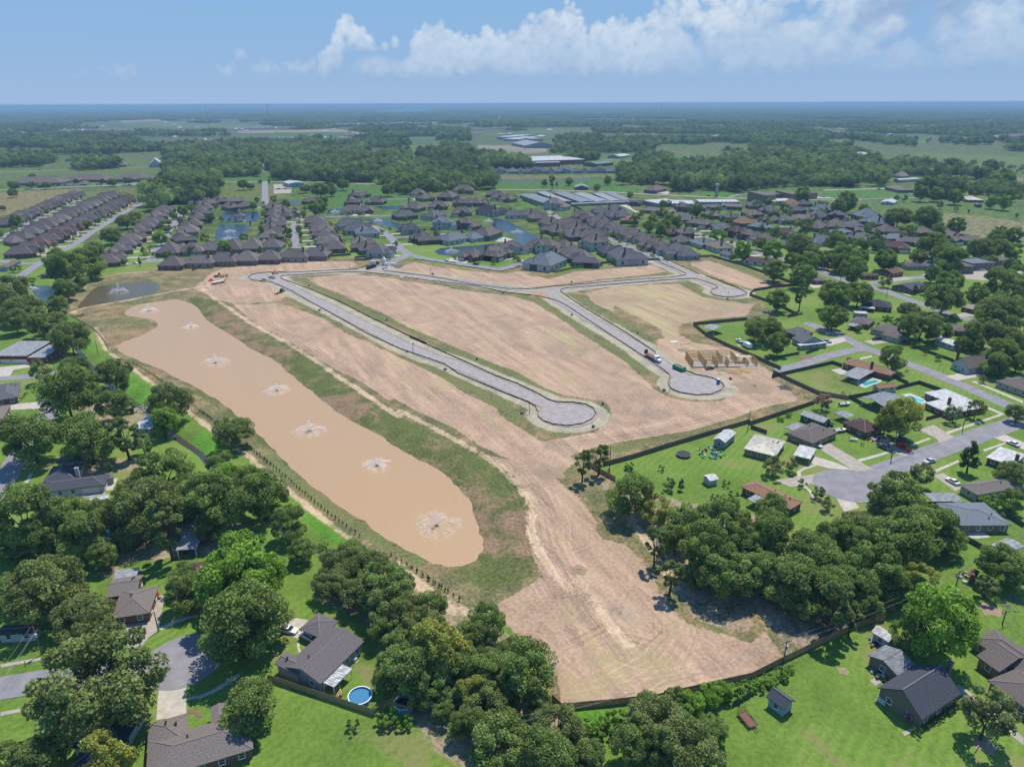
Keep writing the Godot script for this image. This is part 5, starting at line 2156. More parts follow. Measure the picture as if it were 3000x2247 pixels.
func drive(p: Vector2,c: Vector2,turn: float,sc: float) -> void:
	var n := Vector2(sin(turn),cos(turn))
	var s := Vector2(n.y,-n.x)
	var off := -3.0 if rg.randf() < 0.5 else 3.0
	var a := 8.0 * sc
	var b := maxf(a + 2.0,p.distance_to(c) - 3.2)
	if rg.randf() < 0.75:
		street_trees.append(p + n * (b - 2.0 + rg.randf() * 2.0) - s * off * 1.4)
	if rg.randf() < 0.5:
		street_trees.append(p - n * rg.randf_range(10.0,14.0) + s * rg.randf_range(-8.0,8.0))
	if b - a < 30.0:
		sheet("driveway",[PackedVector2Array([p + n * a + s * (off - 2.6),p + n * a + s * (off + 2.6),p + n * b + s * (off + 2.6),p + n * b + s * (off - 2.6)])],0.05,mats["concrete"],"pale driveway of an estate house",false)
func house_row(a: Vector2,b: Vector2,n: int,roofs: Array,des: Array,phrase: String,road: int) -> void:
	for k in n:
		rg.seed = hash(phrase) + k
		var p := a.lerp(b,float(k) / (n - 1)) + Vector2(rg.randf_range(-1,1),rg.randf_range(-1,1)) * (3.0 if road == -2 else 1.0)
		var roof: String = roofs[(k * 7 + k / 3) % roofs.size()]
		var turn := PI
		var sc := rg.randf_range(0.95,1.05)
		if road >= 0:
			var c := nearest_on(est_roads[road],p)
			turn = atan2(c.x - p.x,c.y - p.y)
			if n > 12:
				sc *= 0.86
			drive(p,c,turn,sc)
		elif road == -2 and k % 2:
			turn = 0.0
		var word: String = {"taupe": "grey-brown","purple": "mauve-brown","brown": "brown","red": "reddish","slate": "slate grey","blue": "blue-grey"}[roof]
		var wall: String = ["brick","greybrick","tanbrick","beige"][(k * 3) % 4] if road > -2 else ["greyside","white"][k % 2]
		est(des[(k * 5 + k / 4) % des.size()],p.x,p.y,turn,roof,wall,"%s roof house, %s from the %s end of %s" % [word,ORD[k],"near" if road >= 0 else "western",phrase],"houses of " + phrase,sc)
func est_single(e: Array) -> void:
	var p := Vector2(e[1],e[2])
	var c := Vector2(1e6,1e6)
	for i in 18:
		var q := nearest_on(est_roads[i],p)
		if q.distance_to(p) < c.distance_to(p):
			c = q
	var turn := atan2(c.x - p.x,c.y - p.y)
	var d := c.distance_to(p)
	if d > 60.0:
		turn = [0.0,PI / 2,-0.4,0.5][absi(int(p.x)) % 4]
	est(e[0],p.x,p.y,turn,e[3],e[4],e[6],"detached estate houses",e[5])
	rg.seed = int(absf(p.x))
	if d < 34.0:
		drive(p,c,turn,e[5])
func car_row(a: Vector2,b: Vector2,n: int,label: String,group: String) -> void:
	for k in n:
		var p := a.lerp(b,float(k) / (n - 1))
		car(["sedan","suv","pickup"][k % 3],["white","silver","greypaint","blackpaint","white","redpaint","silver","bluepaint"][(k * 5 + k / 2) % 8],p.x,p.y,1.5,label,group,0.4)
var tree_words := {"o": "broad dark oak","h": "rounded leafy tree","b": "bright green tree","y": "yellow-green tree","s": "small ornamental tree","t": "slender upright tree","c": "cone-shaped evergreen","m": "glossy flowering magnolia","p": "purple-brown leaved tree","u": "round clipped shrub","w": "overgrown green shrub"}
func plant(kind: String,e: Array,marks: Array) -> void:
	var size := ""
	if e[3] > 0:
		size = "largest " if e[3] == 1 else ORD[e[3] - 1] + " largest "
	var h := absi(e[0] * 13 + e[1] * 7)
	tree(kind,e[0] * 0.1,e[1] * 0.1,e[2] * 0.1,h % 8,h % 63 * 0.1,size + tree_words[kind] + " " + ["at","behind","in front of","east of","west of"][e[4]] + " " + marks[e[5]])
func _ready() -> void:
	gamma.resize(1024)
	for i in 1024:
		gamma[i] = int(round(clampf(Color(i / 1023.0,0,0).linear_to_srgb().r,0.0,1.0) * 255.0))
	make_view()
	make_materials()
	var fr := mt("farroof",Color.WHITE,0.9)
	fr.vertex_color_use_as_albedo = true
	mt("farwall",L(0.42,0.38,0.33),0.9)
	# --- the ground: where it is carved,and what grows or lies on each part of it
	soil_carve(P([-2383,-4238,-10,-54,-9,-46,3,-42,9,-42,32,-23,29,-26,30,-14,26,-16,30,-26,17,-4,33,-1,29,18,45,32,42,36,29,28,33,46,39,54,42,68,36,63,48,77,44,70,56,68,49,52,49,60,49,61,57,60,44,51,41,54,49,61,33,47,37,32,33,32,39,42,35,32,31,30,27,42,36,38,20,35,23,45,32,41,38,47,30,53,30,36,30,48,45,47,32,54,31,43,30,40,31,40,31,49,42,43,35,43,31,31,33,32,29,27,21,22,23,22,27,27,18,29,18,31,29,24,24,32,41,37,26,34,31,21,26,30,24,25,27,31,16,30,16,33,23,35,14,39,17,21,12,32,2,19,8,41,8,42,12,36,3,37,11,24,-2,23,3,19,-3,19,-8,13,0,20,-16,13,-13,12,-11,4,-22,1,-9,1,-15,5,-18,-15,-16,-4,-24,-22,-30,-23,-31,-21,-28,-29,-31,-21,-25,-28,-28,-26,-25,-40,-38,-29,-27,-26,-38,-37,-28,-26,-27,-37,-29,-29,-32,-29,-31,-34,-30,-36,-20,-31,-28,-28,-24,-34,-32,-39,-27,-41,-27,-38,-33,-39,-26,-39,-27,-25,-27,-40,-43,-49,-29,-42,-29,-33,-33,-35,-25,-36,-33,-40,-42,-38,-29,-45,-34,-36,-36,-24,-30,-31,-37,-41,-70,-62,-59,-50,-58,-48,-57,-50,-58,-59,-69,-48,-64,-46,-57,-48,-43,-35,-50,-37,-44,-42,-26,-24,-21,-34,-20,-20,-1,-24,-5,-24,0,-28,8,-33,11,-33,19,-37,6,-43,9,-42,-2,-36,2,-29,5,-37,-12,-27,-10,-27,-23,-36,-27,-33,-26,-29,-34,-18,-31,-16,-33,-11,-35,-13,-24,-10,-23,-11,-22,-10,-16,-24,-17,-17]),-1.1,9,1.6)
	soil_carve(P([-2738,-4334,-63,-185,-87,-261,-24,-99,53,-57,68,-48,93,-31,97,8,74,27,44,81,23,79,42,106,-39,73,-66,70,-65,82,-65,74,-51,56]),-0.8,7,1.2)
	soil_carve(P([-3396,-4878,27,-41,93,1,78,80,75,63,66,61,32,116,19,124,-53,-27,-121,-128,-123,-149]),-0.6,5,1.0)
	for p in ribbon(P([-2749,-4182,284,398,161,230,103,122,92,116,153,183,123,126,73,67,104,101,102,95,182,200,135,133,59,52,55,56,58,81,78,89,156,170,163,156,111,89]),2.2):
		soil_carve(p,-1.3,3.2,0.4)
	paint.append([0,1.0,[P([-2874,-4400,-41,-133,-61,-303,-31,-311,122,-152,188,-94,26,1,648,-193,684,-281,183,3,363,137,298,234,415,203,135,-144,54,34,226,164,373,-222,367,-203,114,-16,84,19,389,-179,315,1021,-369,171,-43,98,31,164,-33,345,-192,65,-337,104,25,201,154,360,63,154,-53,43,108,266,106,58,-140,-12,-37,66,-321,197,-3,-20,-616,356,-51,-5,76,110,55,139,80,174,55,206,177,68,138,118,-127,67,-104,55,-95,52,-218,58,-204,26,-19,-23,-7,-78,-48,-77,-38,-76,-79,-102,-8,57,-211,-182,-133,-127,-270,-273,-304,-356,-305,-285,-523,-560,-227,-243,-245,-316,-367,-397,-75,-61])]])
	paint.append([1,1.0,[P([-2119,-4374,14,-394,282,449,353,444,227,240,216,265,120,159,114,159,102,134,124,159,112,145,99,93,-1,-4,119,111,99,122,91,122,-7,-18,43,53,33,84,23,78,10,60,-13,97,11,114,16,58,-15,55,-79,63,58,-36,-84,41,-73,-42,-116,-55,-149,-136,-238,-246,-319,-398,-153,-189,-230,-249,-230,-209,-241,-190,-119,-79,-163,-766,-66,-456,48,-55])]])
	paint.append([2,1.0,[P([-2208,-4800,-16,-225,-34,-245,27,-189,201,-76,257,-139,459,-14,103,126,-64,176,-543,67,-107,143,36,129,176,112,232,323,-11,153,-174,65,-118,-2,-114,-81])]])
	paint.append([2,1.0,[P([-1784,-4396,155,28,157,-24,139,130,221,216,189,279,173,193,188,225,247,295,87,146,76,94,90,105,10,56,31,64,80,111,40,72,68,27,62,138,-78,124,21,67,36,55,31,83,15,70,-7,34,12,51,67,32,37,94,18,86,6,49,16,-112,-8,74,1,88,31,55,132,64,48,-37,14,85,-94,57,-221,65,-204,24,-2,-49,-23,-76,-87,-127,-78,-82,1,32,93,-71,73,-72,-24,-95,-4,-110,-2,-88,10,-64,-15,-61,-23,-88,-33,-86,-53,-73,-60,-68,124,68,-118,-118,-103,-151,-136,-131,-152,-171,-17,20,-158,-216,-163,-171,-193,-239,-220,-272,-238,-269,-166,-256])]])
	paint.append([2,1.0,[P([-1505,-5100,305,-126,344,136,76,92,306,144,71,94,152,83,255,119,138,165,91,228,78,207,77,249,91,222,79,216,44,207,17,73,9,65,45,109,82,48,140,-10,126,-111,124,13,83,57,-21,44,-149,60,-170,118,-199,110,-212,74,-146,51,-98,69,-75,62,-46,-148,19,-21,67,-31,123,-48,84,-145,-3,-120,10,95,-20,-130,-88,-36,-81,-38,-77,-76,-119,-206,-104,-105,-135,-162,-141,-176,-226,-276,7,21,-205,-312,-220,-280,-154,-225,-200,-215])]])
	paint.append([2,1.0,[P([-872,-5398,41,-168,47,-88,142,143,301,186,262,105,132,-67,102,64,-50,31,165,151,207,-239,635,-221,53,237,-149,91,-360,144,-409,190,-195,77,-42,-59,-331,-171,-285,-180])]])
	paint.append([2,1.0,[P([496,-4637,220,-179,238,-34,4,-22,216,-7,15,70,60,295,104,84,167,107,-118,250,-228,59,-186,92,-67,139,-7,85,-40,76,-50,-10,8,-192,-94,-241,-92,-269,-24,157,-104,-190])]])
	paint.append([2,1.0,[P([1418,-5594,171,-64,102,305,72,290,77,294,-204,58,-125,-287,-105,-475])]])
	paint.append([2,1.0,[P([783,-3632,143,-65,48,141,75,19,73,62,81,215,22,150,-29,70,27,120,5,100,-200,57,-134,-13,89,-146,-23,-162,-124,-30,-36,-166,-72,-122])]])
	for e in [[6,P([-2140,-4799,186,266,165,215,305,400,235,264,217,268,121,159,115,161,100,122,127,174,113,146,-10,-70,225,248,124,145,116,149,-33,-18,55,103,27,71,14,76,-7,137,28,110,58,148,25,-63,31,83,42,122,39,75]),2.9],
		[6,P([-2689,-4181,16,-148,145,-116,177,-222,157,-148,82,-78]),2.9],
		[6,P([-2376,-3886,123,183,158,221,199,215,105,107,242,247,220,238,25,24,122,131,156,162,109,109,-12,0,127,126,92,115,116,126,122,127]),2.3],
		[6,P([-330,-1646,81,98,89,99,63,19,63,63]),3.6],
		[6,P([330,-2017,34,169,32,129,29,195]),2.9],
		[6,P([-3014,-5147,74,-122,181,-60]),2.2],
		[8,P([-514,-3365,124,143,128,175,95,121,80,112,48,94,61,152]),9],
		[8,P([-1448,-4499,216,238,147,193,130,156,163,206,210,222,256,308]),6],
		[8,P([-348,-3516,104,121,114,130,106,107,100,128,93,120,45,50]),7],
		[8,P([-1535,-5066,204,278,208,266,237,314,204,256,251,307]),6],
		[8,P([26,-4549,151,138,92,193,70,212,82,254,86,262,76,232,45,135]),9],
		[8,P([434,-4586,81,245,96,293,109,299]),7],
		[8,P([394,-4586,75,121,66,202]),7],
		[8,P([134,-2454,115,-21,52,-45,89,-130,-11,-116]),4],
		[8,P([362,-2317,161,-91,159,-86,292,-151]),6],
		[8,P([1297,-5464,130,469,101,221]),8],
		[8,P([1678,-5668,97,407,108,384]),9],
		[8,P([-514,-2841,151,147,143,204]),5],
		[8,P([-165,-2361,99,118]),5],
		[8,P([928,-3707,46,151,61,72,94,152]),9],
		[8,P([971,-3955,199,-41,229,-66]),6],
		[8,P([1227,-4910,31,306,112,114,149,83]),9],
		[8,P([-863,-5333,185,129,358,241,330,168]),3],
		[8,P([-139,-4797,387,-61,409,-177,503,-173]),4],
		[8,P([232,-5100,321,-243,532,-210]),8],
		[8,P([-894,-2307,190,235,186,191,157,146,117,95]),6],
		[8,P([-2391,-4178,265,274,42,-42]),5],
		[8,P([121,-1411,23,18,20,9]),7],
		[8,P([163,-1250,7,40]),5],
		[8,P([110,-1254,21,26]),5],
		[8,P([195,-1308,26,16]),5],
		[8,P([399,-1555,36,128,74,62]),3],
		[8,P([160,-2261,26,127]),9],
		[8,P([278,-1912,53,29]),6]]:
		paint.append([e[0],1.0,ribbon(e[1],e[2])])
	paint.append([4,1.0,[P([-2359,-3723,112,96,71,109,12,112,-69,-77])]])
	paint.append([4,1.0,[P([-1841,-3089,21,-57,161,154,102,104,12,86,-35,23,-123,-135])]])
	paint.append([4,1.0,[P([-1219,-2379,13,-141,104,131,115,139,-111,-1])]])
	paint.append([4,1.0,[P([-701,-1962,67,59,70,70,90,103,-19,12,-81,-69,-95,-116])]])
	paint.append([4,1.0,[P([118,-1134,87,6,11,17,-39,52,-25,-6,-16,-34])]])
	paint.append([4,1.0,[P([-2679,-4042,38,-45,128,221,23,122])]])
	paint.append([4,1.0,[P([-1745,-2909,164,1,26,166,-109,-82])]])
	paint.append([5,0.8,[P([210,-2116,88,34,14,199,83,69,25,155,31,164,190,1,127,-386,-211,-74])]])
	paint.append([5,0.8,[P([658,-1640,340,2,-82,204,-66,45,-124,59,-98,55,2,-89,-33,-81])]])
	paint.append([5,0.8,[P([416,-1642,242,2,-92,292,-134,-66])]])
	paint.append([5,0.8,[P([-511,-1489,140,71,71,147,26,74,67,100,84,104,121,0,0,-357,-269,-240,-247,-57])]])
	paint.append([5,0.8,[P([-81,-1310,163,166,74,48,13,104,-237,-1])]])
	paint.append([5,0.8,[P([-1532,-2128,-46,-234,149,109,43,82,-61,44])]])
	paint.append([5,0.8,[P([-1317,-1893,202,-149,220,151,148,103,-110,92,-216,57,-119,-29])]])
	paint.append([5,0.8,[P([-1938,-2911,357,3,156,386,-259,54])]])
	paint.append([5,0.8,[P([-3265,-5249,196,3,112,405,86,405,-74,-55])]])
	paint.append([5,0.8,[P([-1182,-1650,154,34,11,22,-69,26])]])
	paint.append([5,0.8,[P([-1456,-2263,164,-27,-12,111,-82,8])]])
	paint.append([9,1.0,[P([-98,-3989,70,23,96,250,-30,76,-77,-157])]])
	paint.append([9,1.0,[P([114,-3677,56,76,94,143,50,134,-21,63,-71,-48,-68,-184])]])
	paint.append([9,1.0,[P([-440,-4353,140,53,-4,148,-138,-75])]])
	paint.append([9,1.0,[P([564,-2726,116,89,-92,63,-84,-64])]])
	paint.append([9,1.0,[P([1055,-2954,54,13,-11,64,-57,0])]])
	paint.append([9,1.0,[P([131,-2401,54,22,-17,60,-49,-10])]])
	paint.append([9,1.0,[P([37,-1823,33,7,29,90,-8,30,-38,-37])]])
	paint.append([9,1.0,[P([259,-1485,53,57,-22,45,-54,-45])]])
	paint.append([9,1.0,[P([-1419,-3475,403,247,285,348,-176,-132])]])
	paint.append([10,1.0,[P([490,-4643,464,-207,-199,1102,-131,-393])]])
	paint.append([10,1.0,[P([708,-4791,459,-56,77,355,270,189,-339,284,-189,108,-98,280,-55,-198,-190,-484])]])
	paint.append([10,1.0,[P([196,-4053,139,260,112,337,-120,100,-145,-379])]])
	paint.append([10,1.0,[P([-1782,-4449,356,-22,127,209,-269,-3])]])
	paint.append([10,1.0,[P([-144,-2757,81,188,50,92,-72,-1])]])
	paint.append([10,1.0,[P([116,-1486,59,48,2,45,-42,31,-27,-40])]])
	paint.append([7,0.9,[P([-349,-1073,116,-28,118,81,-55,27,-36,-1])]])
	paint.append([7,0.9,[P([577,-1088,16,18,25,36,15,44,-14,0,-20,-33])]])
	paint.append([7,0.9,[P([-369,-1264,80,12,15,55,-41,0])]])
	paint.append([7,0.9,[P([1262,-3061,311,-142,-69,379,-124,-38])]])
	paint.append([7,0.9,[P([-3116,-5209,332,-388,94,204,-308,276])]])
	# --- the new roads: one outline each,joined where they meet
	var lines := []
	lines.append_array(ribbon(P([-1005,-5459,-50,95,-124,43,-204,5,-191,48,-132,49,-47,56,24,77,113,168,218,293,307,390,267,356,229,306,194,218,92,72,237,279,166,186,79,100]),7.9,true))
	lines.append_array(ribbon(P([-1029,-5402,146,134,219,135,174,92,-13,-10,241,136,229,145,184,69,132,2,131,-80,236,-107,329,-107,111,-35,127,-42,94,-69]),7.9,true))
	lines.append_array(ribbon(P([246,-4691,29,131,70,217,105,304,119,298,103,270,16,94,34,120,32,99,42,107]),7.9,true))
	lines.append_array(ribbon(P([1184,-5627,69,241,64,223,41,156,63,226]),7.9,true))
	lines.append(circle(Vector2(22.6,-264),11.6))
	lines.append(circle(Vector2(83.1,-296.7),12.2))
	lines.append(circle(Vector2(145.4,-463.6),11.4))
	lines.append(circle(Vector2(-186.9,-515),7.5))
	site_roads = join_all(lines)
	for p in site_roads:
		paint.append([3,1.0,Geometry2D.offset_polygon(p,5.5)])
		paint.append([6,0.75,Geometry2D.offset_polygon(p,0.9)])
	tracks.append([P([-128,-2371,71,70,66,131,48,135,35,151,7,164,40,143,26,80,33,-13,47,127,43,99]),26,7])
	tracks.append([P([-58,-2350,159,1,190,-72,250,-85,335,-165,-5,-19,209,-90,141,-34]),26,5])
	tracks.append([P([390,-1509,-54,117,-58,84,-109,77,-58,53]),16,12])
	tracks.append([P([392,-1427,-11,79,-64,64,-68,-24,-21,-58]),12,4])
	tracks.append([P([163,-1920,32,71,2,98,-48,31,-47,-63,20,-101]),8,3])
	tracks.append([P([-454,-3148,245,321,188,248]),10,14])
	tracks.append([P([-1703,-4267,596,707,442,523,345,456]),16,12])
	tracks.append([P([126,-2299,28,-20,30,-40,-16,-41,-38,31]),5,2])
	tracks.append([P([932,-3092,97,98,95,-68,42,96]),8,6])
	tracks.append([P([-56,-1416,90,107,67,77,36,54]),12,8])
	tracks.append([P([211,-1815,24,13,17,-20,-13,-20]),4,2])
	tracks.append([P([103,-1141,112,-20,166,-33,153,-51]),8,4])
	var near_m := mt("soil_near",Color.WHITE,0.95)
	near_m.albedo_texture = paint_tile(-255,255,-345,-85,2048,1024)
	struct("terrain",tile_mesh(-255,255,-345,-85,204,104,near_m),"lawns, bare soil and pond banks of the nearer half of the site")
	var far_m := mt("soil_far",Color.WHITE,0.95)
	far_m.albedo_texture = paint_tile(-480,480,-650,-345,2048,1024)
	struct("terrain",tile_mesh(-480,480,-650,-345,320,102,far_m),"graded lots, pond end and gardens of the farther half of the site")
	outer_ground()
	sheet("road",site_roads,0.05,mats["road_new"],"new pale concrete roads of the development with two dead ends",false)
	kerb_ring("kerb",site_roads,0.45,0.13,mats["kerb"],"low kerb along the new roads, dusted with tan soil")
	sheet("street",ribbon(P([1099,-2056,138,-83,178,-99,192,-105,208,-115,222,-112,225,-115]),8.6,true),0.030,mats["asphalt"],"worn grey asphalt street of the older houses")
	sheet("street",ribbon(P([1709,-3898,73,210,45,221,63,151,69,169,51,175,43,165,39,149,42,127]),7.4,true),0.036,mats["asphalt"],"worn grey asphalt street of the older houses")
	sheet("street",ribbon(P([1275,-3153,65,-37,96,-60,147,-102,141,-74,99,-47]),6.6,true),0.042,mats["asphalt"],"worn grey asphalt street of the older houses")
	sheet("street",ribbon(P([2174,-5848,117,580,50,190,36,184,83,65,45,139,42,270,53,156,16,147,80,208,41,202]),7.6,true),0.048,mats["asphalt"],"worn grey asphalt street of the older houses")
	sheet("street",ribbon(P([2430,-4845,90,-31,188,-72,156,-78,315,-75,368,-83]),8,true),0.054,mats["asphalt"],"worn grey asphalt street of the older houses")
	sheet("street",ribbon(P([-1674,-1968,-29,-103,-26,-76,-37,-90,-28,-76,-54,-189,-58,-166,-69,-158,-7,44]),7.5,true),0.060,mats["asphalt"],"worn grey asphalt street of the older houses")
	sheet("street",ribbon(P([-2416,-3060,108,-27,82,-13,55,-35]),6.5,true),0.066,mats["asphalt"],"worn grey asphalt street of the older houses")
	sheet("street",ribbon(P([-1147,-1180,31,-14,66,-16,126,-26,126,-26,37,-11]),7.4,true),0.072,mats["asphalt"],"worn grey asphalt street of the older houses")
	sheet("street_end",[circle(Vector2(111.3,-205.9),11)],0.090,mats["asphalt"],"round grey asphalt end of a street")
	sheet("street_end",[circle(Vector2(-75.2,-127.3),8.8)],0.096,mats["asphalt"],"round grey asphalt end of a street")
	for e in [[P([-3460,-4637,-143,-430,-101,-309,-84,-272,-60,-221,-52,-218,-39,-232,-78,-298,-133,-410,-137,-494,-243,-855,-209,-868,-82,-474]),7.5],
		[P([-4278,-5801,226,113,148,56,105,-34]),7],
		[P([-4893,-6754,-70,-319,-164,-472,-187,-569,-199,-573,-144,-513,-109,-374,-218,-515]),7],
		[P([-3023,-5618,84,-88,-63,-265,-119,-290,-83,-270,-188,-506,-205,-652,-168,-477,-236,-618]),7],
		[P([-2917,-5724,98,-16]),12],
		[P([-1832,-6031,-139,-478,-155,-501,-122,-397,-69,-310,27,-196,78,-169,128,-17,321,-62,361,-33,73,-5]),7.2],
		[P([-3035,-8997,-169,-453,-379,-1167,-456,-1402]),8.6],
		[P([-2739,-8737,136,85,175,312]),6.5],
		[P([-1445,-7448,108,178,120,279,110,356,114,368,114,292,128,157,125,106,197,135,188,116,146,108,99,-114,97,-172]),8.2],
		[P([-1109,-6757,152,-48,136,28,160,-177]),6],
		[P([-874,-5936,-50,189,-36,109,-52,86,-26,17]),9],
		[P([-1626,-9657,311,-68]),6],
		[P([-247,-8993,231,532]),6.5],
		[P([441,-8489,61,440,124,525,110,268,139,410,85,344,88,249,82,232,42,196,33,221,44,139]),7.6],
		[P([636,-7649,107,-94]),6],
		[P([1788,-7151,58,424,114,335,100,366,48,140,53,115,170,149]),6.5],
		[P([2464,-8229,93,285,47,330,90,306,188,3]),6],
		[P([2338,-5332,15,292,24,143]),7],
		[P([-7732,-10945,565,-117,530,-305,539,-214,424,-190]),7],
		[P([-9741,-13912,648,-251,475,-285]),7],
		[P([-7783,-14730,565,-375,910,-131]),6],
		[P([-4755,-11963,716,-56,793,49,983,338]),7],
		[P([-2444,-11641,356,17]),7],
		[P([-197,-10772,585,77,531,131,512,183,476,284,601,219]),8],
		[P([2227,-9986,672,315,684,152,925,99]),8],
		[P([2927,-9771,202,-258,150,-74]),6],
		[P([4008,-9469,626,-46,719,-100]),6.5],
		[P([4478,-10468,546,-179,354,-62,156,177,11,558]),6],
		[P([-4616,-13826,-663,-2025]),10]]:
		est_roads.append(e[0])
		sheet("estate_street",ribbon(e[0],e[1],true),0.06 + 0.008 * est_roads.size(),mats["asphalt" if est_roads.size() < 19 or est_roads.size() > 25 else "concrete_old"],"grey street between the newer houses",false)
		if est_roads.size() < 19:
			block_line(e[0],10.0,e[1] * 0.6)
	var si := 0
	for e in [[0,P([-776,-1214,59,-9,6,31,32,74,-57,12,-27,-66]),"concrete"],
		[0,P([-955,-1398,61,-9,-32,-94,24,-8,39,111,9,27,-16,33,3,25,-14,18,-36,-43]),"concrete_old"],
		[1,P([-857,-1384,22,-25,30,-15,22,-7,3,7,-18,8,-29,19,-22,23]),"concrete"],
		[1,P([-698,-1166,22,-5,25,-16,22,-28,17,-20,6,9,-16,22,-23,26,-25,15,-25,5]),"concrete"],
		[1,P([-683,-1135,12,2,16,7,13,13,-10,1,-10,-10,-18,-4]),"brickpath"],
		[1,P([-1163,-1264,79,-22,6,9,-78,23]),"concrete_old"],
		[1,P([-1072,-1128,65,-16,5,8,-63,18]),"concrete_old"],
		[0,P([-572,-1405,40,-11,29,7,-7,39,12,22,-14,4,-42,-22]),"concrete"],
		[1,P([-511,-1336,7,0,7,25,8,12,-5,4,-11,-21]),"concrete"],
		[0,P([-2130,-2767,101,-26,39,-6,39,73,-48,6,-93,12]),"concrete"],
		[1,P([-2009,-2720,-54,-163,11,0,60,170]),"concrete"],
		[0,P([-1426,-1990,13,-46,57,-16,33,32,-44,23]),"concrete_old"],
		[1,P([-1595,-1949,-66,-210,11,0,71,210]),"concrete"],
		[1,P([-1361,-2077,11,-50,10,5,23,78,-27,0]),"concrete"],
		[0,P([-2504,-3219,139,-45,30,39,-55,37,37,80,-57,28]),"concrete"],
		[0,P([1120,-2342,62,-30,65,202,-67,17]),"concrete_old"],
		[0,P([1062,-2264,24,-4,57,52,37,54,-80,-14,-47,-32]),"concrete"],
		[0,P([884,-2095,84,-25,80,-21,-32,68,-99,24]),"concrete_old"],
		[1,P([968,-2120,11,-34,29,-27,54,-27,5,10,-60,31,-17,17,-10,30]),"concrete"],
		[1,P([1219,-2239,158,-71,3,12,-155,75]),"concrete"],
		[1,P([1475,-2359,99,-57,4,10,-107,62]),"concrete"],
		[0,P([1344,-2413,76,-31,-6,104,49,45,-55,29,-36,-34]),"concrete_old"],
		[0,P([1575,-2487,82,-45,20,117,-86,51,8,-47]),"concrete_old"],
		[1,P([1667,-2464,334,-179,2,13,-336,182]),"concrete"],
		[1,P([1942,-2834,59,191,-18,13,-54,-190]),"concrete"],
		[0,P([1040,-1989,16,-4,31,27,0,45,-58,25,3,-33]),"concrete"],
		[0,P([1277,-2109,59,-25,-1,25,-63,33]),"concrete"],
		[0,P([1432,-2125,43,-17,17,92,-47,32]),"concrete_old"],
		[1,P([1451,-2160,130,-76,-4,14,-132,80]),"concrete"],
		[0,P([1821,-2414,59,-27,30,74,-44,51]),"concrete"],
		[1,P([1719,-2317,132,-65,-2,10,-138,74]),"concrete"],
		[2,P([1333,-1782,39,-30,18,36,3,20,-40,6,-18,0]),"concrete"],
		[1,P([970,-2061,8,32,-6,47,-8,4,3,-43,-5,-28]),"concrete"],
		[0,P([1707,-3622,88,-28,-17,66,-111,71,-63,17]),"concrete"],
		[0,P([1869,-3583,75,-37,47,56,-101,44]),"concrete_old"],
		[0,P([2007,-3061,104,-48,108,29,-189,75]),"concrete"],
		[0,P([3002,-5138,392,-196,131,186,-129,203,-189,-69]),"concrete_old"],
		[2,P([1513,-3151,58,-22,15,59,-53,28]),"concrete"],
		[1,P([1725,-3318,78,-40,-6,25,-78,39]),"concrete"],
		[1,P([2085,-2998,19,0,64,227,-16,29]),"concrete"],
		[0,P([2057,-4835,103,-30,-31,94,-64,30]),"concrete"],
		[1,P([2146,-4849,163,-46,-14,32,-154,45]),"concrete"],
		[0,P([2628,-4070,139,-81,2,82,-117,45]),"concrete_old"],
		[1,P([2601,-4734,17,205,-14,14,-23,-195]),"concrete"],
		[0,P([2737,-5038,134,-33,19,69,-187,64]),"concrete_old"],
		[0,P([1447,-3361,58,33,-61,31,-7,-24]),"brickpath"],
		[0,P([960,-1192,12,-2,21,40,26,98,-12,18,-12,-30,-22,-79,-21,-31]),"concrete_old"],
		[1,P([783,-1069,22,-10,1,7,-22,12]),"concrete_old"],
		[2,P([783,-1207,17,-9,14,9,-26,16]),"concrete_old"],
		[3,P([-3758,-11575,278,-53,349,1262,-219,78]),"concrete_old"],
		[3,P([1852,-10374,227,-227,205,177,-121,331]),"concrete"],
		[3,P([3391,-9974,694,107,221,303,-260,-50,-661,142]),"concrete"],
		[3,P([-7068,-11270,810,-336,375,-618,235,313,-20,279,-1151,445]),"asphalt"],
		[3,P([3288,-5270,638,-120,-148,221,-513,171]),"concrete_old"],
		[0,P([-519,-5777,54,-94,64,39,-17,202,-68,-19]),"concrete"],
		[0,P([1335,-8958,127,-83,-20,415,64,455,-62,-1,-45,-535]),"concrete"]]:
		var far: bool = e[1][0].y < -650.0
		sheet(["driveway","path","paving","pavement"][e[0]],[e[1]],(0.3 + 0.004 * si) if far else 0.05 + 0.003 * (si % 9),mats[e[2]],["concrete driveway beside a house","narrow concrete path across the lawns","paved terrace beside a house","surface of a car park"][e[0]])
		si += 1
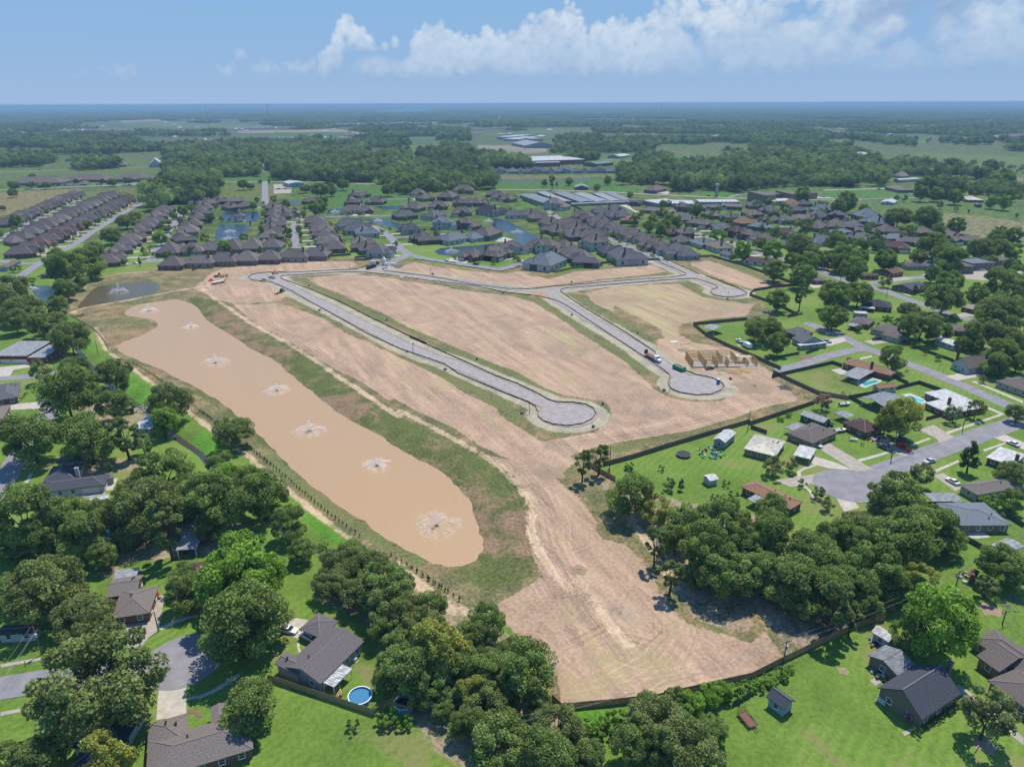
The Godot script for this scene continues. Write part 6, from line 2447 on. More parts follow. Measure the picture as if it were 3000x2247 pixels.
	water("water",[P([-2383,-4238,-10,-54,-9,-46,3,-42,9,-42,32,-23,29,-26,30,-14,26,-16,30,-26,17,-4,33,-1,29,18,45,32,42,36,29,28,33,46,39,54,42,68,36,63,48,77,44,70,56,68,49,52,49,60,49,61,57,60,44,51,41,54,49,61,33,47,37,32,33,32,39,42,35,32,31,30,27,42,36,38,20,35,23,45,32,41,38,47,30,53,30,36,30,48,45,47,32,54,31,43,30,40,31,40,31,49,42,43,35,43,31,31,33,32,29,27,21,22,23,22,27,27,18,29,18,31,29,24,24,32,41,37,26,34,31,21,26,30,24,25,27,31,16,30,16,33,23,35,14,39,17,21,12,32,2,19,8,41,8,42,12,36,3,37,11,24,-2,23,3,19,-3,19,-8,13,0,20,-16,13,-13,12,-11,4,-22,1,-9,1,-15,5,-18,-15,-16,-4,-24,-22,-30,-23,-31,-21,-28,-29,-31,-21,-25,-28,-28,-26,-25,-40,-38,-29,-27,-26,-38,-37,-28,-26,-27,-37,-29,-29,-32,-29,-31,-34,-30,-36,-20,-31,-28,-28,-24,-34,-32,-39,-27,-41,-27,-38,-33,-39,-26,-39,-27,-25,-27,-40,-43,-49,-29,-42,-29,-33,-33,-35,-25,-36,-33,-40,-42,-38,-29,-45,-34,-36,-36,-24,-30,-31,-37,-41,-70,-62,-59,-50,-58,-48,-57,-50,-58,-59,-69,-48,-64,-46,-57,-48,-43,-35,-50,-37,-44,-42,-26,-24,-21,-34,-20,-20,-1,-24,-5,-24,0,-28,8,-33,11,-33,19,-37,6,-43,9,-42,-2,-36,2,-29,5,-37,-12,-27,-10,-27,-23,-36,-27,-33,-26,-29,-34,-18,-31,-16,-33,-11,-35,-13,-24,-10,-23,-11,-22,-10,-16,-24,-17,-17])],-1.1,mats["water_muddy"],"opaque tan muddy water of the long pond")
	water("water",[P([-2738,-4334,-63,-185,-87,-261,-24,-99,53,-57,68,-48,93,-31,97,8,74,27,44,81,23,79,42,106,-39,73,-66,70,-65,82,-65,74,-51,56])],-0.8,mats["water_dark"],"dark brown water of the second pond")
	water("water",[P([-3396,-4878,27,-41,93,1,78,80,75,63,66,61,32,116,19,124,-53,-27,-121,-128,-123,-149])],-0.6,mats["water_blue"],"blue water of the small pond behind the oaks")
	water("water",ribbon(P([-2749,-4182,284,398,161,230,103,122,92,116,153,183,123,126,73,67,104,101,102,95,182,200,135,133,59,52,55,56,58,81,78,89,156,170,163,156,111,89]),2.0),-1.28,mats["water_ditch"],"dark water of the narrow ditch")
	var fponds := []
	for e in [[P([-3378,-8446,86,-151,280,48,180,413,52,342,-199,59,-154,-37]),0.07,"blue"],
		[P([-3078,-7549,314,-23,124,442,67,419,35,238,-246,-242,-121,-312]),0.07,"blue"],
		[P([-2988,-9536,107,-91,128,195,53,274,-71,-2]),0.07,"blue"],
		[P([-2212,-8719,150,-76,104,395,-87,109,-74,-39]),0.07,"blue"],
		[P([-1707,-8950,347,-57,28,275,-165,20]),0.07,"blue"],
		[P([-1645,-7929,125,-44,149,31,95,219,103,160,26,181,-75,10,-117,-134,-151,-190]),0.07,"blue"],
		[P([-656,-6093,36,-125,101,-63,202,-62,130,-88,159,-20,92,25,-132,218,-156,163,-152,117,-129,37,-106,-60]),0.07,"blue"],
		[P([-219,-7914,60,-46,104,168,117,377,106,398,97,310,44,193,-157,179,-123,-138,27,-189,-107,-414,-157,-405]),0.08,"blue"],
		[P([-235,-12129,525,-214,304,164,486,-301,490,-152,-16,130,-507,411,-613,89,-636,25]),0.09,"ditch"]]:
		fponds.append(e[0])
		water("water",[e[0]],e[1],mats["water_" + e[2]],"water of an estate pond")
		block_line(e[0],14.0,4.0)
	var fb := MB.new()
	var flds := []
	for e in [[P([-7495,-10516,683,-421,303,-102,210,605,382,1566,79,626,89,286]),0.03,0.27,0.23,0.1],
		[P([-10285,-14607,1500,-130,-631,-1589,891,-682,1147,1886,1147,119,591,1469,-805,1112,-1155,-101,-1125,202]),0.05,0.13,0.185,0.05],
		[P([-4615,-11560,593,-240,769,2348,-676,-222]),0.03,0.15,0.2,0.05],
		[P([-3825,-11511,89,6,399,1239,314,229,-194,395]),0.03,0.2,0.21,0.06],
		[P([-5171,-12968,698,-847,588,1879,-897,-58]),0.03,0.09,0.2,0.035],
		[P([-2782,-11453,730,36,278,998,389,343,127,698,-299,433,-655,226,-388,-1094]),0.03,0.085,0.2,0.03],
		[P([-231,-11905,1960,-724,38,629,-179,962,-659,356,-1114,-212]),0.04,0.085,0.195,0.035],
		[P([-343,-12771,2217,-333,-88,639,-2115,257]),0.05,0.19,0.2,0.06],
		[P([1228,-10218,195,-952,597,139,-132,601,-297,219]),0.04,0.085,0.21,0.035],
		[P([2313,-10091,512,-442,326,342,-104,267,-341,48]),0.04,0.075,0.23,0.03],
		[P([2001,-16738,1191,-1198,401,4,792,321,-536,2207,-1457,572,-649,-13]),0.08,0.11,0.2,0.04],
		[P([3758,-10766,1523,-317,-200,436,-735,121]),0.06,0.1,0.2,0.035],
		[P([4633,-11015,1057,118,-214,1028,-184,255,-1123,49,207,-621]),0.05,0.085,0.22,0.03],
		[P([4476,-9279,739,-189,620,370,348,510,-899,1315,63,-856,-448,-75,-502,920,-408,-712]),0.03,0.115,0.2,0.05],
		[P([4930,-8279,328,293,150,532,-728,1066,-410,-147,112,-690]),0.05,0.25,0.24,0.11],
		[P([6606,-11299,378,-282,506,127,-350,534,-429,-119]),0.06,0.12,0.2,0.05],
		[P([-31738,-61595,3041,-376,6736,9843,7648,6800,1834,5869,-6608,-2043,-4725,-4889]),0.2,0.15,0.2,0.07],
		[P([-30767,-59319,862,-5281,2534,5515,-543,4967]),0.3,0.4,0.3,0.2],
		[P([-11229,-31002,853,-6136,1799,412,1729,4770,323,2450,-3863,861]),0.2,0.075,0.17,0.05],
		[P([-12961,-35855,2684,-924,1272,-1806,3356,7466,25,1758,-1795,-4769,-4800,355]),0.3,0.42,0.3,0.2],
		[P([-13009,-35413,1421,-1195,1007,3223,-1288,369]),0.3,0.42,0.3,0.2],
		[P([-3483,-22298,1220,-1114,458,3060,-531,1721,-684,-1286]),0.2,0.12,0.22,0.05],
		[P([-2271,-16944,785,-748,106,613,-272,1744,-422,285]),0.15,0.14,0.19,0.07],
		[P([-29304,-179799,6463,-38721,9615,90204,-4357,14968]),0.6,0.14,0.22,0.09],
		[P([-1073,-31149,2980,-4073,1811,886,-355,2838,-3209,459,-1107,2034]),0.3,0.11,0.2,0.06],
		[P([-3878,-28572,993,-415,247,2531,-884,-100]),0.3,0.11,0.2,0.06],
		[P([-1014,-22746,2060,125,-126,3468,-1133,886,-628,-494]),0.2,0.3,0.27,0.2],
		[P([10244,-18825,1525,1780,-1733,2578,-1128,602,517,-2117,-116,-1084]),0.1,0.14,0.215,0.06],
		[P([13936,-30713,997,-730,-1356,3486,-629,68]),0.3,0.15,0.22,0.07],
		[P([9958,-24943,1748,-975,-1479,3828,-1007,-589]),0.2,0.13,0.19,0.06],
		[P([13188,-24443,610,-454,-1012,1929,-547,387]),0.2,0.14,0.23,0.07],
		[P([15262,-26313,245,393,-1000,1701,-693,445]),0.2,0.14,0.23,0.07],
		[P([16160,-26009,1713,-1124,-921,1422,-1590,1009]),0.2,0.14,0.23,0.07],
		[P([6538,-19620,92,498,-363,1160,-311,221]),0.2,0.15,0.22,0.07],
		[P([-21002,-30878,1166,551,1686,2617,-541,281]),0.3,0.38,0.28,0.18],
		[P([8313,-12217,215,-7,-407,605,-183,5]),0.1,0.25,0.25,0.13]]:
		fb = MB.new()
		fb.cc = Color(e[2],e[3],e[4])
		fb.flat(e[0],e[1] + 0.004 * flds.size())
		struct("field",fb.mesh(mats["fieldsheet"]),"open field beyond the houses")
		flds.append(e[0])
	sheet("road",ribbon(P([-972,-21759,1077,378,863,1194]),14),0.35,mats["concrete_old"],"far pale road",false)
	sheet("road",ribbon(P([-176,-14951,1511,-1439]),12),0.37,mats["concrete_old"],"far pale road",false)
	sheet("road",ribbon(P([2004,-16744,634,562]),8),0.39,mats["concrete_old"],"far pale road",false)
	sheet("road",ribbon(P([4522,-10534,1062,-165]),8),0.41,mats["concrete_old"],"far pale road",false)
	silt_fence(P([-1891,-5054,32,28,123,41,99,99,141,172,231,325,201,275,265,368,217,262,250,232,80,135,132,146,98,109,92,91,26,41,10,56,0,54,20,42,37,31,55,16,61,-20,43,-46,21,-53,-5,-55,-27,-41,-58,-23,-68,-4,-31,-27,-44,-73,-84,-110,-100,-104,-107,-133,-115,-143,-43,-50,-82,-104,-134,-158,103,104,-151,-182,-263,-347,-235,-327,-252,-300,-216,-239,-100,-102,-29,-59,6,-45,135,-34,187,-59,148,-27,135,21,131,56,133,80]),"black silt fence along the pond side of the first new road")
	silt_fence(P([-1901,-5071,-34,-70,-6,-70,42,-54,103,-35,122,24,169,-39,154,-42,159,-28,65,-144]),"black silt fence behind the bend of the first new road")
	silt_fence(P([-965,-5420,-30,19,29,76,125,68,172,82,177,114,71,62,160,116,229,128,147,11,151,-59,310,-107,413,-136,8,17,193,-66,91,-51,16,-53,-28,-111,-93,-276]),"black silt fence on the far side of the middle new road")
	silt_fence(P([-789,-5113,178,104,129,58,224,116,226,185,214,103,101,98,60,132,79,244,71,220,65,200,117,349,5,15,36,116,19,79,-9,56,-21,54,-1,66,28,44,68,32,68,-10,55,-45,25,-45,2,-33,-9,-40,-20,-35,-60,-42,-30,-44,-17,-14]),"black silt fence down the pond side of the second new road")
	silt_fence(P([333,-4631,-1,-89,43,-45,271,-89,326,-99,112,-41,202,-38,47,1,50,107,35,96,-2,62,-60,60,-28,74,4,72,44,48,70,1,85,-47,35,-48,-3,-82,-30,-122,-56,-179,-58,-138]),"black silt fence round the small far dead end")
	silt_fence(P([332,-4675,28,116,82,268,100,287,88,254,78,262,-41,-145,65,223]),"black silt fence up the far side of the second new road")
	silt_fence(P([-795,-5715,46,-21,129,85,196,143,186,120,158,106,63,-86,72,-65,107,-8]),"black silt fence below the curving estate street")
	silt_fence(P([1273,-5621,53,191,65,257]),"short black silt fence by the straight street end")
	# --- older houses and sheds near the site,then buildings farther off
	for e in [["house","grey manufactured home with cross gables, covered deck and blue pool behind","house",-42.1,-126.6,1.08,"roof_purple","wall_greyside",[[-7.8,6.8,-5.3,5.3,3,.33,"g","x"],[-8.1,-4,-7.8,-0.9,3,.33,"g","z"],[3,9.5,-11.1,-4.6,2.8,.35,"h","x"]],[["open",2],["cover",-6.9,-0.9,5,8.1,2.6,"metal_white"],["vents",3],["ac",3.3,5.2],["post",3.1,-10.6],["post",8.9,-10.6]]],
		["house","long taupe hip-roofed brick house at the foot of the concrete drive","house",-62.4,-101.3,0.39,"roof_taupe","wall_brick",[[-7.4,11.4,-4.9,4.9,2.8,.36,"h","x"],[-7.5,-0.3,-9.4,-2,2.8,.36,"h","z"],[4,7.2,-9.1,-4.2,2.8,.30,"g","z"]],[["vents",5]]],
		["house","taupe hip-roofed carport house on the round dead-end street","house",-94.7,-144.6,0.24,"roof_taupe","wall_brick",[[-4,4.9,-5.4,5.4,2.7,.38,"h","z"],[-7.1,0.1,-11.5,-3.5,2.7,.30,"g","x"],[-7.4,-1.8,-14.9,-11.4,2.5,.30,"f","x","metal_tin"]],[["vents",3],["chimney",-5.1,-9.3,2,"wall_brick"]]],
		["house","dark blue-grey roofed house half hidden by the huge oak","house",-82.3,-106.1,-0.00,"roof_charcoal","wall_white",[[-3.2,6.9,-4.6,4.6,2.8,.36,"h","x"],[-0.7,4.9,4,8.9,2.8,.36,"h","x"]],[["vents",3]]],
		["house","white brick house with dark blue roof, chimney and carport","house",-144.3,-204,0.27,"roof_navy","wall_white",[[-8.5,10.6,-3.9,3.9,2.8,.32,"h","x"],[-9.5,-0,-14.9,-3.3,2.8,.42,"h","z"]],[["chimney",0.4,-5.9,5.4,"wall_white"],["garage",6.21,3.47,"+z",5]]],
		["house","grey hip-roofed house beside the white brick house, under tall trees","house",-159.8,-225.4,0.21,"roof_slate","wall_cream",[[0.1,8.5,-7.4,7.4,2.8,.36,"h","z"]],[]],
		["house","slate-roofed hip house with round shrubs beside the long drive","house",-217,-285.5,0.52,"roof_slate","wall_brick",[[-5.9,2.6,-10,10,2.8,.40,"h","z"]],[["vents",2]]],
		["house","brown brick house at the edge beside the concrete drive","house",-206.9,-261.7,0.41,"roof_taupe","wall_brick",[[-2.2,2.8,-8.1,8.1,2.8,.35,"h","z"]],[]],
		["workshop","red brick workshop with wide pale metal roof and garage doors","workshop",-250.8,-339.6,-0.01,"metal_tin","wall_redbrick",[[-4.5,12.6,-10.6,10.6,3.6,.80,"f","z"],[14,22.5,-5.5,12.4,3.4,.70,"f","z"]],[["garage",2.70,12.14,"+z",5],["garage",6.95,12.14,"+z",2.6],["garage",10.71,12.14,"+z",5]]],
		["house","pale green metal-roofed house under the oaks near the blue pool","house",-97.4,-181.4,0.17,"metal_palegreen","wall_greyside",[[-0.8,4.6,-6,6,2.8,.30,"g","z"]],[]],
		["carport","tin carport with blue bins beneath, behind the pale green roof","carport",-92.6,-170.9,0.15,"metal_tin","wall_greyside",[[-1.8,3.8,-4.2,4.2,2.8,.50,"f","z"]],[["open",0],["post",-1.2,4.6],["post",3.4,4.2],["post",1.9,-2.8]]],
		["house","white-roofed cottage behind bright green tree near the ditch","house",-145.8,-252,-0.01,"metal_white","wall_cream",[[-0.2,7.7,-5.8,5.8,2.8,.25,"h","z"]],[]],
		["house","low white-roofed house hidden between oaks south of the deep pool","house",-130.7,-194.9,0.50,"metal_white","wall_white",[[-3.1,3,-1.3,1.3,2.6,.20,"g","x"]],[]],
		["house","reddish brown roofed house mostly hidden by the bright green tree","house",-83.7,-154.6,0.17,"roof_maroon","wall_brick",[[-4.6,6.7,-6.5,6.5,2.8,.30,"h","z"]],[["vents",3]]],
		["house","white mobile home behind the transformer pole","house",-118,-134.8,0.09,"roof_charcoal","wall_white",[[-3.3,5.3,-1.6,1.6,2.7,.25,"g","x"]],[]],
		["house","pale roofed house under the oak row beside the street","house",-138.4,-171.6,0.94,"roof_slate","wall_white",[[-4.7,3.5,-2.4,2.4,2.8,.30,"h","x"]],[]],
		["garden_shed","small sage-green lean-to shed beside the white brick house","shed",-134.5,-209.1,0.67,"roof_grey","wall_sage",[[-1.7,1,-1.2,1.2,2.4,.40,"f","x"]],[]],
		["house","tall brick house with steep dark blue shingle gable","house",85.5,-114.9,0.52,"roof_navy","wall_greybrick",[[-7,6.7,-4.9,4.9,3,.75,"g","x"],[0.2,6.6,-12.2,-5,2.7,.36,"g","x","metal_zinc"]],[["chimney",9.8,0.2,6,"wall_greybrick"],["vents",1],["ac",-6.5,-4.1],["ac",-6.5,-3.2]]],
		["house","long brown roofed ranch house with porch at the edge","house",112.2,-125.8,-1.19,"roof_brown","wall_tanbrick",[[-6.9,9.1,-4,4,2.8,.40,"h","x"],[-2.5,2.8,-3.4,8.1,2.8,.33,"g","x"],[3.5,13.6,2.6,12.7,2.8,.35,"h","z"]],[]],
		["house","tan orange hip house with tin patio beside the tree belt","house",82.8,-195.1,-0.91,"roof_orange","wall_brick",[[-10,7.7,-3.6,3.6,2.7,.32,"h","x"]],[["vents",3],["cover",-4.3,-0.9,2.7,8.3,2.5,"metal_tin"]]],
		["house","cream metal-roofed house with white carport near the dead end","house",93.8,-229.4,-0.59,"metal_cream","wall_tanbrick",[[-8.2,3.1,-7.2,7.2,2.7,.28,"h","z"]],[["vents",3],["cover",7.9,13.6,-7.5,2.3,2.5,"metal_white"],["cover",-7.9,-4,-6.8,-0.6,2.5,"metal_white"]]],
		["house","grey-brown hip house with pale brick walls and open carport","house",113.3,-240.4,-0.96,"roof_brown","wall_tanbrick",[[-6.2,4.7,-8.2,8.2,2.7,.34,"h","z"]],[["vents",3],["cover",-9.8,-6.4,-3.5,4.1,2.5,"metal_tin"]]],
		["house","maroon hip-roofed house with cluttered drive and covered patio","house",134.6,-247.9,-1.11,"roof_maroon","wall_brick",[[-4.8,5.8,-5.1,5.1,2.7,.42,"h","x"]],[["vents",3],["cover",-12.8,-7.2,-5.5,0,2.5,"metal_tin"]]],
		["workshop","long tin-roofed grey shed behind the grey-brown hip house","shed",119.9,-255.7,-0.93,"metal_zinc","wall_darkside",[[-5.1,5.3,-3,3,2.6,.30,"g","x"]],[]],
		["workshop","wide open-sided metal workshop beside the white-roofed pool house","workshop",153.5,-273.5,-1.11,"metal_zinc","wall_blueside",[[-3.5,7.4,-6.9,6.9,3.4,.20,"g","z"]],[["open",0],["post",-1.6,7.8],["post",1.8,6.8],["post",6.2,6.5]]],
		["house","flat white-roofed house with brick chimney and blue pool","house",181,-269,-1.23,"metal_white","wall_brick",[[-3.9,8.3,-10,10,2.7,.10,"h","z"],[-11.8,0,-10.7,1.3,2.9,.12,"h","z"]],[["chimney",1.8,3.3,5.8,"wall_redbrick"]]],
		["house","white-roofed house with brick chimney beyond the white sedan","house",174.3,-220.2,-0.90,"metal_white","wall_brick",[[-5.9,2.3,-6.6,6.6,2.7,.15,"h","z"]],[["chimney",1.7,1.1,4.7,"wall_redbrick"]]],
		["house","dark taupe hip house with white car in its drive","house",153.8,-203.9,-1.29,"roof_taupe","wall_cream",[[-0.1,6.8,-9.4,9.4,2.8,.42,"h","z"]],[["vents",1]]],
		["house","slate blue low-pitched house with white lattice pergola","house",138.6,-188.1,-1.56,"roof_blue","wall_tanbrick",[[-2.3,10.5,-7.5,7.5,2.8,.22,"h","z"]],[["vents",2],["cover",6.7,10.3,-6.2,1.7,2.6,"metal_white"],["cover",-8.6,-3.5,-2.1,7.8,2.5,"metal_tin"]]],
		["house","orange-brown U-shaped house with long glazed patio and teal pool","house",168.9,-310.4,-0.85,"roof_orange","wall_brick",[[-12.8,8.6,-4.5,4.5,2.8,.34,"h","x"],[2.5,9.4,-4.2,4.7,2.8,.30,"h","z"]],[["chimney",-0.2,2,6,"wall_brick"],["vents",3],["cover",-5.8,2.2,0.6,20,2.7,"metal_tin"]]],
		["pool_house","small orange-roofed white pool house beside the teal pool","shed",163,-289.7,-1.32,"roof_orange","wall_white",[[-0.7,3.7,-5,5,2.6,.40,"g","z"]],[]],
		["house","tall white gabled house with brown roof and open garage","house",219,-319.4,-1.32,"roof_brown","wall_white",[[-0.7,9.2,-10.2,10.2,3,.80,"g","z"],[7.3,13.5,-8.8,0.7,2.8,.50,"g","z"]],[["chimney",-9,-2.5,6.8,"wall_brick"],["open",1]]],
		["house","long grey ranch house with arched porch along the street edge","house",224.3,-289.6,-1.20,"roof_brown","wall_cream",[[-6.8,11.4,-7.5,7.5,2.8,.35,"h","x"]],[]],
		["house","brown double-hip house with black car in its drive","house",205.2,-360.7,-0.95,"roof_brown","wall_cream",[[-5.8,4.6,-6.3,6.3,2.8,.40,"h","z"],[-14.5,-4.6,-14.7,0.7,2.8,.40,"h","z"]],[["chimney",-3.5,-8.4,5.8,"wall_brick"]]],
		["house","weathered brown hip house beside a red truck","house",199.3,-386.5,-0.68,"roof_brown","wall_brick",[[-5.7,4.5,-6.5,6.5,2.8,.40,"h","z"]],[["cover",-4.9,1.4,5,13.5,2.5,"metal_tin"]]],
		["house","wide charcoal hip house with red trim walls","house",227.1,-421.6,-0.39,"roof_charcoal","wall_redbrick",[[-11.3,5.2,-7.2,7.2,2.8,.40,"h","x"]],[["cover",-12.5,-4.5,3.3,11.3,2.5,"metal_white"]]],
		["house","grey-blue hip house beneath the giant oak","house",154.6,-367.5,-1.11,"roof_slate","wall_redbrick",[[-4.8,6.1,-6,6,2.8,.45,"h","z"]],[["vents",4]]],
		["house","cream gabled garage house with white lean-to beside the junction","house",154.2,-354.7,-1.33,"roof_slate","wall_sage",[[-2.6,6.7,-6.6,6.6,2.8,.45,"g","x"],[6,9,-6.8,9.3,2.5,.30,"f","x","metal_white"]],[]],
		["pavilion","open pavilion with wide pale tin roof in fenced yard","pavilion",111.8,-374.1,-1.00,"metal_tin","wall_white",[[-4.1,3.1,-4.4,4.4,2.9,.25,"g","x"]],[["open",0],["post",-2.7,5],["post",4.2,5.3],["post",5,-3.1]]],
		["workshop","white gabled garden workshop with tin roof by vegetable patch","shed",79.2,-237.4,-0.67,"metal_white","wall_greyside",[[-2.8,2.1,-5.2,5.2,3,.40,"g","z"]],[]],
		["garden_shed","small white shed with double doors on the lawn","shed",66,-207.6,-1.15,"metal_white","wall_white",[[-2.2,1.9,-1.9,1.9,2.3,.40,"g","z"]],[]],
		["garden_shed","pale blue curved-roof shed behind the steep blue gable house","shed",86.5,-132.7,-1.00,"metal_white","wall_blueside",[[-1.8,2.5,-1.7,1.7,2.6,.50,"g","x"]],[]],
		["garden_shed","barn shed with dark roof and ramp alone on the lawn","shed",55.9,-113.2,-0.95,"roof_navy","wall_blueside",[[-2.3,2.1,-2,2,2.5,.70,"g","x"]],[]],
		["garden_shed","small maroon-roofed play shed beside a utility pole","shed",121.7,-155.3,-0.75,"roof_red","wall_brick",[[-1,0.9,-1.7,1.7,2.6,.40,"g","z"]],[]],
		["carport","tin-roofed carport beyond the yellow hose lawn","carport",138.4,-168,-1.11,"metal_tin","wall_white",[[-2.1,2.6,-3.9,3.9,2.6,.20,"g","z"]],[["open",0],["post",-1.2,4.3],["post",3.4,4.1],["post",2.6,-3.4]]],
		["workshop","white-roofed metal barn with pale walls beneath dark trees","shed",226.1,-350.7,-1.24,"metal_white","wall_white",[[-3.9,7.5,-4.1,4.1,2.8,.35,"g","x"]],[]],
		["house","dark roofed house behind the great oak","house",246.7,-370.9,-0.50,"roof_brown","wall_brick",[[-5.2,1.1,-6.1,6.1,2.8,.40,"h","z"]],[]],
		["house","tan flat-roofed house beyond the side street","house",281.8,-420.3,-1.02,"roof_tan","wall_brick",[[-1.6,8.4,-10.6,10.6,2.8,.15,"h","z"]],[]],
		["house","navy roofed long house beside the bend of the side street","house",267.2,-468.8,-1.08,"roof_navy","wall_brick",[[-5.8,9.5,-9,9,2.8,.30,"g","z"]],[]],
		["house","brown low house with white patch of roof beyond the junction","house",262.2,-503,-0.01,"roof_maroon","wall_brick",[[-11.1,0.8,-4.3,4.3,2.8,.25,"h","x"]],[]],
		["house","red-roofed long shed house beyond the junction","house",276.8,-515.2,-1.14,"roof_red","wall_redbrick",[[-2.9,8.9,-6.1,6.1,3,.35,"g","z"]],[]],
		["house","brown roofed brick house beside the playground trees","house",218.9,-491.8,-0.01,"roof_purple","wall_brick",[[-8.6,1.1,-7.5,7.5,2.8,.35,"h","z"]],[]],
		["townhouse","brown two-storey mansard townhouse, nearest of the three","townhouse",337.9,-527.8,0.08,"roof_brown","wall_greybrick",[[-16.7,3.3,-11.1,11.1,5.6,.15,"h","z"]],[]],
		["townhouse","blue-roofed two-storey mansard townhouse, middle of the three","townhouse",360.1,-537.2,0.17,"roof_blue","wall_greybrick",[[-16.7,4.5,-8.1,8.1,5.6,.15,"h","x"]],[]],
		["townhouse","brown two-storey mansard townhouse, farthest of the three","townhouse",379.7,-544.9,0.08,"roof_brown","wall_greybrick",[[-15.3,5.2,-7.8,7.8,5.6,.15,"h","x"]],[]],
		["house","slate roofed white house beside the townhouse car park","house",324.6,-533.4,-0.02,"roof_slate","wall_white",[[-11.3,3.1,-12.6,12.6,2.8,.40,"h","z"]],[]],
		["house","navy roofed house with cream walls beside the red-roofed house","house",308,-534.4,-0.02,"roof_navy","wall_cream",[[-9.7,6,-5.8,5.8,2.8,.30,"h","x"]],[]],
		["storage_box","pale blue storage trailer behind the weathered brown house","trailer",206.2,-403.6,-0.17,"metal_white","wall_blueside",[[-4.1,3.1,-2.4,2.4,3,.10,"f","x"]],[]],
		["playhouse","red wooden shed beside the oak pair","shed",204.3,-455.3,-0.38,"roof_red","wall_redbrick",[[-2.3,1.6,-4,4,2.5,.40,"g","z"]],[]],
		["house","grey hip house by the first pond, half behind oaks","house",-348.6,-525.8,0.17,"roof_brown","wall_brick",[[2,10.1,-15.7,15.7,2.8,.40,"h","z"]],[]],
		["house","pale blue-walled house at the street corner near the oaks","house",-395.8,-545.9,0.21,"roof_brown","wall_blueside",[[1.8,9,-12.6,12.6,3,.40,"h","z"]],[]]]:
		house(e[0],e[1],e[2],V(e[3],0,e[4]),e[5],e[6],e[7],e[8],e[9])
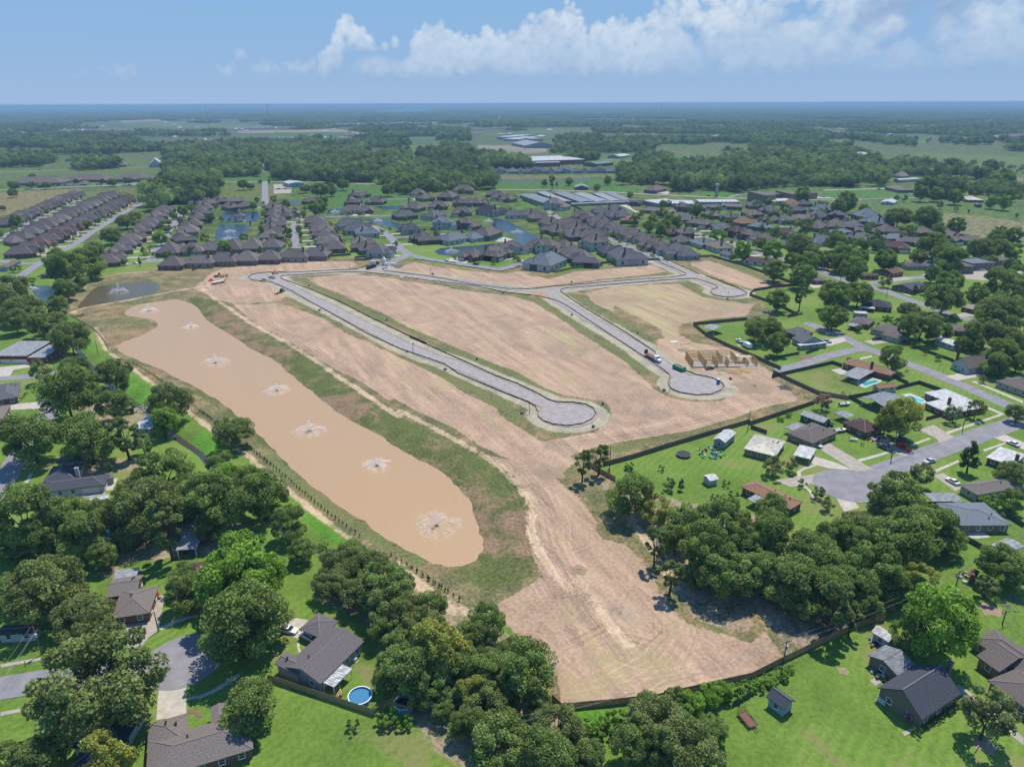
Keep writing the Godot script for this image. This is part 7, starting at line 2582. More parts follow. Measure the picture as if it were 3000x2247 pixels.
	for e in [["warehouse","huge white-roofed warehouse with dark red walls","warehouse",52.1,-1623.7,-1.31,"metal_white","wall_redbrick",[[-19,106.6,-76.7,76.7,9,.60,"f","z"]],[]],
		["warehouse","long dark red shed with pale roof in front of the huge warehouse","warehouse",64.9,-1485.9,0.31,"metal_tin","wall_redbrick",[[-38,32.7,-9.4,9.4,8,.15,"g","x"]],[]],
		["warehouse","slate green metal warehouse among parked vans","warehouse",157.4,-1515.2,-0.75,"metal_green","wall_darkside",[[8.3,43.5,-28.8,28.8,6,.15,"g","z"]],[]],
		["church","white steep-gabled hall at the work yard by the far road","hall",-733.6,-1524,0.42,"metal_white","wall_white",[[-9.2,13.2,-28.9,28.9,6,.90,"g","z"]],[]],
		["care_home","long grey-brown roofed care home, nearer wing","building",-763.5,-1172.6,0.08,"roof_brown","wall_tanbrick",[[-30.6,51.4,-19.9,19.9,4,.40,"h","x"],[29.5,42.9,30.8,50.3,4,.40,"h","z"]],[]],
		["care_home","long grey-brown roofed care home with gabled entrance, middle wing","building",-709.4,-1220.9,0.01,"roof_brown","wall_brick",[[-26.9,46.9,-18,18,4,.40,"h","x"],[-3.3,6,-3,26.9,4,.60,"g","z"],[40.8,51.8,1.8,31.4,4,.60,"g","z"]],[]],
		["care_home","long brown roofed care home, farther wing beside the wood","building",-636.7,-1224.6,0.12,"roof_brown","wall_brick",[[-23.2,37.6,-19,19,4,.40,"h","x"]],[]],
		["pavilion","small square porch pavilion before the care home","pavilion",-679.9,-1161.4,0.28,"roof_brown","wall_white",[[-3,8.7,-10.8,10.8,4,.40,"h","z"]],[["open",0],["post",-3.1,7.2],["post",6.2,7.8]]],
		["shop","white and blue metal shop with car park beside the gate drive","shop",-333.3,-1134.7,0.54,"metal_white","wall_blueside",[[-16.3,7.6,-18.2,18.2,6,.15,"g","z"]],[]],
		["storage_row","blue-grey self-storage building, first in the row of six","storage building",35.7,-944.3,-1.25,"metal_zinc","wall_greyside",[[-45.1,46.4,-11.3,11.3,3.5,.12,"g","x"]],[]],
		["storage_row","red-doored self-storage building, second of six","storage building",56.4,-962.1,-1.31,"metal_tin","wall_brick",[[-56.6,52.7,-6.7,6.7,3.5,.10,"g","x"]],[]],
		["storage_row","red-doored self-storage building, third of six","storage building",80.9,-960.2,-1.31,"metal_zinc","wall_brick",[[-53.3,55.1,-9.6,9.6,3.5,.10,"g","x"]],[]],
		["storage_row","red-doored self-storage building, fourth of six","storage building",103.9,-957.4,-1.33,"metal_tin","wall_brick",[[-43.6,48,-9.5,9.5,3.5,.10,"g","x"]],[]],
		["storage_row","red-doored self-storage building, fifth of six","storage building",125.1,-959.3,-1.40,"metal_tin","wall_brick",[[-39.6,44.2,-7.4,7.4,3.5,.10,"g","x"]],[]],
		["storage_row","red-doored self-storage building, last of six","storage building",141.2,-962.9,-1.41,"metal_zinc","wall_brick",[[-38.5,42.7,-6.8,6.8,3.5,.10,"g","x"]],[]],
		["storage_row","low grey storage building closing off the six rows","storage building",115.8,-904.3,0.27,"metal_tin","wall_greyside",[[-43.8,41.6,-3,3,3.2,.30,"f","x"]],[]],
		["office","small dark office at the end of the storage rows","office",151.9,-902.5,-0.29,"roof_charcoal","wall_darkside",[[-6.3,10.1,-11,11,3.6,.20,"g","z"]],[]],
		["shop","white-roofed commercial building beyond the storage office","shop",179.9,-915.7,-1.16,"metal_white","wall_greyside",[[-0.2,33.8,-17.2,17.2,5,.30,"f","z"]],[]],
		["shop","low white commercial roof with rooftop units, middle of the strip","shop",212.5,-890.6,-0.18,"metal_white","wall_greyside",[[-15.7,10.5,-16,16,5,.30,"f","z"]],[]],
		["shop","long white commercial roof with rooftop units","shop",258,-901.1,-0.01,"metal_white","wall_greyside",[[-27,22.8,-11.3,11.3,5,.30,"f","x"]],[]],
		["shop","pale blue roofed commercial building near the towers of brick","shop",340,-909.6,0.26,"metal_white","wall_blueside",[[-23.3,11.3,-10.4,10.4,5,.30,"f","x"]],[]],
		["shopping_centre","brown brick shopping centre with square tower fronts","shopping centre",368.9,-960.5,0.20,"roof_brown","wall_tanbrick",[[-45.7,31.2,-12.1,12.1,8,.30,"f","x"],[-63.9,-48.3,1.5,44.6,11,.30,"f","z"],[-20.4,-10.1,-5.6,34.8,10,.30,"f","z"]],[]],
		["house","brown pyramid-roofed office beside a large parking slab","office",196.2,-1044.8,-0.65,"roof_brown","wall_brick",[[0.9,20.2,-17.7,17.7,4,.60,"h","z"]],[]],
		["barn","grey-roofed open barn behind the storage rows","barn",102.4,-1080,-0.02,"metal_tin","wall_brick",[[-8.7,10.2,-12.6,12.6,4,.30,"g","z"]],[]],
		["barn","white open barn in the far pasture","barn",236.3,-1734.6,-0.61,"metal_white","wall_white",[[0.4,33.5,-26.5,26.5,5,.20,"g","z"]],[]],
		["barn","dark-roofed pasture barn beyond the woods","barn",409,-1661.5,0.33,"metal_zinc","wall_darkside",[[-20.7,6.4,-13.1,13.1,5,.20,"g","x"]],[]],
		["barn","tiny blue roofed barn at the field corner","barn",-1003.5,-1682,0.17,"metal_green","wall_blueside",[[-0.9,16.4,-19.9,19.9,4,.30,"g","z"]],[]],
		["house","grey roofed farmhouse beside the far road trees","house",-808.3,-1537.8,0.34,"roof_brown","wall_brick",[[-3.7,11.6,-28.2,28.2,3,.40,"h","z"]],[]],
		["house","brown roofed long building by the work yard","building",-606.3,-1500.4,-0.10,"roof_brown","wall_brick",[[-3.6,34,-28.5,28.5,4,.40,"h","z"]],[]],
		["shop","white metal sheds with trucks at the end of the gate drive","shed",-545.2,-1494.8,0.88,"metal_white","wall_white",[[-34.1,6.3,-26,26,6,.15,"g","z"]],[]],
		["warehouse","grey metal warehouse across the far highway","warehouse",81.9,-2189,0.25,"metal_tin","wall_greyside",[[-63.2,22.2,-76.6,76.6,8,.20,"g","z"]],[]],
		["warehouse","white industrial block beside the distant green field","warehouse",-32,-2751,-0.49,"metal_white","wall_white",[[27,76.7,-93.4,93.4,9,.30,"f","z"]],[]],
		["warehouse","white industrial shed amid parked trucks","warehouse",-2.3,-2624.6,-0.39,"metal_white","wall_white",[[13.4,69.6,-96.8,96.8,7,.30,"f","z"]],[]],
		["warehouse","pale industrial shed at the end of the industrial group","warehouse",87.1,-2598.2,0.35,"metal_tin","wall_greyside",[[-45.1,-0.1,-62.8,62.8,7,.30,"f","z"]],[]],
		["warehouse","far white roofed store with red front on the horizon","warehouse",1042.3,-8630.8,-0.05,"metal_white","wall_redbrick",[[-85.8,-15.1,-693.5,693.5,12,.30,"f","z"]],[]],
		["warehouse","long white roof far on the horizon","warehouse",1688.5,-8208.2,0.08,"metal_white","wall_white",[[-139.6,-21.1,-279.5,279.5,10,.30,"f","z"]],[]],
		["warehouse","white distant depot left of the far antenna","warehouse",979,-4808.4,-0.35,"metal_white","wall_white",[[-13.7,65.4,-161.4,161.4,8,.30,"f","z"]],[]],
		["house","cream roofed bungalow at the edge of the big meadow","house",591.4,-928.8,-0.23,"metal_cream","wall_brick",[[-13,6.9,-15.4,15.4,3.2,.30,"h","z"]],[]],
		["house","white mobile home beside two dark trees in the meadow","house",470,-908.9,-0.61,"metal_white","wall_white",[[-4.9,10.6,-14.5,14.5,3,.20,"g","z"]],[]],
		["barn","small rusty barn in the meadow","barn",565.8,-875.9,-0.31,"roof_brown","wall_brick",[[-4.1,1.4,-8.1,8.1,3,.50,"g","z"]],[]],
		["shop","tan roofed shop by the bright parking slab","shop",561.1,-1038.4,0.01,"roof_taupe","wall_tanbrick",[[-20.2,0.6,-20.6,20.6,4,.40,"h","z"]],[]],
		["house","white mobile home with blue end beside the pasture","house",694.4,-1169.5,0.02,"metal_tin","wall_blueside",[[-13,5.6,-7.3,7.3,3.2,.20,"g","x"]],[]],
		["warehouse","white metal sheds above the scrap yard","shed",634.3,-1169.8,0.37,"metal_white","wall_white",[[-27.4,15.8,-5.9,5.9,4.5,.20,"g","x"]],[]],
		["warehouse","white roofs sheds half hidden in the far wood","shed",581.6,-1278.6,0.18,"metal_white","wall_white",[[-20.7,11.1,-8.2,8.2,5,.20,"g","x"]],[]]]:
		house(e[0],e[1],e[2],V(e[3],0,e[4]),e[5],e[6],e[7],e[8],e[9],false)
	# --- the newer estates
	make_designs()
	house_row(Vector2(-526.1,-748.3),Vector2(-601.9,-1007.6),15,["brown","taupe","purple","brown"],[5,3,1],"the row beside the tan field",2)
	house_row(Vector2(-453.3,-647.4),Vector2(-545.9,-993.4),17,["taupe","brown","purple","brown"],[5,1,5],"the middle estate row",2)
	house_row(Vector2(-408.9,-592.5),Vector2(-505.4,-965.4),19,["brown","purple","brown","taupe","red"],[5,1,5],"the long street row with pale driveways",0)
	house_row(Vector2(-318.7,-555.3),Vector2(-407.2,-849.5),13,["brown","taupe","purple","brown"],[1,0,2],"the row behind the dark oak clump",3)
	house_row(Vector2(-300.3,-654.1),Vector2(-378.2,-907),7,["brown","purple","brown","taupe"],[2,0,4],"the row west of the gazebo pond",3)
	house_row(Vector2(-261.4,-547.4),Vector2(-159.9,-578.5),7,["brown","taupe","purple"],[0,2,4],"the row behind the dark boundary fence",-1)
	house_row(Vector2(-285.3,-596.4),Vector2(-207.8,-620.3),6,["purple","brown","taupe"],[3,2,0],"the second row behind the boundary fence",-1)
	house_row(Vector2(-226,-667.5),Vector2(-272.3,-844.3),6,["taupe","brown","purple"],[0,4,2],"the row by the gazebo pond",5)
	house_row(Vector2(-153,-610.7),Vector2(-204.8,-757.6),6,["brown","taupe","purple"],[0,2,4],"the row across the curving tree-lined street",5)
	for e in [
		[4,-337,-871,"brown","tanbrick",1.0,"brown hip house on the far bank behind the gazebo"],
		[0,-324,-887,"brown","greybrick",0.9,"small brown house by the pond end of the main drive"],
		[2,-373,-930,"purple","greybrick",0.95,"purplish roof house beside the dense dark wood"],
		[4,-391,-917,"purple","beige",1.0,"two-tone large house against the dark wood, west of the gazebo"],
		[0,-353,-933,"taupe","brick",0.9,"taupe roof house between the gazebo pond and the meadow"],
		[0,-257,-929,"brown","greybrick",0.9,"lone brown roof beside the small back pond"],
		[4,-261,-829,"taupe","tanbrick",1.0,"taupe roof house at the bend near the gate drive"],
		[0,-285,-869,"brown","brick",1.0,"brown roof house at the head of the gate drive"],
		[2,-249,-806,"brown","tanbrick",1.0,"brown hip house near the gate drive bend"],
		[5,-165,-732,"slate","white",1.0,"slate roof white house, farthest of the four along the dark hedge"],
		[5,-151,-703,"slate","white",1.0,"slate roof white house, second of the four along the hedge"],
		[4,-141,-686,"blue","white",1.05,"blue-grey roof house, third of the four along the hedge"],
		[4,-132,-628,"taupe","beige",1.05,"broad taupe roof house beside the hedge"],
		[2,-124,-606,"brown","greybrick",1.0,"brown roof house next to the entrance white house"],
		[0,-109,-591,"slate","white",1.0,"white stucco house with slate roof nearest the gate building works"],
		[4,-99,-707,"navy","white",1.0,"colonnaded house with dark navy roof on the pond island"],
		[6,-68,-730,"blue","white",1.0,"two-storey white house with blue-grey roof on the pond island"],
		[2,-79,-650,"brown","brick",1.05,"brick house with brown roof beside the main curve"],
		[4,-53,-649,"blue","white",1.05,"pale house with blue-grey roof and backyard pool"],
		[0,-36,-659,"blue","white",0.85,"smaller blue-grey wing house next to the backyard pool"],
		[4,-23,-674,"brown","greybrick",1.15,"large dark roof brick house with pool beside the blue pond"],
		[6,-44,-729,"brown","greybrick",0.9,"tall two-storey brown house on the pond bank"],
		[0,-32,-576,"brown","brick",0.9,"low brown brick house by the fountain pond edge"],
		[4,-14,-580,"brown","greybrick",1.05,"brick house with three dormers facing the lower street"],
		[6,2,-600,"purple","white",0.9,"tall arched white house behind the dormer house"],
		[4,-117,-795,"slate","greybrick",1.0,"slate roof house facing the narrow blue pond"],
		[4,-85,-794,"slate","white",1.0,"slate roof white house beside the narrow blue pond"],
		[2,-56,-819,"brown","tanbrick",1.05,"brown hip house with terrace above the blue pond"],
		[4,-24,-822,"charcoal","white",1.2,"large white house with charcoal roof and chimney above the pond"],
		[4,-116,-859,"purple","tanbrick",1.0,"dormered tan house behind the slate roofs"],
		[2,-88,-871,"purple","brick",1.05,"purplish hip house in the upper cluster"],
		[4,-61,-904,"brown","greybrick",1.2,"broad brown house in the upper cluster middle"],
		[0,-42,-904,"brown","greybrick",1.1,"brown hip house at the upper cluster edge"],
		[4,-83,-962,"brown","greybrick",1.15,"wide brown house by the upper loop street"],
		[4,-68,-1036,"brown","tanbrick",1.2,"colonnaded house against the tree belt"],
		[0,-113,-953,"brown","tanbrick",1.0,"brown house with dark fence beside the upper meadow"],
		[0,-129,-1005,"brown","brick",1.0,"brown house at the foot of the tree belt"],
		[4,-207,-987,"brown","tanbrick",1.05,"porticoed house farthest in the meadow cluster"],
		[4,-201,-918,"brown","greybrick",1.0,"brown hip house in the meadow cluster with white slab"],
		[2,-171,-917,"brown","tanbrick",1.0,"brown roof house on the narrow pond bank in the meadow"],
		[4,-185,-841,"brown","white",1.0,"white columned house on the meadow street"],
		[0,-169,-841,"purple","brick",0.9,"brick garage house next to the white columned one"],
		[0,-25,-991,"brown","greybrick",1.0,"brown hip house, farthest of three beside the storage rows"],
		[2,-16,-960,"brown","tanbrick",1.0,"brown hip house, middle of three beside the storage rows"],
		[0,-5,-940,"brown","tanbrick",1.0,"brown hip house, nearest of three beside the storage rows"],
		[0,4,-799,"slate","white",1.0,"slate roof house at the pond corner"],
		[4,23,-806,"brown","greybrick",1.0,"brown hip house on the loop above the pond"],
		[0,28,-778,"brown","tanbrick",1.0,"brown house overlooking the pond lawn"],
		[6,54,-867,"taupe","white",1.1,"white French-gabled house backing on the storage rows"],
		[4,40,-739,"brown","white",1.05,"broad brown roof house above the green pond bank"],
		[2,43,-693,"brown","tanbrick",1.05,"brown hip house on the pond bank"],
		[5,56,-721,"brown","greybrick",1.1,"steep brown roof house beside the straight street"],
		[2,63,-710,"brown","tanbrick",1.0,"brown roof house on the straight street, pond side"],
		[4,58,-667,"purple","brick",1.05,"wide purplish roof house with patio pool"],
		[6,71,-620,"brown","white",1.05,"columned two-storey house on the straight street"],
		[5,75,-662,"brown","greybrick",1.0,"steep brown roof behind the columned house"],
		[6,32,-603,"brown","white",1.0,"arched white brick house with brown roof"],
		[0,21,-612,"brown","tanbrick",1.0,"brown hip house beside the arched white house"],
		[0,44,-607,"brown","brick",1.0,"brown roof house behind the arched white house"],
		[4,27,-543,"blue","white",1.25,"large blue-grey roof house with arcade at the lot fence"],
		[4,50,-579,"purple","greybrick",1.0,"grey-purple roof house with cupola"],
		[2,57,-553,"purple","greybrick",1.1,"grey roof house with patio palm at the lot fence"],
		[0,83,-590,"navy","greybrick",1.0,"navy roof house beside the corner house"],
		[4,90,-563,"slate","white",1.25,"long slate roof white house at the fence corner"],
		[2,76,-791,"brown","brick",1.0,"brown roof brick house, first on the far side of the straight street"],
		[2,83,-770,"brown","greybrick",1.0,"brown hip house, second on the far side of the straight street"],
		[5,89,-745,"brown","greybrick",1.0,"steep brown house, third on the far side of the straight street"],
		[2,93,-726,"purple","white",0.95,"purplish house, fourth on the far side of the straight street"],
		[2,100,-709,"purple","white",1.0,"purplish house, fifth on the far side of the straight street"],
		[0,105,-681,"purple","greybrick",1.0,"purplish house, sixth on the far side of the straight street"],
		[4,114,-661,"brown","white",1.1,"long colonnaded house on the far side of the straight street"],
		[2,118,-646,"brown","white",1.0,"brown house with white pilasters on the far side of the straight street"],
		[2,124,-614,"brown","redbrick",1.0,"scaffolded house under construction behind the parked trucks"],
		[2,128,-602,"brown","greybrick",1.0,"brown hip house beside the scaffolded house"],
		[4,136,-585,"slate","white",1.1,"white columned house with slate roof at the fence end"],
		[0,142,-577,"slate","greyside",0.95,"slate roof house at the corner of the boundary fence"],
		[0,100,-819,"slate","greybrick",1.0,"slate roof brick house below the storage rows"],
		[2,119,-834,"slate","greybrick",1.0,"dark slate hip house below the storage rows"],
		[2,109,-790,"slate","greyside",1.0,"slate grey hip pair house behind the straight street"],
		[0,120,-790,"slate","greyside",1.0,"pale slate hip house behind the straight street"],
		[7,128,-763,"orange","tanbrick",1.1,"orange-tan hip house behind the straight street"],
		[7,162,-833,"taupe","greybrick",1.0,"taupe hip house beside the commercial strip"],
		[8,175,-818,"taupe","greybrick",1.0,"taupe gable house by the commercial strip"],
		[6,200,-848,"brown","brick",0.9,"brown brick house with twin gables by the commercial strip"],
		[7,183,-789,"brown","redbrick",1.0,"low brown house amid garden trees"],
		[7,185,-762,"slate","brick",1.0,"slate roof house on the crooked street"],
		[7,192,-737,"brown","brick",1.1,"long brown roof house on the crooked street"],
		[7,220,-795,"taupe","brick",1.0,"taupe roof house north of the crooked street"],
		[8,234,-856,"slate","brick",1.1,"grey gabled brick house along the commercial strip"],
		[8,263,-863,"taupe","brick",1.1,"taupe gabled brick house along the commercial strip"],
		[0,293,-871,"slate","brick",0.95,"dark hip house ending the strip-side row"],
		[6,232,-768,"slate","brick",0.8,"steep brick house with many gables"],
		[7,208,-707,"slate","brick",1.15,"broad slate roof house on the crooked street"],
		[0,240,-742,"orange","redbrick",0.95,"bright orange hip house among grey roofs"],
		[7,268,-802,"brown","brick",1.1,"brown hip house above the orange roof"],
		[0,296,-831,"slate","greybrick",0.9,"slate hip house above the parked cars"],
		[7,248,-712,"blue","greybrick",1.1,"blue-grey house with solar panels"],
		[6,213,-674,"maroon","brick",0.85,"maroon roof house beside the red-leaved tree"],
		[6,220,-659,"brown","brick",0.8,"brown house with three dormers"],
		[0,228,-644,"brown","brick",0.9,"brown hip house beside the dormered house"],
		[7,154,-686,"maroon","brick",0.95,"brown hip house with white patio roof, behind the colonnade"],
		[6,161,-670,"purple","redbrick",0.85,"purplish house with tall red brick gable"],
		[0,153,-641,"brown","greyside",0.8,"low brown annex below the red brick gable"],
		[7,167,-627,"blue","white",1.0,"blue-grey roof white house inside the fence corner"],
		[7,177,-609,"taupe","white",1.15,"taupe roof house with white chimney near the round pool"],
		[8,179,-581,"slate","white",0.7,"small slate cottage beside the round pool"],
		[8,193,-551,"maroon","white",0.95,"maroon gable house under the bright trees"],
		[0,275,-761,"brown","brick",0.85,"small brown hip house by the inner street"],
		[7,289,-760,"slate","brick",1.1,"slate roof house beside the inner street"],
		[7,310,-767,"taupe","brick",1.1,"taupe roof house beside the inner street"],
		[0,325,-831,"slate","brick",1.0,"slate hip house screened by garden trees"],
		[0,343,-888,"orange","brick",0.9,"tan-orange hip house below the strip"],
		[0,357,-888,"slate","brick",0.85,"slate hip house next to the tan-orange roof"],
		[2,356,-831,"blue","greyside",1.05,"blue-grey steep hip house near the big meadow oak"],
		[0,332,-780,"slate","brick",1.05,"slate hip house in front of the blue steep hip"],
		[6,354,-780,"purple","redbrick",0.8,"red brick house with three gables"],
		[0,302,-711,"brown","greybrick",1.0,"brown hip house beside garden oaks"],
		[0,322,-717,"taupe","greybrick",1.05,"taupe pyramid roof house"],
		[7,338,-716,"slate","brick",1.05,"slate roof house beside the pyramid roof"],
		[7,262,-689,"maroon","brick",0.9,"maroon low house amid the trees"],
		[7,261,-663,"slate","brick",0.9,"slate low house amid the trees"],
		[2,276,-634,"blue","white",0.9,"blue-grey hip house deep in the trees"],
		[7,315,-683,"blue","white",0.9,"blue-grey house near the two oaks"],
		[8,242,-625,"slate","white",0.8,"slate roof house behind the great oaks"],
		[7,314,-652,"slate","brick",0.9,"slate roof house beside the red brick ranch"],
		[8,244,-543,"brown","cream",0.8,"low cream house beside the lit street"],
		[0,384,-779,"blue","brick",1.2,"large blue-grey pyramid roof house by the meadow"],
		[2,373,-734,"blue","redbrick",1.1,"blue-grey house with red brick gable by the meadow"],
		[7,345,-722,"slate","brick",1.1,"slate roof house with white porch"],
		[0,325,-723,"brown","brick",1.0,"brown hip house west of the white porch house"],
		[8,342,-688,"brown","brick",1.0,"brown low roof behind the round oak"],
		[0,361,-688,"brown","brick",0.95,"brown pyramid roof east of the round oak"],
		[7,319,-652,"slate","brick",1.1,"slate low roof beside the round oak"],
		[7,348,-647,"blue","brick",1.1,"wide blue-grey roof house amid oaks"],
		[7,354,-632,"brown","brick",1.0,"brown roof house joined to the wide blue roof"],
		[7,326,-606,"maroon","tanbrick",1.15,"maroon roof tan brick house"],
		[7,391,-682,"brown","brick",1.0,"brown roof house at the meadow edge oaks"],
		[8,409,-661,"brown","brick",1.1,"brown gable house at the tan field"],
		[8,404,-636,"brown","brick",1.15,"long brown gable house at the tan field"],
		[8,333,-566,"brown","brick",1.0,"brown roof house with teal umbrella behind the oaks"],
		[8,307,-542,"orange","brick",0.7,"small orange roof behind the navy house"],
		]:
		est_single(e)
	house_row(Vector2(-29,-1333.1),Vector2(294.4,-1350.1),23,["slate","purple","blue","brown"],[5,0,6],"the row beyond the far canal",-2)
	house_row(Vector2(-140.4,-1297.9),Vector2(-79.3,-1313),5,["brown","slate"],[5,0],"the row before the tree belt",-2)
	house_row(Vector2(737.7,-1518.9),Vector2(832,-1476),8,["slate","blue","slate"],[0,5],"the row beside the water tank",-2)
	var sub := []
	sub.append([Vector2(-2187.9,-3710.2),Vector2(-1698.1,-3702),46,3])
	sub.append([Vector2(-1111.1,-2564.9),Vector2(-981.9,-2580.7),14,2])
	sub.append([Vector2(-1435,-3877.9),Vector2(-1270.7,-4020.5),30,3])
	sub.append([Vector2(-915.9,-2749.7),Vector2(-701.2,-2759.2),22,2])
	sub.append([Vector2(-1395.6,-3866.1),Vector2(-1096.5,-4074.1),36,3])
	sub.append([Vector2(-1098.2,-4619.5),Vector2(-424.6,-4953.5),70,3])
	sub.append([Vector2(-5728.5,-9653.5),Vector2(-5187.6,-10035.7),40,2])
	sub.append([Vector2(-2598.9,-5902.6),Vector2(-1958.5,-6221.7),60,2])
	sub.append([Vector2(-2262,-3330.9),Vector2(-2172.7,-3362.2),14,2])
	sub.append([Vector2(-658.5,-3025.5),Vector2(-609.1,-3078.1),8,2])
	sub.append([Vector2(-487.3,-11140.9),Vector2(661.2,-9440.9),70,2])
	sub.append([Vector2(520.1,-6012.9),Vector2(1252.2,-5364.5),80,2])
	sub.append([Vector2(5153.7,-9930.4),Vector2(6541.8,-10208.7),60,2])
	sub.append([Vector2(390.6,-2862.7),Vector2(474.8,-2918.6),8,1])
	sub.append([Vector2(1680.5,-2658.1),Vector2(1904.5,-2788.3),18,2])
	sub.append([Vector2(648,-1238.2),Vector2(674.4,-1261.1),4,1])
	sub.append([Vector2(769.4,-1199.3),Vector2(820.3,-1222),8,1])
	sub.append([Vector2(-904.5,-7885.8),Vector2(12.1,-10222.4),50,2])
	sub.append([Vector2(-192.1,-3605.3),Vector2(4.4,-3863.8),26,2])
	suburbs(sub)
	# --- fences
	fence(P([1035,-3885,25,214,64,170,89,194,63,154]),1.9,"wood_old","weathered wooden fence between the building lot and the oak garden")
	fence(P([1038,-3885,336,-98]),1.9,"wood_old","wooden fence behind the tin pavilion")
	fence(P([1224,-3110,44,118,63,148,105,58]),1.9,"wood_old","brown wooden fence beside the pool house garden and the lot corner")
	fence(P([1272,-2742,-177,110,-156,97,-4,-16,-303,175,-204,122,-112,58]),1.9,"wood_old","long wooden fence along the south edge of the lots behind the gardens")
	fence(P([268,-2204,37,58,41,52]),1.8,"wood_new","short reddish wooden fence beside the twin slender trees")
	fence(P([949,-1428,-14,-19,-22,-13]),1.9,"wood_new","short red-brown fence deep in the tree belt")
	fence(P([907,-1397,-30,4,-34,12,-117,59,-104,55,-98,54,-91,24,-127,35,-94,13,-110,12,-20,-26]),1.9,"wood_new","new tan wooden fence closing the tip of the site")
	fence(P([1654,-5804,151,349,95,336,82,309,-182,50,-171,97,-65,114,57,149,52,162,24,168,-70,34]),1.9,"wood_old","long wooden fence stepping round the far corner of the lots")
	fence(P([-2437,-5347,34,-162,530,-209,525,-211]),1.9,"wood_grey","dark boundary fence behind the estate houses along the upper lots")
	fence(P([-1269,-5697,133,-53,-22,-113,-133,55]),1.6,"wood_grey","small dark fenced pen beside the gate building works")
	fence(P([109,-5409,226,164,136,-132,239,-96]),1.9,"wood_new","brown fence behind the large arcaded house")
	fence(P([697,-5549,382,-136,114,9,-10,72]),1.9,"wood_old","grey-brown fence behind the long slate roof house")
	fence(P([1243,-5639,173,-125,243,-60]),1.9,"wood_new","orange-brown fence ending at the straight street")
	fence(P([-535,-1212,153,59,96,38,19,-23,57,17]),1.8,"wood_new","tan wooden fence round the grey home and its blue pool")
	fence(P([-541,-1233,6,21]),1.8,"wood_new","short fence return at the corner of the grey home")
	fence(P([1228,-3275,221,-103]),1.5,"wood_grey","dark fence below the giant oak")
	fence(P([1485,-3381,91,-63]),1.5,"wood_grey","short dark fence by the brick drive")
	fence(P([1198,-3047,74,-42,283,-144,27,45]),1.8,"wood_grey","dark fence along the side street of the pool garden")
	fence(P([1439,-2795,74,-29,126,-48,193,-95,46,91]),1.8,"wood_grey","dark fence between the two pool gardens")
	fence(P([1445,-2807,27,111,18,55]),1.8,"wood_grey","dark fence beside the wide metal workshop")
	fence(P([1758,-3042,19,88]),1.8,"wood_grey","dark fence at the end of the small pool house")
	fence(P([2063,-3581,36,176,58,147]),1.6,"wood_grey","dark fence behind the corner lawn")
	fence(P([1650,-2573,74,-35]),1.6,"wood_grey","short dark fence at the end of the white roof house")
	fence(P([1310,-1741,27,58]),1.7,"wood_grey","dark fence between the pergola garden and the lower lawn")
	fence(P([1509,-1869,15,62]),1.7,"wood_grey","dark fence behind the slate blue house")
	fence(P([929,-2503,46,50]),1.7,"wood_grey","grey fence beside the cream metal roof house")
	fence(P([-1788,-7280,179,587,220,669]),1.8,"wood_grey","dark hedge-like fence between two estate gardens")
	fence(P([140,-9526,186,590]),1.8,"wood_grey","dark fence beside the first storage building")
	fence(P([748,-8927,84,329]),1.8,"wood_grey","dark fence behind the white French-gabled house")
	fence(P([-4188,-5913,140,116,126,-93]),1.8,"wood_grey","dark fence round the corner lawn of the long street row")
	fence(P([461,-1136,47,-27]),1.6,"wood_grey","dark fence under the hedge near the barn shed")
	# --- fountains
	fountain(-225.4,-426.3,-1.10,4.2,4.6,"fountain nearest the far rounded end of the muddy pond",1,"pond fountains")
	fountain(-184.5,-391.6,-1.10,3.4,2.6,"second fountain from the far end of the muddy pond",2,"pond fountains")
	fountain(-147,-330.9,-1.10,5.0,4.6,"third fountain from the far end of the muddy pond",3,"pond fountains")
	fountain(-105.1,-294.2,-1.10,4.0,2.9,"middle fountain of the muddy pond, low and wide",4,"pond fountains")
	fountain(-79.3,-251.7,-1.10,4.6,4.4,"fifth fountain of the muddy pond, tall plume",5,"pond fountains")
	fountain(-48.1,-223,-1.10,3.6,2.9,"sixth fountain of the muddy pond, low and wide",6,"pond fountains")
	fountain(-23,-184.5,-1.10,5.0,4.6,"largest nearest fountain at the tip of the muddy pond",7,"pond fountains")
	fountain(-267.9,-473.2,-0.80,5.5,6.5,"tall fountain in the dark brown pond",8,"pond fountains")
	fountain(-333.6,-482.4,-0.60,3.5,2.0,"fountain in the small blue pond behind the oaks",9,"pond fountains")
	fountain(-281.5,-714.1,0.07,4.5,2.2,"farther fountain in the lower gazebo pond",10,"pond fountains")
	fountain(-267.7,-673.3,0.07,4.5,2.0,"nearer fountain in the lower gazebo pond",11,"pond fountains")
	fountain(-145.2,-782,0.07,3.5,2.5,"fountain in the narrow estate pond",12,"pond fountains")
	fountain(-51.6,-608.7,0.07,5.0,3.5,"fountain in the pond below the main curve",13,"pond fountains")
	fountain(-24.7,-773.9,0.07,5.0,3.5,"upper fountain in the large blue estate pond",14,"pond fountains")
	fountain(5.7,-704.2,0.07,5.0,3.5,"lower fountain in the large blue estate pond",15,"pond fountains")
	fountain(-208.1,-851.3,0.07,4.0,3.0,"fountain in the meadow pond",16,"pond fountains")
	# --- street furniture
	street_lamp(7.1,-265.2,"black hooked street lamp beside the near round dead end")
	street_lamp(-50.6,-343.1,"black hooked street lamp midway down the first new road, pond side")
	street_lamp(-50.5,-343.1,"black hooked street lamp third along the first new road, pond side")
	street_lamp(-109.7,-440,"black hooked street lamp on the inner lot side of the first road")
	street_lamp(-196.6,-526.6,"black hooked street lamp behind the bend of the first road")
	street_lamp(-125.4,-544.4,"black hooked street lamp on the strip behind the first road, by the gatehouse")
	street_lamp(-60.2,-517.4,"black hooked street lamp on the entrance lot above the middle road")
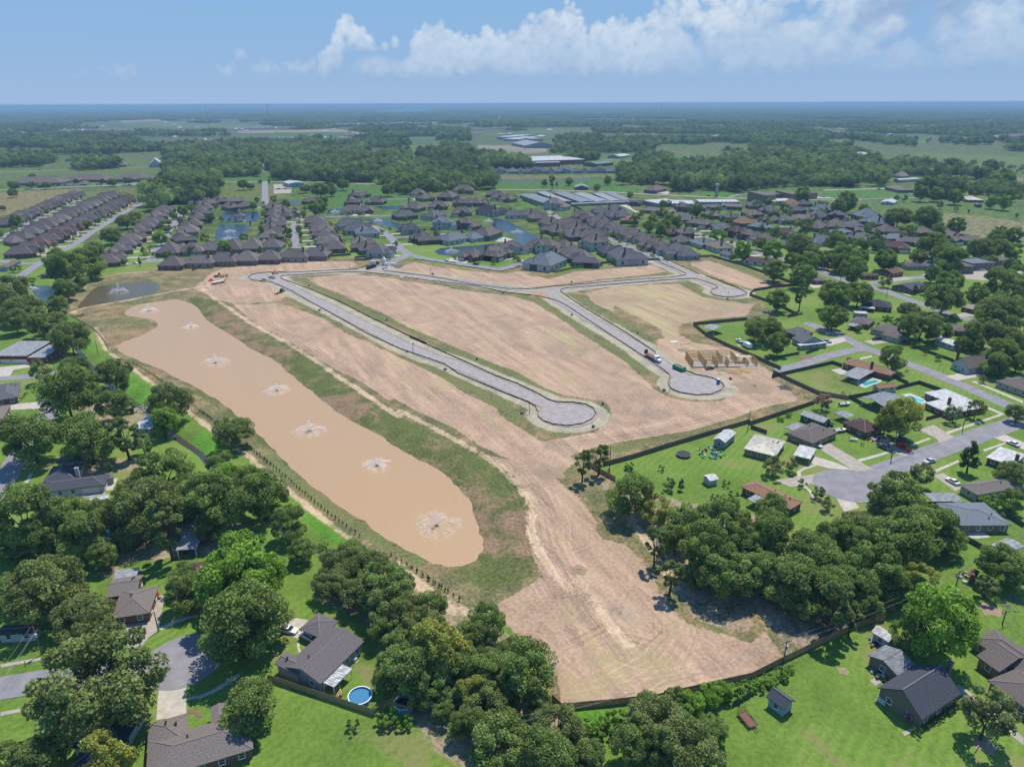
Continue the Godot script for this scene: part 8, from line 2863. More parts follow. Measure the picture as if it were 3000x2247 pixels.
	street_lamp(57.6,-398.1,"black hooked street lamp beside the second road, east side")
	street_lamp(-3.9,-465,"black hooked street lamp on the fence line of the middle road")
	street_lamp(59.7,-482.3,"black hooked street lamp before the upper lot on the middle road")
	street_lamp(140.4,-447.6,"black hooked street lamp in the small far dead end")
	street_lamp(100.6,-508,"black hooked street lamp on the upper lot by its far corner")
	street_lamp(137.8,-544.2,"black hooked street lamp by the far end of the straight street")
	street_lamp(69.2,-288.7,"black hooked street lamp at the edge of the round dead end with the toilet")
	street_lamp(-59.9,-515.6,"black hooked street lamp on the entrance lot nearest the gatehouse")
	street_lamp(7.2,-265.2,"black hooked street lamp before the near dead end mouth")
	pedestal(38.3,-274.6,0.0,"low dark transformer box on its pale pad beside the new roads","transformer boxes along the new roads")
	pedestal(4.1,-265,0.7,"low dark transformer box on its pale pad beside the new roads","transformer boxes along the new roads")
	pedestal(-17.3,-331,1.4,"low dark transformer box on its pale pad beside the new roads","transformer boxes along the new roads")
	pedestal(-53.6,-343.2,2.1,"low dark transformer box on its pale pad beside the new roads","transformer boxes along the new roads")
	pedestal(-118.2,-422.3,2.8,"low dark transformer box on its pale pad beside the new roads","transformer boxes along the new roads")
	pedestal(-73.3,-400.1,3.5,"low dark transformer box on its pale pad beside the new roads","transformer boxes along the new roads")
	pedestal(-59,-520.9,4.2,"low dark transformer box on its pale pad beside the new roads","transformer boxes along the new roads")
	pedestal(-5.8,-463.9,4.9,"low dark transformer box on its pale pad beside the new roads","transformer boxes along the new roads")
	pedestal(42.6,-493.8,5.6,"low dark transformer box on its pale pad beside the new roads","transformer boxes along the new roads")
	pedestal(100.3,-303.2,6.3,"low dark transformer box on its pale pad beside the new roads","transformer boxes along the new roads")
	pedestal(67.1,-289.6,7.0,"low dark transformer box on its pale pad beside the new roads","transformer boxes along the new roads")
	pedestal(69.5,-373.3,7.7,"low dark transformer box on its pale pad beside the new roads","transformer boxes along the new roads")
	pedestal(139.5,-446.2,8.4,"low dark transformer box on its pale pad beside the new roads","transformer boxes along the new roads")
	pedestal(-58.3,-519.1,9.1,"low dark transformer box on its pale pad beside the new roads","transformer boxes along the new roads")
	pedestal(-141.4,-485.1,9.8,"low dark transformer box on its pale pad beside the new roads","transformer boxes along the new roads")
	pedestal(31.8,-251.9,10.5,"low dark transformer box on its pale pad beside the new roads","transformer boxes along the new roads")
	pedestal(35.9,-409.7,11.2,"low dark transformer box on its pale pad beside the new roads","transformer boxes along the new roads")
	pedestal(-31.8,-316.9,11.9,"low dark transformer box on its pale pad beside the new roads","transformer boxes along the new roads")
	utility_pole(-108.9,-129.6,7.8,-0.9,"pole with transformer and wires by the white mobile home",1,true)
	utility_pole(-85.4,-137.1,5.8,0.3,"bare pole beside the concrete drive",0,false)
	utility_pole(61,-125.6,6.9,0.4,"pole with transformer at the new tan fence",1,true)
	utility_pole(114.7,-151.2,6.4,0.5,"pole beside the maroon play shed",1,true)
	utility_pole(119.1,-138.8,4,0.3,"short pole on the lower right lawn by the stone beds",1,false)
	utility_pole(33.2,-214.1,10.9,0.3,"pole behind the twin slender trees",0,false)
	utility_pole(135.2,-225.2,10.9,0.3,"pole with crossarm before the maroon hip house",1,true)
	utility_pole(174.4,-248.6,10.3,-0.5,"pole beside the white roof house corner",1,false)
	utility_pole(-210.1,-340.5,7.4,0.3,"leaning pole beside the ditch culvert",0,false)
	utility_pole(-216.5,-314.9,5.8,0.3,"pole on the lawn before the workshop",0,false)
	utility_pole(91.1,-248.1,8.8,0.3,"pole at the long south fence",0,false)
	utility_pole(231.7,-491.1,14,0.3,"tall pole with three crossarms at the side street",3,true)
	utility_pole(244.3,-450.4,9.5,0.3,"pole beside the wide charcoal hip house",1,false)
	utility_pole(164.9,-289.7,6.7,0.3,"pole behind the small pool house",0,false)
	wires([[V(60,6.6,-125.9),V(113.7,6.1,-151.5)],[V(61,5.7,-125.6),V(114.7,5.2,-151.2)],[V(62,6.6,-125.3),V(115.7,6.1,-150.9)]],"wires strung through the tree belt from the tan fence pole")
	wires([[V(60,6.6,-125.9),V(-5.4,8.7,-101.2)],[V(61,5.7,-125.6),V(-4.4,7.8,-100.9)],[V(62,6.6,-125.3),V(-3.4,8.7,-100.6)]],"wires running from the tan fence pole towards the nearest trees")
	wires([[V(-109.9,7.5,-129.9),V(-106.8,7.7,-107.3)],[V(-108.9,6.6,-129.6),V(-105.8,6.8,-107)],[V(-107.9,7.5,-129.3),V(-104.8,7.7,-106.7)]],"three wires falling from the pole by the white mobile home")
	wires([[V(113.7,6.1,-151.5),V(156.1,8.7,-177.7)],[V(114.7,5.2,-151.2),V(157.1,7.8,-177.4)],[V(115.7,6.1,-150.9),V(158.1,8.7,-177.1)]],"wires from the play shed pole over the lower lawn")
	wires([[V(134.7,10.6,-225.4),V(173.9,10,-248.7)],[V(135.7,9.7,-225.1),V(174.9,9.1,-248.4)]],"wires between the two poles along the dead-end street")
	# --- vehicles and machines
	car("sedan","white",-54,-136.9,-0.25,"white sedan parked on the curved drive by the grey home")
	car("suv","white",-48.5,-134.6,2.53,"white car parked in shade beneath the grey home carport")
	car("sedan","silver",146.9,-221.9,-2.80,"silver hatchback parked at the street edge by the dead end")
	car("sedan","white",146.7,-207.6,1.87,"white sedan in the drive of the dark taupe hip house")
	car("sedan","white",185.2,-235.5,1.93,"white sedan on the drive across the street")
	car("pickup","greypaint",136.5,-232.6,-1.09,"dark pickup nose-out on the cluttered drive")
	car("pickup","redpaint",143.3,-232.5,-1.12,"red pickup with open bed on the cluttered drive")
	car("sedan","greypaint",146.6,-239.4,-0.29,"dark car under the yellow-green tree")
	car("sedan","silver",112.1,-234.8,-0.79,"pale car under the grey-brown hip house carport")
	car("suv","blackpaint",124,-253.6,-0.75,"dark vehicle under the end of the long tin shed")
	car("pickup","white",120.5,-357.2,1.79,"white pickup hitched to the box trailer on the lawn")
	car("pickup","silver",166,-356.3,-0.29,"silver pickup in front of the cream gabled garage")
	car("suv","blackpaint",194.7,-360.5,-2.98,"black car in the drive of the brown double-hip house")
	car("sedan","white",221.4,-310.7,-0.01,"white car in the open garage of the tall white house")
	car("sedan","silver",223.9,-308.9,-0.01,"second car in the open garage of the tall white house")
	car("suv","white",340.2,-523.9,-0.77,"white car, first in the townhouse car park")
	car("sedan","silver",350.9,-528.2,-0.38,"silver car, second in the townhouse car park")
	car("suv","white",353.7,-527.4,-0.46,"white car, third in the townhouse car park")
	car("sedan","greypaint",365.2,-534.1,-0.99,"grey car, last in the townhouse car park")
	car("sedan","silver",320.5,-519.1,-0.84,"silver car beside the slate house by the car park")
	car("sedan","white",-178.9,-505.1,2.75,"white sedan stopped at the new road bend")
	car("pickup","silver",-174.9,-509.5,2.62,"silver crew pickup stopped at the new road bend")
	car("suv","white",-51.4,-565.5,-0.64,"white car on the estate street above the upper lots")
	car("suv","blackpaint",-28,-552.7,-0.35,"black car parked before the dormer house")
	car("suv","white",-106.6,-643.7,-1.38,"white car parked on the curving main street")
	car("suv","greypaint",-134.9,-961.8,-0.03,"grey car on the meadow street")
	car("sedan","white",-300.8,-562.5,-0.40,"white car at the small court beside pond lawn")
	car("suv","white",109.8,-611.4,-1.55,"white van before the scaffolded house, first of the work trucks")
	car("pickup","greypaint",112.1,-604,-1.45,"dark pickup before the scaffolded house")
	car("suv","white",120,-599.8,0.78,"white van beside the scaffolded house")
	car("pickup","silver",116.5,-587.2,-1.56,"silver pickup on the straight street")
	car("pickup","white",118.5,-580.2,-1.50,"white pickup nearest the new lots on the straight street")
	car("sedan","silver",131.4,-577.4,-0.02,"silver car before the white columned corner house")
	car("pickup","silver",204.6,-651.9,-0.91,"silver pickup on the drive near the red-leaved tree")
	car("suv","silver",206.3,-644.9,0.68,"silver car on the drive near the red-leaved tree")
	car("suv","white",259.5,-790.3,-1.29,"white car above the orange roof house")
	car("sedan","white",182.5,-733.2,-0.02,"white car parked on the crooked street")
	car("suv","white",267.1,-767,-1.30,"white car in the inner street drive")
	car("sedan","white",-201.9,-654.7,1.93,"white car on the tree-lined estate street")
	car("sedan","bluepaint",-182.8,-640.5,-0.60,"blue car on a drive across the tree-lined street")
	car("suv","blackpaint",-598.5,-1148.9,-0.07,"black car on the road before the care home")
	car("suv","greypaint",-913.1,-1429.8,0.86,"grey car alone on the far field road")
	car("suv","greypaint",193.4,-1017.5,-0.02,"dark car on the road by the pyramid office")
	car("suv","greypaint",268,-987.7,-0.01,"dark car on the road by the green slope")
	car("pickup","blackpaint",532.4,-1057.1,0.01,"black pickup on the lane beside the tan shop")
	car("suv","greypaint",304.3,-636.2,0.78,"dark car in a drive among the garden trees")
	car_row(Vector2(-711.4,-1144.4),Vector2(-689.8,-1152),10,"one car of the row of parked cars before the care home middle wing","row of parked cars before the care home middle wing")
	car_row(Vector2(-658.6,-1156.3),Vector2(-639.5,-1161.7),5,"one of the cars parked under the care home trees","cars parked under the care home trees")
	car_row(Vector2(-605.4,-1239),Vector2(-599.8,-1278.4),12,"one of the cars in the lot beside the care home farther wing","cars in the lot beside the care home farther wing")
	car_row(Vector2(-350.5,-1085.1),Vector2(-329.9,-1090.1),8,"one of the cars parked by the white metal shop","cars parked by the white metal shop")
	car_row(Vector2(405.5,-991.9),Vector2(417.2,-971.3),11,"one of the cars parked before the brick shopping centre","cars parked before the brick shopping centre")
	car_row(Vector2(121.3,-1520.4),Vector2(143.3,-1531.7),7,"one of the vans parked beside the slate green warehouse","vans parked beside the slate green warehouse")
	car_row(Vector2(652.8,-1171.3),Vector2(672.7,-1143.7),16,"one of the vehicles in the scrap yard","vehicles in the scrap yard")
	car_row(Vector2(664,-1123.3),Vector2(678.4,-1078.9),18,"one of the red and brown vehicles in the scrap yard lower rows","red and brown vehicles in the scrap yard lower rows")
	car_row(Vector2(-47.1,-2598.8),Vector2(125.3,-2623.7),30,"one of the trucks parked before the industrial sheds","trucks parked before the industrial sheds")
	flatbed_truck(69.9,-330.6,-1.19)
	dumpster(79.5,-315.9,-1.02)
	toilet(93.1,-297.6,0.88)
	scraper(-214.5,-514.6,0.22,"yellow motor grader parked on the bare soil by the upper fence")
	tank_trailer(-208,-493.6,0.89)
	tractor(-155,-468,1.20)
	roller(-177.3,-524.1,0.37)
	heap("red_hopper",-216.3,-501.7,2.2,1.6,"redpaint","small red hopper lying beside the long white trailer",3)
	gate_works(-101.7,-553.9,-0.47)
	open_skip(-108.8,-541.1,1.08)
	box_trailer(122,-348.5,1.79)
	utility_trailer(48,-109.9,-1.22)
	boat(139.2,-272.6,0.23,"white motor boat on its trailer beside the dark fence","white")
	boat(126.3,-247,0.26,"white and teal motor boat beside the maroon hip house","white")
	boat(128,-239.2,-0.37,"small white jet craft on a trailer on the bright lawn","white",0.55)
	framed_house(V(102.3,0,-326.9),0.02,31.0,17.0)
	stack(100,-315.6,-0.50,6,5,20,"lumber_pale","loose pale planks laid out before the timber frame, nearest the slab",5)
	stack(104.8,-312.6,-0.50,7,4,18,"lumber","golden planks fanned out before the timber frame",6)
	stack(109.6,-313.6,-0.50,6,4,14,"lumber","shorter golden planks at the garage end of the frame",7)
	stack(88.2,-345.1,0.20,6,5,16,"lumber_pale","scattered planks on the road side of the timber frame",8)
	stack(99.2,-310.8,0.20,5,2,6,"lumber_pale","pale boards lying nearest the toilet",9)
	boards(110.5,-334,0.3,7,3,5,"white","white wrapped board bundles behind the timber frame")
	boards(85.9,-357.6,0.3,4,1.6,3,"white","white board bundle on the soil above the frame")
	boards(91.2,-354.8,0.3,5,1.2,3,"lumber_pale","pale board bundle above the timber frame")
	boards(120.2,-351.8,0.3,5,2,2,"lumber_pale","flat pale sheets behind the frame by the fence")
	car("sedan","greypaint",94.4,-316.7,0.3,"small dark utility vehicle before the timber frame corner")
	heap("sand_heap",19.4,-459.5,7.5,0.35,"sand","thin spread of golden sand on the road junction",47)
	heap("soil_heap",107.8,-293.4,9,0.9,"soil","low brown soil heap on the building lot",39)
	heap("soil_heap",143.7,-284.7,2.2,1.1,"soil","small dark soil heap in the fenced garden corner",48)
	heap("brush_heap",121.8,-292.7,3.5,1.0,"wood_grey","grey brush heap at the corner of the bare soil",46)
	heap("soil_heap",12.4,-215.6,6,0.5,"soil","low ringed soil mound at the track junction",43)
	heap("soil_heap",17.9,-160.7,2.6,0.4,"soil","small brown spoil patch on the corridor track",45)
	gazebo(-294.2,-779.9,0.1)
	water_tank(757.4,-1610.3)
	tower_sign(276.7,-982.4)
	tall_mast(-1202.8,-3755.3,118,"tall thin radio mast left of the far white sheds")
	tall_mast(-1545.7,-3851.4,112,"thin radio mast on the far western horizon")
	tall_mast(1024.3,-5169.6,116,"thin radio mast on the far eastern horizon")
	round_pool(-32.6,-116.1,2.6,"round blue above-ground pool on the lawn behind the grey home",false)
	round_pool(-22.9,-114.2,2.2,"empty round blue pool half hidden under the trees",true)
	trampoline(61.6,-227.6,2.6,"round black trampoline on the lawn by the vegetable patch")
	in_ground_pool(P([1572,-2983,87,-39,16,27,-62,39,-38,19]),"teal swimming pool in the garden of the orange U-shaped house","poolteal",P([1537,-3010,133,-47,19,49,-123,91]))
	in_ground_pool(P([1701,-2835,24,-2,32,63,-23,25,-26,-20]),"bright blue swimming pool beside the flat white roof house","poolwater",P([1689,-2845,48,-14,32,79,-44,46]))
	in_ground_pool(P([-1234,-1831,81,-2,21,49,-54,22,-27,-3]),"deep blue pool glimpsed between the oaks","poolteal",P([-1250,-1841,99,-3,36,79,-110,25,1,-25]))
	in_ground_pool(P([1723,-5778,58,-18,-8,56,-50,18]),"pale turquoise pool inside the far fence corner","poolwater",P([1721,-5797,75,-25,-20,101,-67,35]))
	in_ground_pool(P([-124,-6665,34,-73,9,74,-37,71]),"turquoise pool beside the large dark roof brick house","poolwater",P([-156,-6546,83,-242,88,150,-86,117]))
	in_ground_pool(P([-475,-6482,63,-69,13,71,-64,53]),"turquoise backyard pool of the pale blue-grey house","poolwater",P([-516,-6460,101,-138,49,118,-137,80]))
	steps(-37,-117.5,-1.02)
	playset(192.8,-508.4,"play set with blue canopy behind the long stepped fence","bluepaint","yellow")
	playset(202,-493.2,"orange play set under the trees by the stepped fence","orangepaint","redpaint")
	stones(P([1281,-1502,1,13,3,9,3,10,1,12]),"line of rough grey stones across the lower right lawn",4)
	stones(P([1232,-1461,8,8,9,4,3,10,-8,-26]),"stone edged planting bed beside the short pole",5)
	heap("mulch_bed",119.5,-144.2,3.2,0.2,"soil","bare oval mulch bed on the lower right lawn",8)
	heap("fire_pit",73.8,-123.6,1.4,0.15,"soil","small burnt fire pit ring on the big lawn",9)
	heap("mulch_ring",93.2,-103.9,2.6,0.15,"soil","brown mulch ring under the sparse magnolia",10)
	hedge(Vector2(83.5,-108.1),Vector2(88.1,-110.4),"long clipped hedge before the steep blue gable house")
	hedge(Vector2(89.9,-111.5),Vector2(93.5,-113.6),"short clipped hedge at the porch corner of the blue gable house")
	clutter(71.7,-229.5,5,40,"cluttered vegetable patch of tubs and planters behind the garden workshop","vegetable_patch",40,["greenpaint","tarp","black","bluepaint","wall_white","tractor"])
	clutter(137.6,-240.2,4.5,34,"clutter of parts and boxes strewn over the drive","drive_clutter",34,["tarp","steel","yellow","rustpaint","black","wall_white"])
	clutter(81.2,-121.4,2.2,12,"red and grey toys and grill on the back terrace","terrace_clutter",12,["redpaint","greypaint","silver","black"])
	clutter(84.4,-132.3,1.6,8,"red and blue mowers parked by the pale blue shed","mower_clutter",8,["redpaint","bluepaint","black"])
	clutter(120.7,-156.6,2.4,16,"play things and lumber beside the maroon play shed","play_clutter",16,["yellow","wood_old","silver","greypaint"])
	clutter(-92.3,-149.6,1.2,5,"red mower and bins beside the carport wall","bin_clutter",5,["redpaint","darktrim"])
	clutter(-156.4,-269.7,4,16,"pale scrap piled beside the ditch trees","scrap_clutter",16,["silver","wall_white","steel"])
	clutter(-91.5,-170.2,2,8,"blue bins under the tin carport","bin_clutter",8,["bluepaint","black"])
	clutter(178.3,-279.8,2.5,10,"garden chairs and table by the white roof house","chair_clutter",10,["greypaint","wall_white","rustpaint"])
	clutter(-260.2,-413.3,4,8,"blue tarp and pipes left near the pond end track","pipe_clutter",8,["bluepaint","black","darktrim"])
	# --- trees
	var marks := ["the white mobile home","the taupe carport house","the dark house under the huge oak","the grey home with the deck","the reddish roof by the bright tree","the long taupe brick house","the grey house under tall trees","the sage lean-to shed","the ditch and pale track","the low white roof between oaks","the pale green metal roof","the long pond bank hedge","the pale roof under the oaks","the tin carport","the white-roofed cottage","the muddy pond tip","the new tan fence tip","the tan fence middle","the rusty trailer lawn","the barn shed with ramp","the track junction","the bare corridor track","the tan orange hip house","the lower bare ground","the pole at the tan fence","the small white shed","the pale blue shed","the maroon play shed","the street dead end","the slate blue house","the dark taupe hip house","the maroon hip house","the flat white roof house","the long tin shed","the cream metal roof house","the street corner by the long ranch","the steep blue gable house","the dark brown pond","the red brick workshop","the ditch culvert","the grey house by the first pond","the slate hip house with shrubs","the brown house by the drive","the far round end of the muddy pond","the pale blue corner house","the cream gabled garage","the pale blue storage trailer","the brown house by the playground","the red wooden shed","the weathered brown hip house","the orange U-shaped house","the wide charcoal hip house","the brown double-hip house","the white metal barn","the brown house beyond the junction","the side street bend","the red-roofed long house","the tan flat-roofed house","the navy long house","the dark roof behind the oak","the tall white gabled house","the long grey ranch house","the maroon gable house under the bright trees","the townhouse car park","the blue mansard townhouse","the low cream house beside the lit street","the small orange roof behind the navy house","the farthest mansard townhouse","the slate roof house behind the great oaks","the taupe roof house north of the crooked street","the grey gabled brick house along the commercial strip","the long brown roof house on the crooked street","the brown hip house with white patio roof behind","the slate hip house above the parked cars","the small brown hip house by the inner street","the dark hip house ending the strip-side row","the slate hip house next to the tan-orange roof","the blue-grey steep hip house near the big meadow oak","the red brick house with three gables","the blue-grey hip house deep in the trees","the slate low house amid the trees","the blue-grey roof white house inside the fence corner","the maroon low house amid the trees","the taupe roof house with white chimney near the","the slate roof house on the crooked street","the brown hip house west of the white porch house","the small slate cottage beside the round pool","the brown hip house beside the dormered house","the large blue-grey pyramid roof house by the meadow","the blue-grey house with red brick gable by the meadow","the brown roof house at the meadow edge oaks","the wide blue-grey roof house amid oaks","the brown gable house at the tan field","the brown roof house with teal umbrella behind the oaks","the slate house by the car park","the far tan field edge","the maroon roof tan brick house","the slate low roof beside the round oak","the long brown gable house at the tan field","the white meadow mobile home","the cream meadow bungalow","the small meadow barn","the sheds in the wood","the blue-ended mobile home","the fifth house of the row behind the oak clump","the second house of the row behind the oak clump","the eighth house of the row behind the oak clump","the eleventh house of the row behind the oak clump","the second house of the tan field row","the fifth house of the long street row","the second house of the long street row","the eighth house of the long street row","the eleventh house of the long street row","the fourteenth house of the tan field row","the eighth house of the tan field row","the second house of the second fence row","the fifth house of the row west of the gazebo","the second house of the row west of the gazebo","the fifth house of the tan field row","the fifth house of the middle estate row","the eleventh house of the middle estate row","the care home road","the care home nearer wing","the white metal shop","the porticoed house farthest in the meadow cluster","the brown hip house near the gate drive bend","the brown hip house in the meadow cluster with","the fifth house of the second fence row","the small brown house by the pond end of","the fifth house of the gazebo row","the second house of the gazebo row","the fifth house of the row across the curving street","the taupe roof house between the gazebo pond and","the brown roof house at the head of the","the taupe roof house at the bend near the","the gate drive head","the second house of the dark fence row","the brown house at the foot of the tree belt","the colonnaded house against the tree belt","the low brown brick house by the fountain pond edge","the brick house with three dormers facing the lower street","the brick house with brown roof beside the main curve","the pale house with blue-grey roof and backyard pool","the second house of the row across the curving street","the grey barn","the last storage building","the orange-tan hip house behind the straight street","the low brown house amid garden trees","the brown brick house with twin gables by the","the purplish house fifth on the far side of","the brown hip house middle of three beside the","the brown hip house on the pond bank","the wide purplish roof house with patio pool","the pale slate hip house behind the straight street"]
	var stand := {
		"o": [
		7912,-14118,282,0,1,102,8303,-13938,279,2,1,103,7858,-13726,241,3,1,103,8451,-13021,326,1,1,103,-8081,-12408,125,0,1,122,-7458,-11978,166,0,3,122,-6052,-11580,161,1,3,121,-5827,-11564,146,3,3,121,
		-6166,-11324,157,2,3,121,-7281,-11095,140,2,4,121,-6991,-11010,139,3,4,121,-7376,-10858,165,1,4,121,-3869,-10857,137,2,4,123,-3955,-10798,177,1,4,123,-2462,-10715,203,1,1,124,-2932,-10396,171,2,1,124,
		-1489,-10220,194,0,1,137,-693,-10093,115,0,2,138,-6823,-9986,139,0,4,113,-1680,-9961,202,0,4,137,-2576,-9838,286,0,4,124,6099,-9570,194,0,1,100,-6096,-8676,78,0,4,114,-4071,-7801,150,0,4,107,
		-3914,-7307,216,0,4,106,3894,-7238,279,0,3,89,4065,-7040,281,0,1,90,-3625,-6451,201,0,4,104,-3418,-5808,174,0,4,105,3888,-5636,206,0,1,67,2292,-5626,250,0,4,65,3690,-5568,218,0,4,67,
		-3308,-5374,169,0,3,40,3305,-5373,253,0,0,94,3648,-5371,132,0,0,64,-3140,-4350,270,1,4,37,-3080,-4174,196,2,4,37,2553,-4074,236,0,2,57,2311,-3991,126,0,2,51,-2814,-3959,230,1,1,38,
		2673,-3764,237,0,1,59,-2735,-3759,166,3,1,38,-2540,-3713,217,2,1,38,2159,-3579,227,0,0,52,2261,-3570,125,0,0,53,1321,-3560,209,0,4,45,2401,-3443,192,1,3,53,-2224,-3407,201,0,0,39,
		2473,-3359,188,2,3,53,-1999,-3042,143,2,3,41,-1782,-2969,164,1,3,41,-1353,-2579,188,0,3,14,-1027,-2356,163,0,3,8,1639,-2054,113,0,1,30,-1211,-1973,117,0,3,9,1120,-1849,97,0,2,28,
		-999,-1842,96,2,0,10,-1374,-1832,111,0,1,12,1205,-1829,103,0,2,29,-1157,-1783,137,0,4,10,1141,-1778,108,2,4,27,-1056,-1774,214,1,0,10,965,-1673,171,1,4,27,-445,-1576,140,1,4,15,
		-372,-1544,116,2,4,15,-459,-1504,114,2,1,3,-1126,-1491,94,0,3,0,-1248,-1472,124,0,1,0,-371,-1458,123,1,1,3,-1141,-1420,209,0,0,0,-292,-1388,136,1,3,3,-1013,-1352,151,0,4,1,
		-210,-1319,114,2,3,3,-824,-1101,265,0,0,2,-54,-1080,109,0,4,16,85,-1031,115,1,2,16,284,-1030,147,0,2,17,112,-1008,71,2,2,16,-887,-986,98,0,4,2,321,-963,141,0,2,18,
		],
		"h": [
		-4003,-11691,66,0,2,135,1487,-11316,136,1,1,144,889,-11238,128,2,1,144,500,-11108,105,0,4,144,7256,-10724,217,0,3,103,1234,-10529,113,0,2,144,6912,-10478,212,0,2,103,-2472,-10015,165,0,4,124,
		-3287,-9393,72,2,3,132,-3070,-9391,90,1,3,132,4936,-9314,71,2,1,99,5379,-9222,187,0,4,100,5191,-9221,187,1,1,99,6314,-9197,175,0,3,100,3593,-8986,194,0,1,76,5459,-8940,205,0,4,101,
		3146,-8858,90,0,1,75,-2271,-8776,134,0,2,126,-3102,-8705,83,0,2,128,1810,-8611,110,0,4,148,-2679,-8601,121,0,2,133,-3716,-8410,118,0,1,116,3576,-8391,118,0,1,77,2075,-8244,84,0,2,148,
		3789,-8194,230,0,3,77,-3691,-8119,114,0,4,116,-2174,-8106,207,1,3,125,3645,-8067,155,0,2,77,3930,-8052,124,0,1,88,-2318,-8033,72,2,3,125,3610,-7984,174,0,1,78,2043,-7959,133,0,4,69,
		-3713,-7928,92,0,2,107,-3225,-7703,109,0,2,116,2781,-7647,137,0,0,74,-3451,-7529,73,0,3,106,-5170,-7505,125,0,2,108,1262,-7399,124,0,2,146,-4352,-7364,90,0,3,111,1682,-7275,122,0,4,71,
		1667,-7218,121,0,2,71,-3419,-7096,137,0,1,117,-2107,-7090,69,0,4,131,1513,-7054,118,0,1,72,-4299,-7034,68,0,1,109,1346,-7025,127,1,4,72,4105,-6966,162,0,1,90,1443,-6959,99,3,4,72,
		-2152,-6900,76,1,2,130,-2015,-6820,53,3,2,130,1417,-6794,114,2,4,72,4209,-6776,166,0,1,92,4002,-6695,130,0,4,92,-2092,-6692,61,2,2,130,4437,-6484,143,2,2,95,-2052,-6441,63,0,3,127,
		4471,-6335,156,1,2,95,2478,-6284,98,0,1,68,2836,-6253,146,0,3,79,4217,-6150,128,0,3,98,2149,-6078,95,0,2,68,3120,-6078,103,0,4,96,2774,-6027,172,0,2,79,-2684,-5939,74,0,2,115,
		3438,-5912,139,0,3,96,3463,-5835,213,0,1,93,4148,-5815,114,1,1,67,2753,-5604,176,0,1,65,3936,-5556,102,2,1,67,-3484,-5515,130,0,1,40,3156,-5473,134,0,1,66,2171,-5433,125,0,3,62,
		2683,-5425,125,0,3,65,2308,-5413,156,0,4,65,2363,-5353,123,2,2,65,2809,-5309,122,2,1,56,2853,-5278,105,3,1,56,2473,-5263,193,1,2,65,-3417,-5257,161,0,0,40,2784,-5244,152,1,1,56,
		-3102,-5221,158,0,3,40,2184,-5182,183,0,1,47,2424,-5177,143,0,4,54,3227,-5168,222,0,0,63,-3054,-5075,249,0,2,40,3615,-5061,125,2,3,63,1855,-4935,167,0,4,47,2946,-4891,113,0,3,56,
		2363,-4839,186,0,3,47,3506,-4821,149,1,3,63,-3048,-4812,251,1,1,37,-2964,-4757,147,2,1,37,1969,-4722,182,0,1,48,2843,-4513,161,0,3,58,-2873,-4478,160,0,4,37,2052,-4471,111,0,2,48,
		3122,-4437,213,1,1,57,3142,-4304,174,2,1,57,2872,-4269,133,3,1,57,2136,-4256,166,0,4,51,1964,-4187,196,1,4,46,1607,-4159,143,2,4,46,-2706,-4097,129,0,4,43,2905,-3954,161,0,3,57,
		1777,-3778,155,0,2,49,2291,-3430,71,2,3,53,2337,-3401,87,1,3,53,1329,-3357,108,0,2,45,2308,-3167,153,1,3,60,1785,-3126,126,0,3,50,2355,-3104,101,2,3,60,2221,-3058,129,0,2,60,
		-1824,-2821,138,0,3,42,-1590,-2590,127,0,1,14,-1761,-2589,213,0,2,42,1994,-2554,87,0,2,35,-1682,-2235,202,0,0,6,-1476,-2229,206,0,2,6,-987,-2136,100,0,2,8,-846,-1996,118,0,3,10,
		-1112,-1991,184,0,3,9,1537,-1894,76,0,2,30,356,-1881,154,0,1,21,-966,-1879,157,2,0,10,-760,-1878,157,0,4,11,1160,-1873,157,0,2,28,-876,-1811,195,1,0,10,766,-1810,99,5,2,22,
		-1232,-1802,95,0,2,9,-1283,-1763,135,0,3,12,-870,-1755,107,0,3,13,-643,-1748,106,0,2,11,507,-1741,134,1,3,21,602,-1728,140,1,2,22,-1373,-1714,180,1,0,12,-1096,-1702,77,0,4,10,
		1173,-1694,151,2,4,27,887,-1685,83,6,2,22,455,-1681,90,2,3,21,-1322,-1680,103,2,2,12,1220,-1677,89,0,1,27,-1190,-1667,136,1,2,12,-1400,-1663,102,2,0,12,1134,-1660,95,4,4,27,
		914,-1656,102,4,2,22,627,-1652,108,3,2,22,702,-1651,135,2,2,22,-581,-1644,78,0,3,4,-1111,-1614,77,0,4,13,658,-1602,99,4,4,26,960,-1600,119,3,4,27,1036,-1600,177,1,4,27,
		512,-1571,149,1,1,23,787,-1554,154,1,4,26,886,-1548,97,4,1,26,1270,-1546,109,0,0,27,839,-1533,115,3,1,26,1304,-1530,96,0,3,27,744,-1528,96,5,4,26,479,-1527,86,3,1,23,
		-852,-1524,80,0,0,4,-280,-1503,63,2,2,15,920,-1501,141,1,1,26,535,-1500,144,2,1,23,639,-1499,125,1,1,24,578,-1490,106,2,1,24,954,-1469,93,5,1,26,692,-1461,153,2,4,26,
		851,-1460,123,2,1,26,-325,-1452,140,1,1,3,-810,-1447,101,0,2,4,767,-1438,127,3,4,26,865,-1409,78,6,1,26,707,-1405,84,6,4,26,-197,-1405,78,1,2,15,-577,-1344,121,2,1,3,
		-307,-1329,69,4,3,3,-62,-1329,92,1,1,16,911,-1308,80,0,0,26,-89,-1293,85,3,4,16,-615,-1284,188,0,4,3,-256,-1278,84,2,3,3,5,-1272,56,2,1,16,-10,-1235,76,8,4,16,
		-102,-1232,82,5,4,16,-263,-1229,76,3,3,3,-66,-1218,81,6,4,16,-276,-1189,53,2,2,3,-217,-1181,123,1,3,3,-44,-1174,105,2,4,16,-130,-1171,110,1,4,16,30,-1158,129,0,0,16,
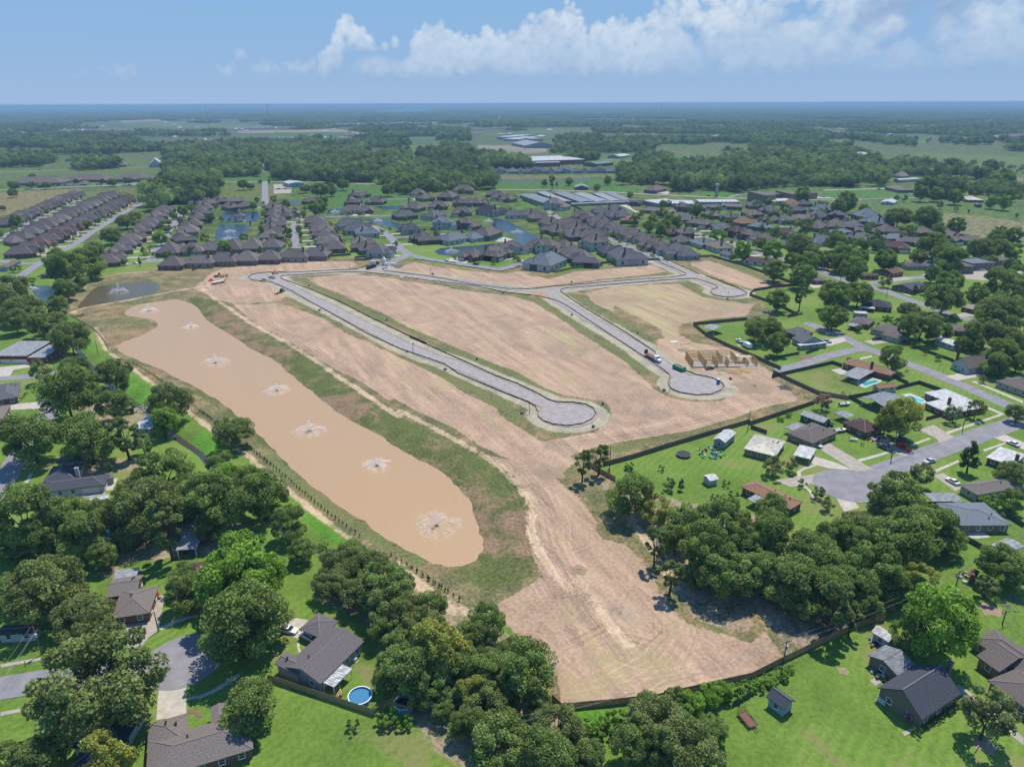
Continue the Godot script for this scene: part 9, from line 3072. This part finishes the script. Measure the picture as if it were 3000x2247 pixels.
		-170,-1153,83,4,4,16,-14,-1146,77,7,4,16,-133,-1136,67,10,4,16,338,-1133,51,2,2,17,-189,-1131,64,1,2,3,269,-1108,56,1,2,17,49,-1106,66,11,4,16,-143,-1103,50,14,4,16,
		-530,-1083,116,0,3,5,-103,-1064,59,13,4,16,-14,-1061,64,12,4,16,393,-1051,63,0,2,18,-58,-1047,73,9,4,16,158,-1013,43,5,2,16,221,-997,80,3,2,16,265,-994,79,0,3,16,
		-23,-987,120,1,2,16,-950,-977,69,0,4,2,137,-972,69,4,2,16,62,-955,113,2,2,16,
		],
		"b": [
		1573,-9660,86,0,3,145,5670,-8561,153,2,2,101,5741,-8436,162,1,2,101,1653,-7550,116,0,4,84,-3152,-6394,125,0,2,104,-2434,-6002,117,0,4,127,1843,-5632,147,0,4,62,2089,-5629,184,0,1,62,
		-1328,-2458,115,0,2,14,-934,-2048,101,0,1,10,-684,-1497,168,2,2,4,-629,-1486,118,3,2,4,-672,-1423,179,1,2,4,944,-1276,171,0,0,26,442,-1155,47,0,3,17,408,-1135,54,2,2,17,
		368,-1111,61,1,2,17,
		],
		"y": [
		1684,-7987,113,0,4,147,1478,-7536,107,0,3,146,1418,-2444,84,2,3,31,1452,-2399,151,1,3,31,427,-1829,99,0,3,21,1017,-1465,102,0,1,26,-157,-1290,68,2,3,3,-159,-1213,133,1,3,3,
		-86,-1134,72,0,4,16,-746,-960,98,0,2,2,
		],
		"s": [
		-279,-10995,83,0,1,138,4971,-9203,94,0,1,99,-5092,-8645,61,0,0,120,-2450,-8596,66,0,1,134,5064,-8558,98,1,2,101,2848,-8397,118,0,4,73,5110,-8309,64,2,2,101,2384,-8306,96,0,2,70,
		3096,-8142,156,0,3,73,-2634,-8085,62,0,0,129,-2741,-8005,82,1,4,129,1410,-7930,92,0,3,153,-4514,-7876,111,0,2,112,5508,-7849,50,3,2,101,-3051,-7775,40,3,4,129,-3117,-7745,65,2,4,129,
		-3458,-7554,83,0,3,106,3101,-7409,114,0,4,85,-4891,-7004,50,0,4,119,297,-6856,44,0,4,151,2744,-6693,164,0,1,80,2439,-6551,119,0,2,80,-2451,-6536,93,1,1,127,-2178,-6531,93,2,1,127,
		-1431,-6499,42,0,3,143,-648,-6485,42,0,4,142,450,-6483,51,2,2,152,3573,-6479,176,0,0,91,2829,-6470,126,0,1,79,390,-6456,59,1,2,152,-2773,-6450,92,1,1,115,2467,-6438,109,0,3,87,
		3222,-6336,148,0,2,97,-2267,-6281,57,3,1,127,-1954,-6258,49,2,3,127,-2052,-6226,73,1,3,127,-2891,-6190,48,2,1,115,2110,-6103,88,0,3,83,-2095,-5973,86,0,2,127,-3076,-5950,85,0,3,105,
		-2960,-5859,50,0,4,115,12,-5740,60,0,3,140,-2765,-5676,97,0,2,115,-2273,-5675,45,0,3,136,1762,-5639,59,0,2,86,-141,-5539,55,0,2,140,-2451,-5531,58,0,0,136,-3743,-5324,57,1,2,44,
		-3775,-5309,49,2,2,44,-3394,-4939,54,0,2,40,2544,-4746,96,0,1,55,2728,-4555,85,0,3,58,2547,-3932,56,0,1,59,1914,-3744,48,0,2,49,2095,-3279,40,0,4,60,-2137,-3013,103,0,3,41,
		2121,-2971,39,0,4,61,1850,-2587,74,0,3,32,1742,-2552,73,0,2,32,-1328,-2293,89,0,4,8,951,-2155,55,0,2,34,882,-2120,79,0,1,22,510,-2030,44,0,4,25,974,-1974,45,1,3,22,
		977,-1901,44,2,3,22,
		],
		"t": [
		594,-10655,108,0,4,144,1882,-8648,66,0,4,148,1747,-4173,81,0,4,46,-1315,-2427,56,0,1,8,-1366,-2256,100,0,1,7,294,-2135,71,1,3,20,234,-2087,61,2,3,20,-946,-1658,101,0,0,13,
		388,-1626,60,0,2,21,404,-1501,66,0,1,23,753,-1347,86,1,4,26,798,-1347,52,2,4,26,
		],
		"c": [
		-3857,-11680,66,0,2,135,692,-11137,56,0,4,144,-5393,-8708,50,0,2,114,-5455,-8223,53,0,0,118,5199,-8208,38,0,2,101,-2839,-7908,41,0,4,129,-2712,-7461,38,0,1,130,-2108,-7362,43,0,4,131,
		-4334,-7178,56,0,2,111,981,-6995,45,0,2,149,-4110,-6571,47,0,2,109,-931,-6523,34,0,4,141,-4075,-6221,53,0,3,110,-3994,-6008,43,0,2,110,-254,-5631,44,0,2,139,-2923,-5534,44,0,2,105,
		2659,-4568,50,0,2,58,1554,-2142,92,0,1,30,552,-2030,32,0,4,25,
		],
		"m": [
		1347,-2056,73,0,4,29,1205,-1482,56,0,2,27,930,-1052,97,0,3,36,
		],
		"p": [
		1273,-2667,86,0,1,33,809,-1096,25,0,2,36,
		],
		"u": [
		2050,-3826,49,0,3,49,2067,-3464,33,0,2,52,2073,-3361,27,0,4,60,1655,-3283,16,2,1,50,1652,-3273,24,1,1,50,1851,-3109,20,0,3,50,-2127,-2875,16,0,3,41,-2120,-2849,17,1,2,41,
		-2114,-2819,17,2,2,41,1293,-2351,16,0,2,31,-1391,-2173,51,0,1,7,515,-2163,26,0,4,25,329,-2154,17,0,3,20,705,-2053,29,0,3,25,953,-2048,33,0,1,22,706,-1974,37,1,2,25,
		646,-1971,28,2,2,25,-324,-1079,30,0,2,3,809,-1064,22,0,2,36,
		],
		"w": [
		44,-9720,74,0,3,150,2493,-6871,107,0,4,82,1884,-6504,169,0,1,81,2179,-3952,69,0,3,46,2185,-3886,49,0,3,49,-1586,-2680,81,0,1,14,1116,-2609,30,2,4,33,1067,-2570,34,1,4,33,
		406,-2175,38,0,4,25,1498,-1921,77,0,1,29,1477,-1854,41,0,3,29,-540,-1713,35,0,2,11,618,-1236,25,0,0,24,591,-1216,38,0,2,24,558,-1199,38,0,1,19,529,-1185,37,1,4,19,
		504,-1181,37,2,4,19,475,-1165,45,0,1,18,-257,-1098,50,1,2,3,-220,-1088,40,2,2,3,212,-1088,55,1,3,16,148,-1078,40,0,2,16,182,-1072,50,2,3,16,
		],
	}
	for k in stand:
		for i in range(0,stand[k].size(),6):
			plant(k,stand[k].slice(i,i + 6),marks)
	for l in [P([-2651,-4110,75,70,114,111,90,85,92,102,101,134,105,144]),P([-1854,-3266,161,150,192,204,212,227,92,97]),P([-1284,-2676,99,98]),P([-984,-2367,63,80,84,84]),P([-987,-2367,119,127,111,126,97,114,88,101,74,76,65,65]),P([-341,-1675,67,60,64,65,52,48]),P([-278,-1617,56,54,54,49,48,49])]:
		shrub_row(l)
	# --- woods
	var woods := [P([-4508,-8805,-541,-1126,-276,-1027,-645,-1906,-556,-1949,313,-188,2362,5885,-406,-106,55,746]),
		P([-6877,-14634,526,157,251,-513,1047,98,651,1982,-670,117,321,801,769,2116,-167,384,-227,353]),
		P([-5398,-16377,957,-177,1060,-1067,1092,5846,-651,-178,-1009,-285,-507,-1575,-188,-210]),
		P([-4532,-18369,1336,1068,748,-883,339,2586,-582,1104,476,2651,-723,106]),
		P([-2242,-12609,163,-498,399,-526,911,929,487,342,74,1529,-440,225,-515,212,-398,-15,-278,-242,-246,-1041]),
		P([-2358,-14688,503,-418,262,-1231,1195,-1391,848,2012,-39,1377,-917,-36,-1088,-54,-302,972,-302,-204]),
		P([-440,-16546,414,292,330,780,-40,1130,-648,-26]),
		P([1947,-13504,539,-784,671,-205,578,-441,-1123,4627,-302,-117,169,-860,-427,-6,-399,-7]),
		P([3108,-14281,1364,-886,1694,-2788,2004,558,-2919,6378,-1131,5,-910,713,-465,-233,-438,110]),
		P([7875,-19042,91,1654,-82,1140,-1702,4248,-541,977,-644,132,-312,-253]),
		P([7673,-15005,671,417,-1042,1764,295,322,694,-356,-696,1119,-186,-441,-476,164,113,-634,-630,179]),
		P([5920,-10654,611,-511,26,621,-606,976,-373,99,-226,-96]),
		P([6611,-10545,640,220,-699,1039,-78,-591,-177,-104]),
		P([7579,-11596,537,-304,-639,973,-227,-123]),
		P([-8700,-14623,-456,-1417,757,338,558,859,-363,681]),
		P([-12054,-17522,649,-1109,1198,1937,526,1523,-634,246]),
		P([-9533,-20470,5355,-1422,855,4580,-1331,738,-871,185,-755,437,-1383,-410]),
		P([1127,-16482,605,-1161,281,616,-106,567,-537,520]),
		P([2561,-15414,371,-1028,524,537,-205,969,-747,105]),
		P([-1751,-19552,692,-743,141,1881,-1188,1195,-191,-316])]
	var clears := [P([-1115,-22088,1479,-1272,-110,7112,-1206,-2520]),
		P([-1762,-32547,5866,-4270,-1220,6560,-1532,5408,-83,4115,-372,2060,494,18,-70,2445,-352,1301,-763,-656,-549,-3166,-685,-40]),
		P([-3549,-26108,911,-348,319,3253,-768,275]),
		P([2043,-17331,988,-397,1073,-881,930,1691,-506,1744,-1265,0,-1525,285]),
		P([5996,-22552,1468,-737,-988,3144,-1251,551]),
		P([4162,-20116,455,-557,-451,2064,-309,-1]),
		P([-8518,-17013,2921,-421,1129,3612,-2817,4]),
		P([-10835,-17922,2317,909,1019,2091,-1454,400]),
		P([6594,-12591,1026,796,-454,908,-1573,347]),
		P([-9943,-14370,5024,-895,1900,6082,-3563,-169]),
		P([-6138,-16729,691,72,1281,4031,-521,-37])]
	clears.append_array(flds)
	clears.append_array(fponds)
	for p in flds:
		if p[0].y < -1900.0:
			for k in [0.35,0.7,1.0]:
				clears.append(Transform2D(0.0,Vector2(0,-p[0].y * 0.09 * k)) * p)
	var scatter := []
	scatter.append([P([1843,-9303,2097,378,-195,1197,-967,2114,-537,-389,-307,-928,-430,-577]),0.00055,0.8])
	scatter.append([P([3656,-8597,104,1363,459,342,510,317,-659,981,-787,-196,-677,-206]),0.0011,0.95])
	scatter.append([P([1420,-8626,671,464,-246,1012,-449,-122]),0.001,0.8])
	scatter.append([P([-4083,-7900,412,13,709,1796,-144,196]),0.0008,0.7])
	scatter.append([P([-4181,-8711,872,1675,223,732,-426,-736]),0.001,0.7])
	scatter.append([P([7758,-15980,992,696,-1569,2794,-765,19]),0.0016,1.0])
	scatter.append([P([8887,-15531,1144,1072,-1289,1917,-1111,-293]),0.0012,1.0])
	scatter.append([P([-2357,-7293,218,5,289,1049,-164,-3]),0.0006,0.5])
	scatter.append([P([-4537,-6555,-18,-1099,-322,-1874,269,552,566,2238,131,712]),0.0005,0.45])
	scatter.append([P([-5038,-7187,-831,-2588,178,205,892,2610]),0.0006,0.5])
	scatter.append([P([2833,-4261,780,-552,-1057,1543,-218,-166]),0.0014,1.0])
	for r in sub:
		var wd: float = r[3] * 30.0 + 20.0 - r[0].y * 0.1
		clears.append(PackedVector2Array([r[0] + Vector2(0,wd),r[1] + Vector2(0,wd),r[1] - Vector2(0,30),r[0] - Vector2(0,30)]))
	forests(woods,scatter,clears)
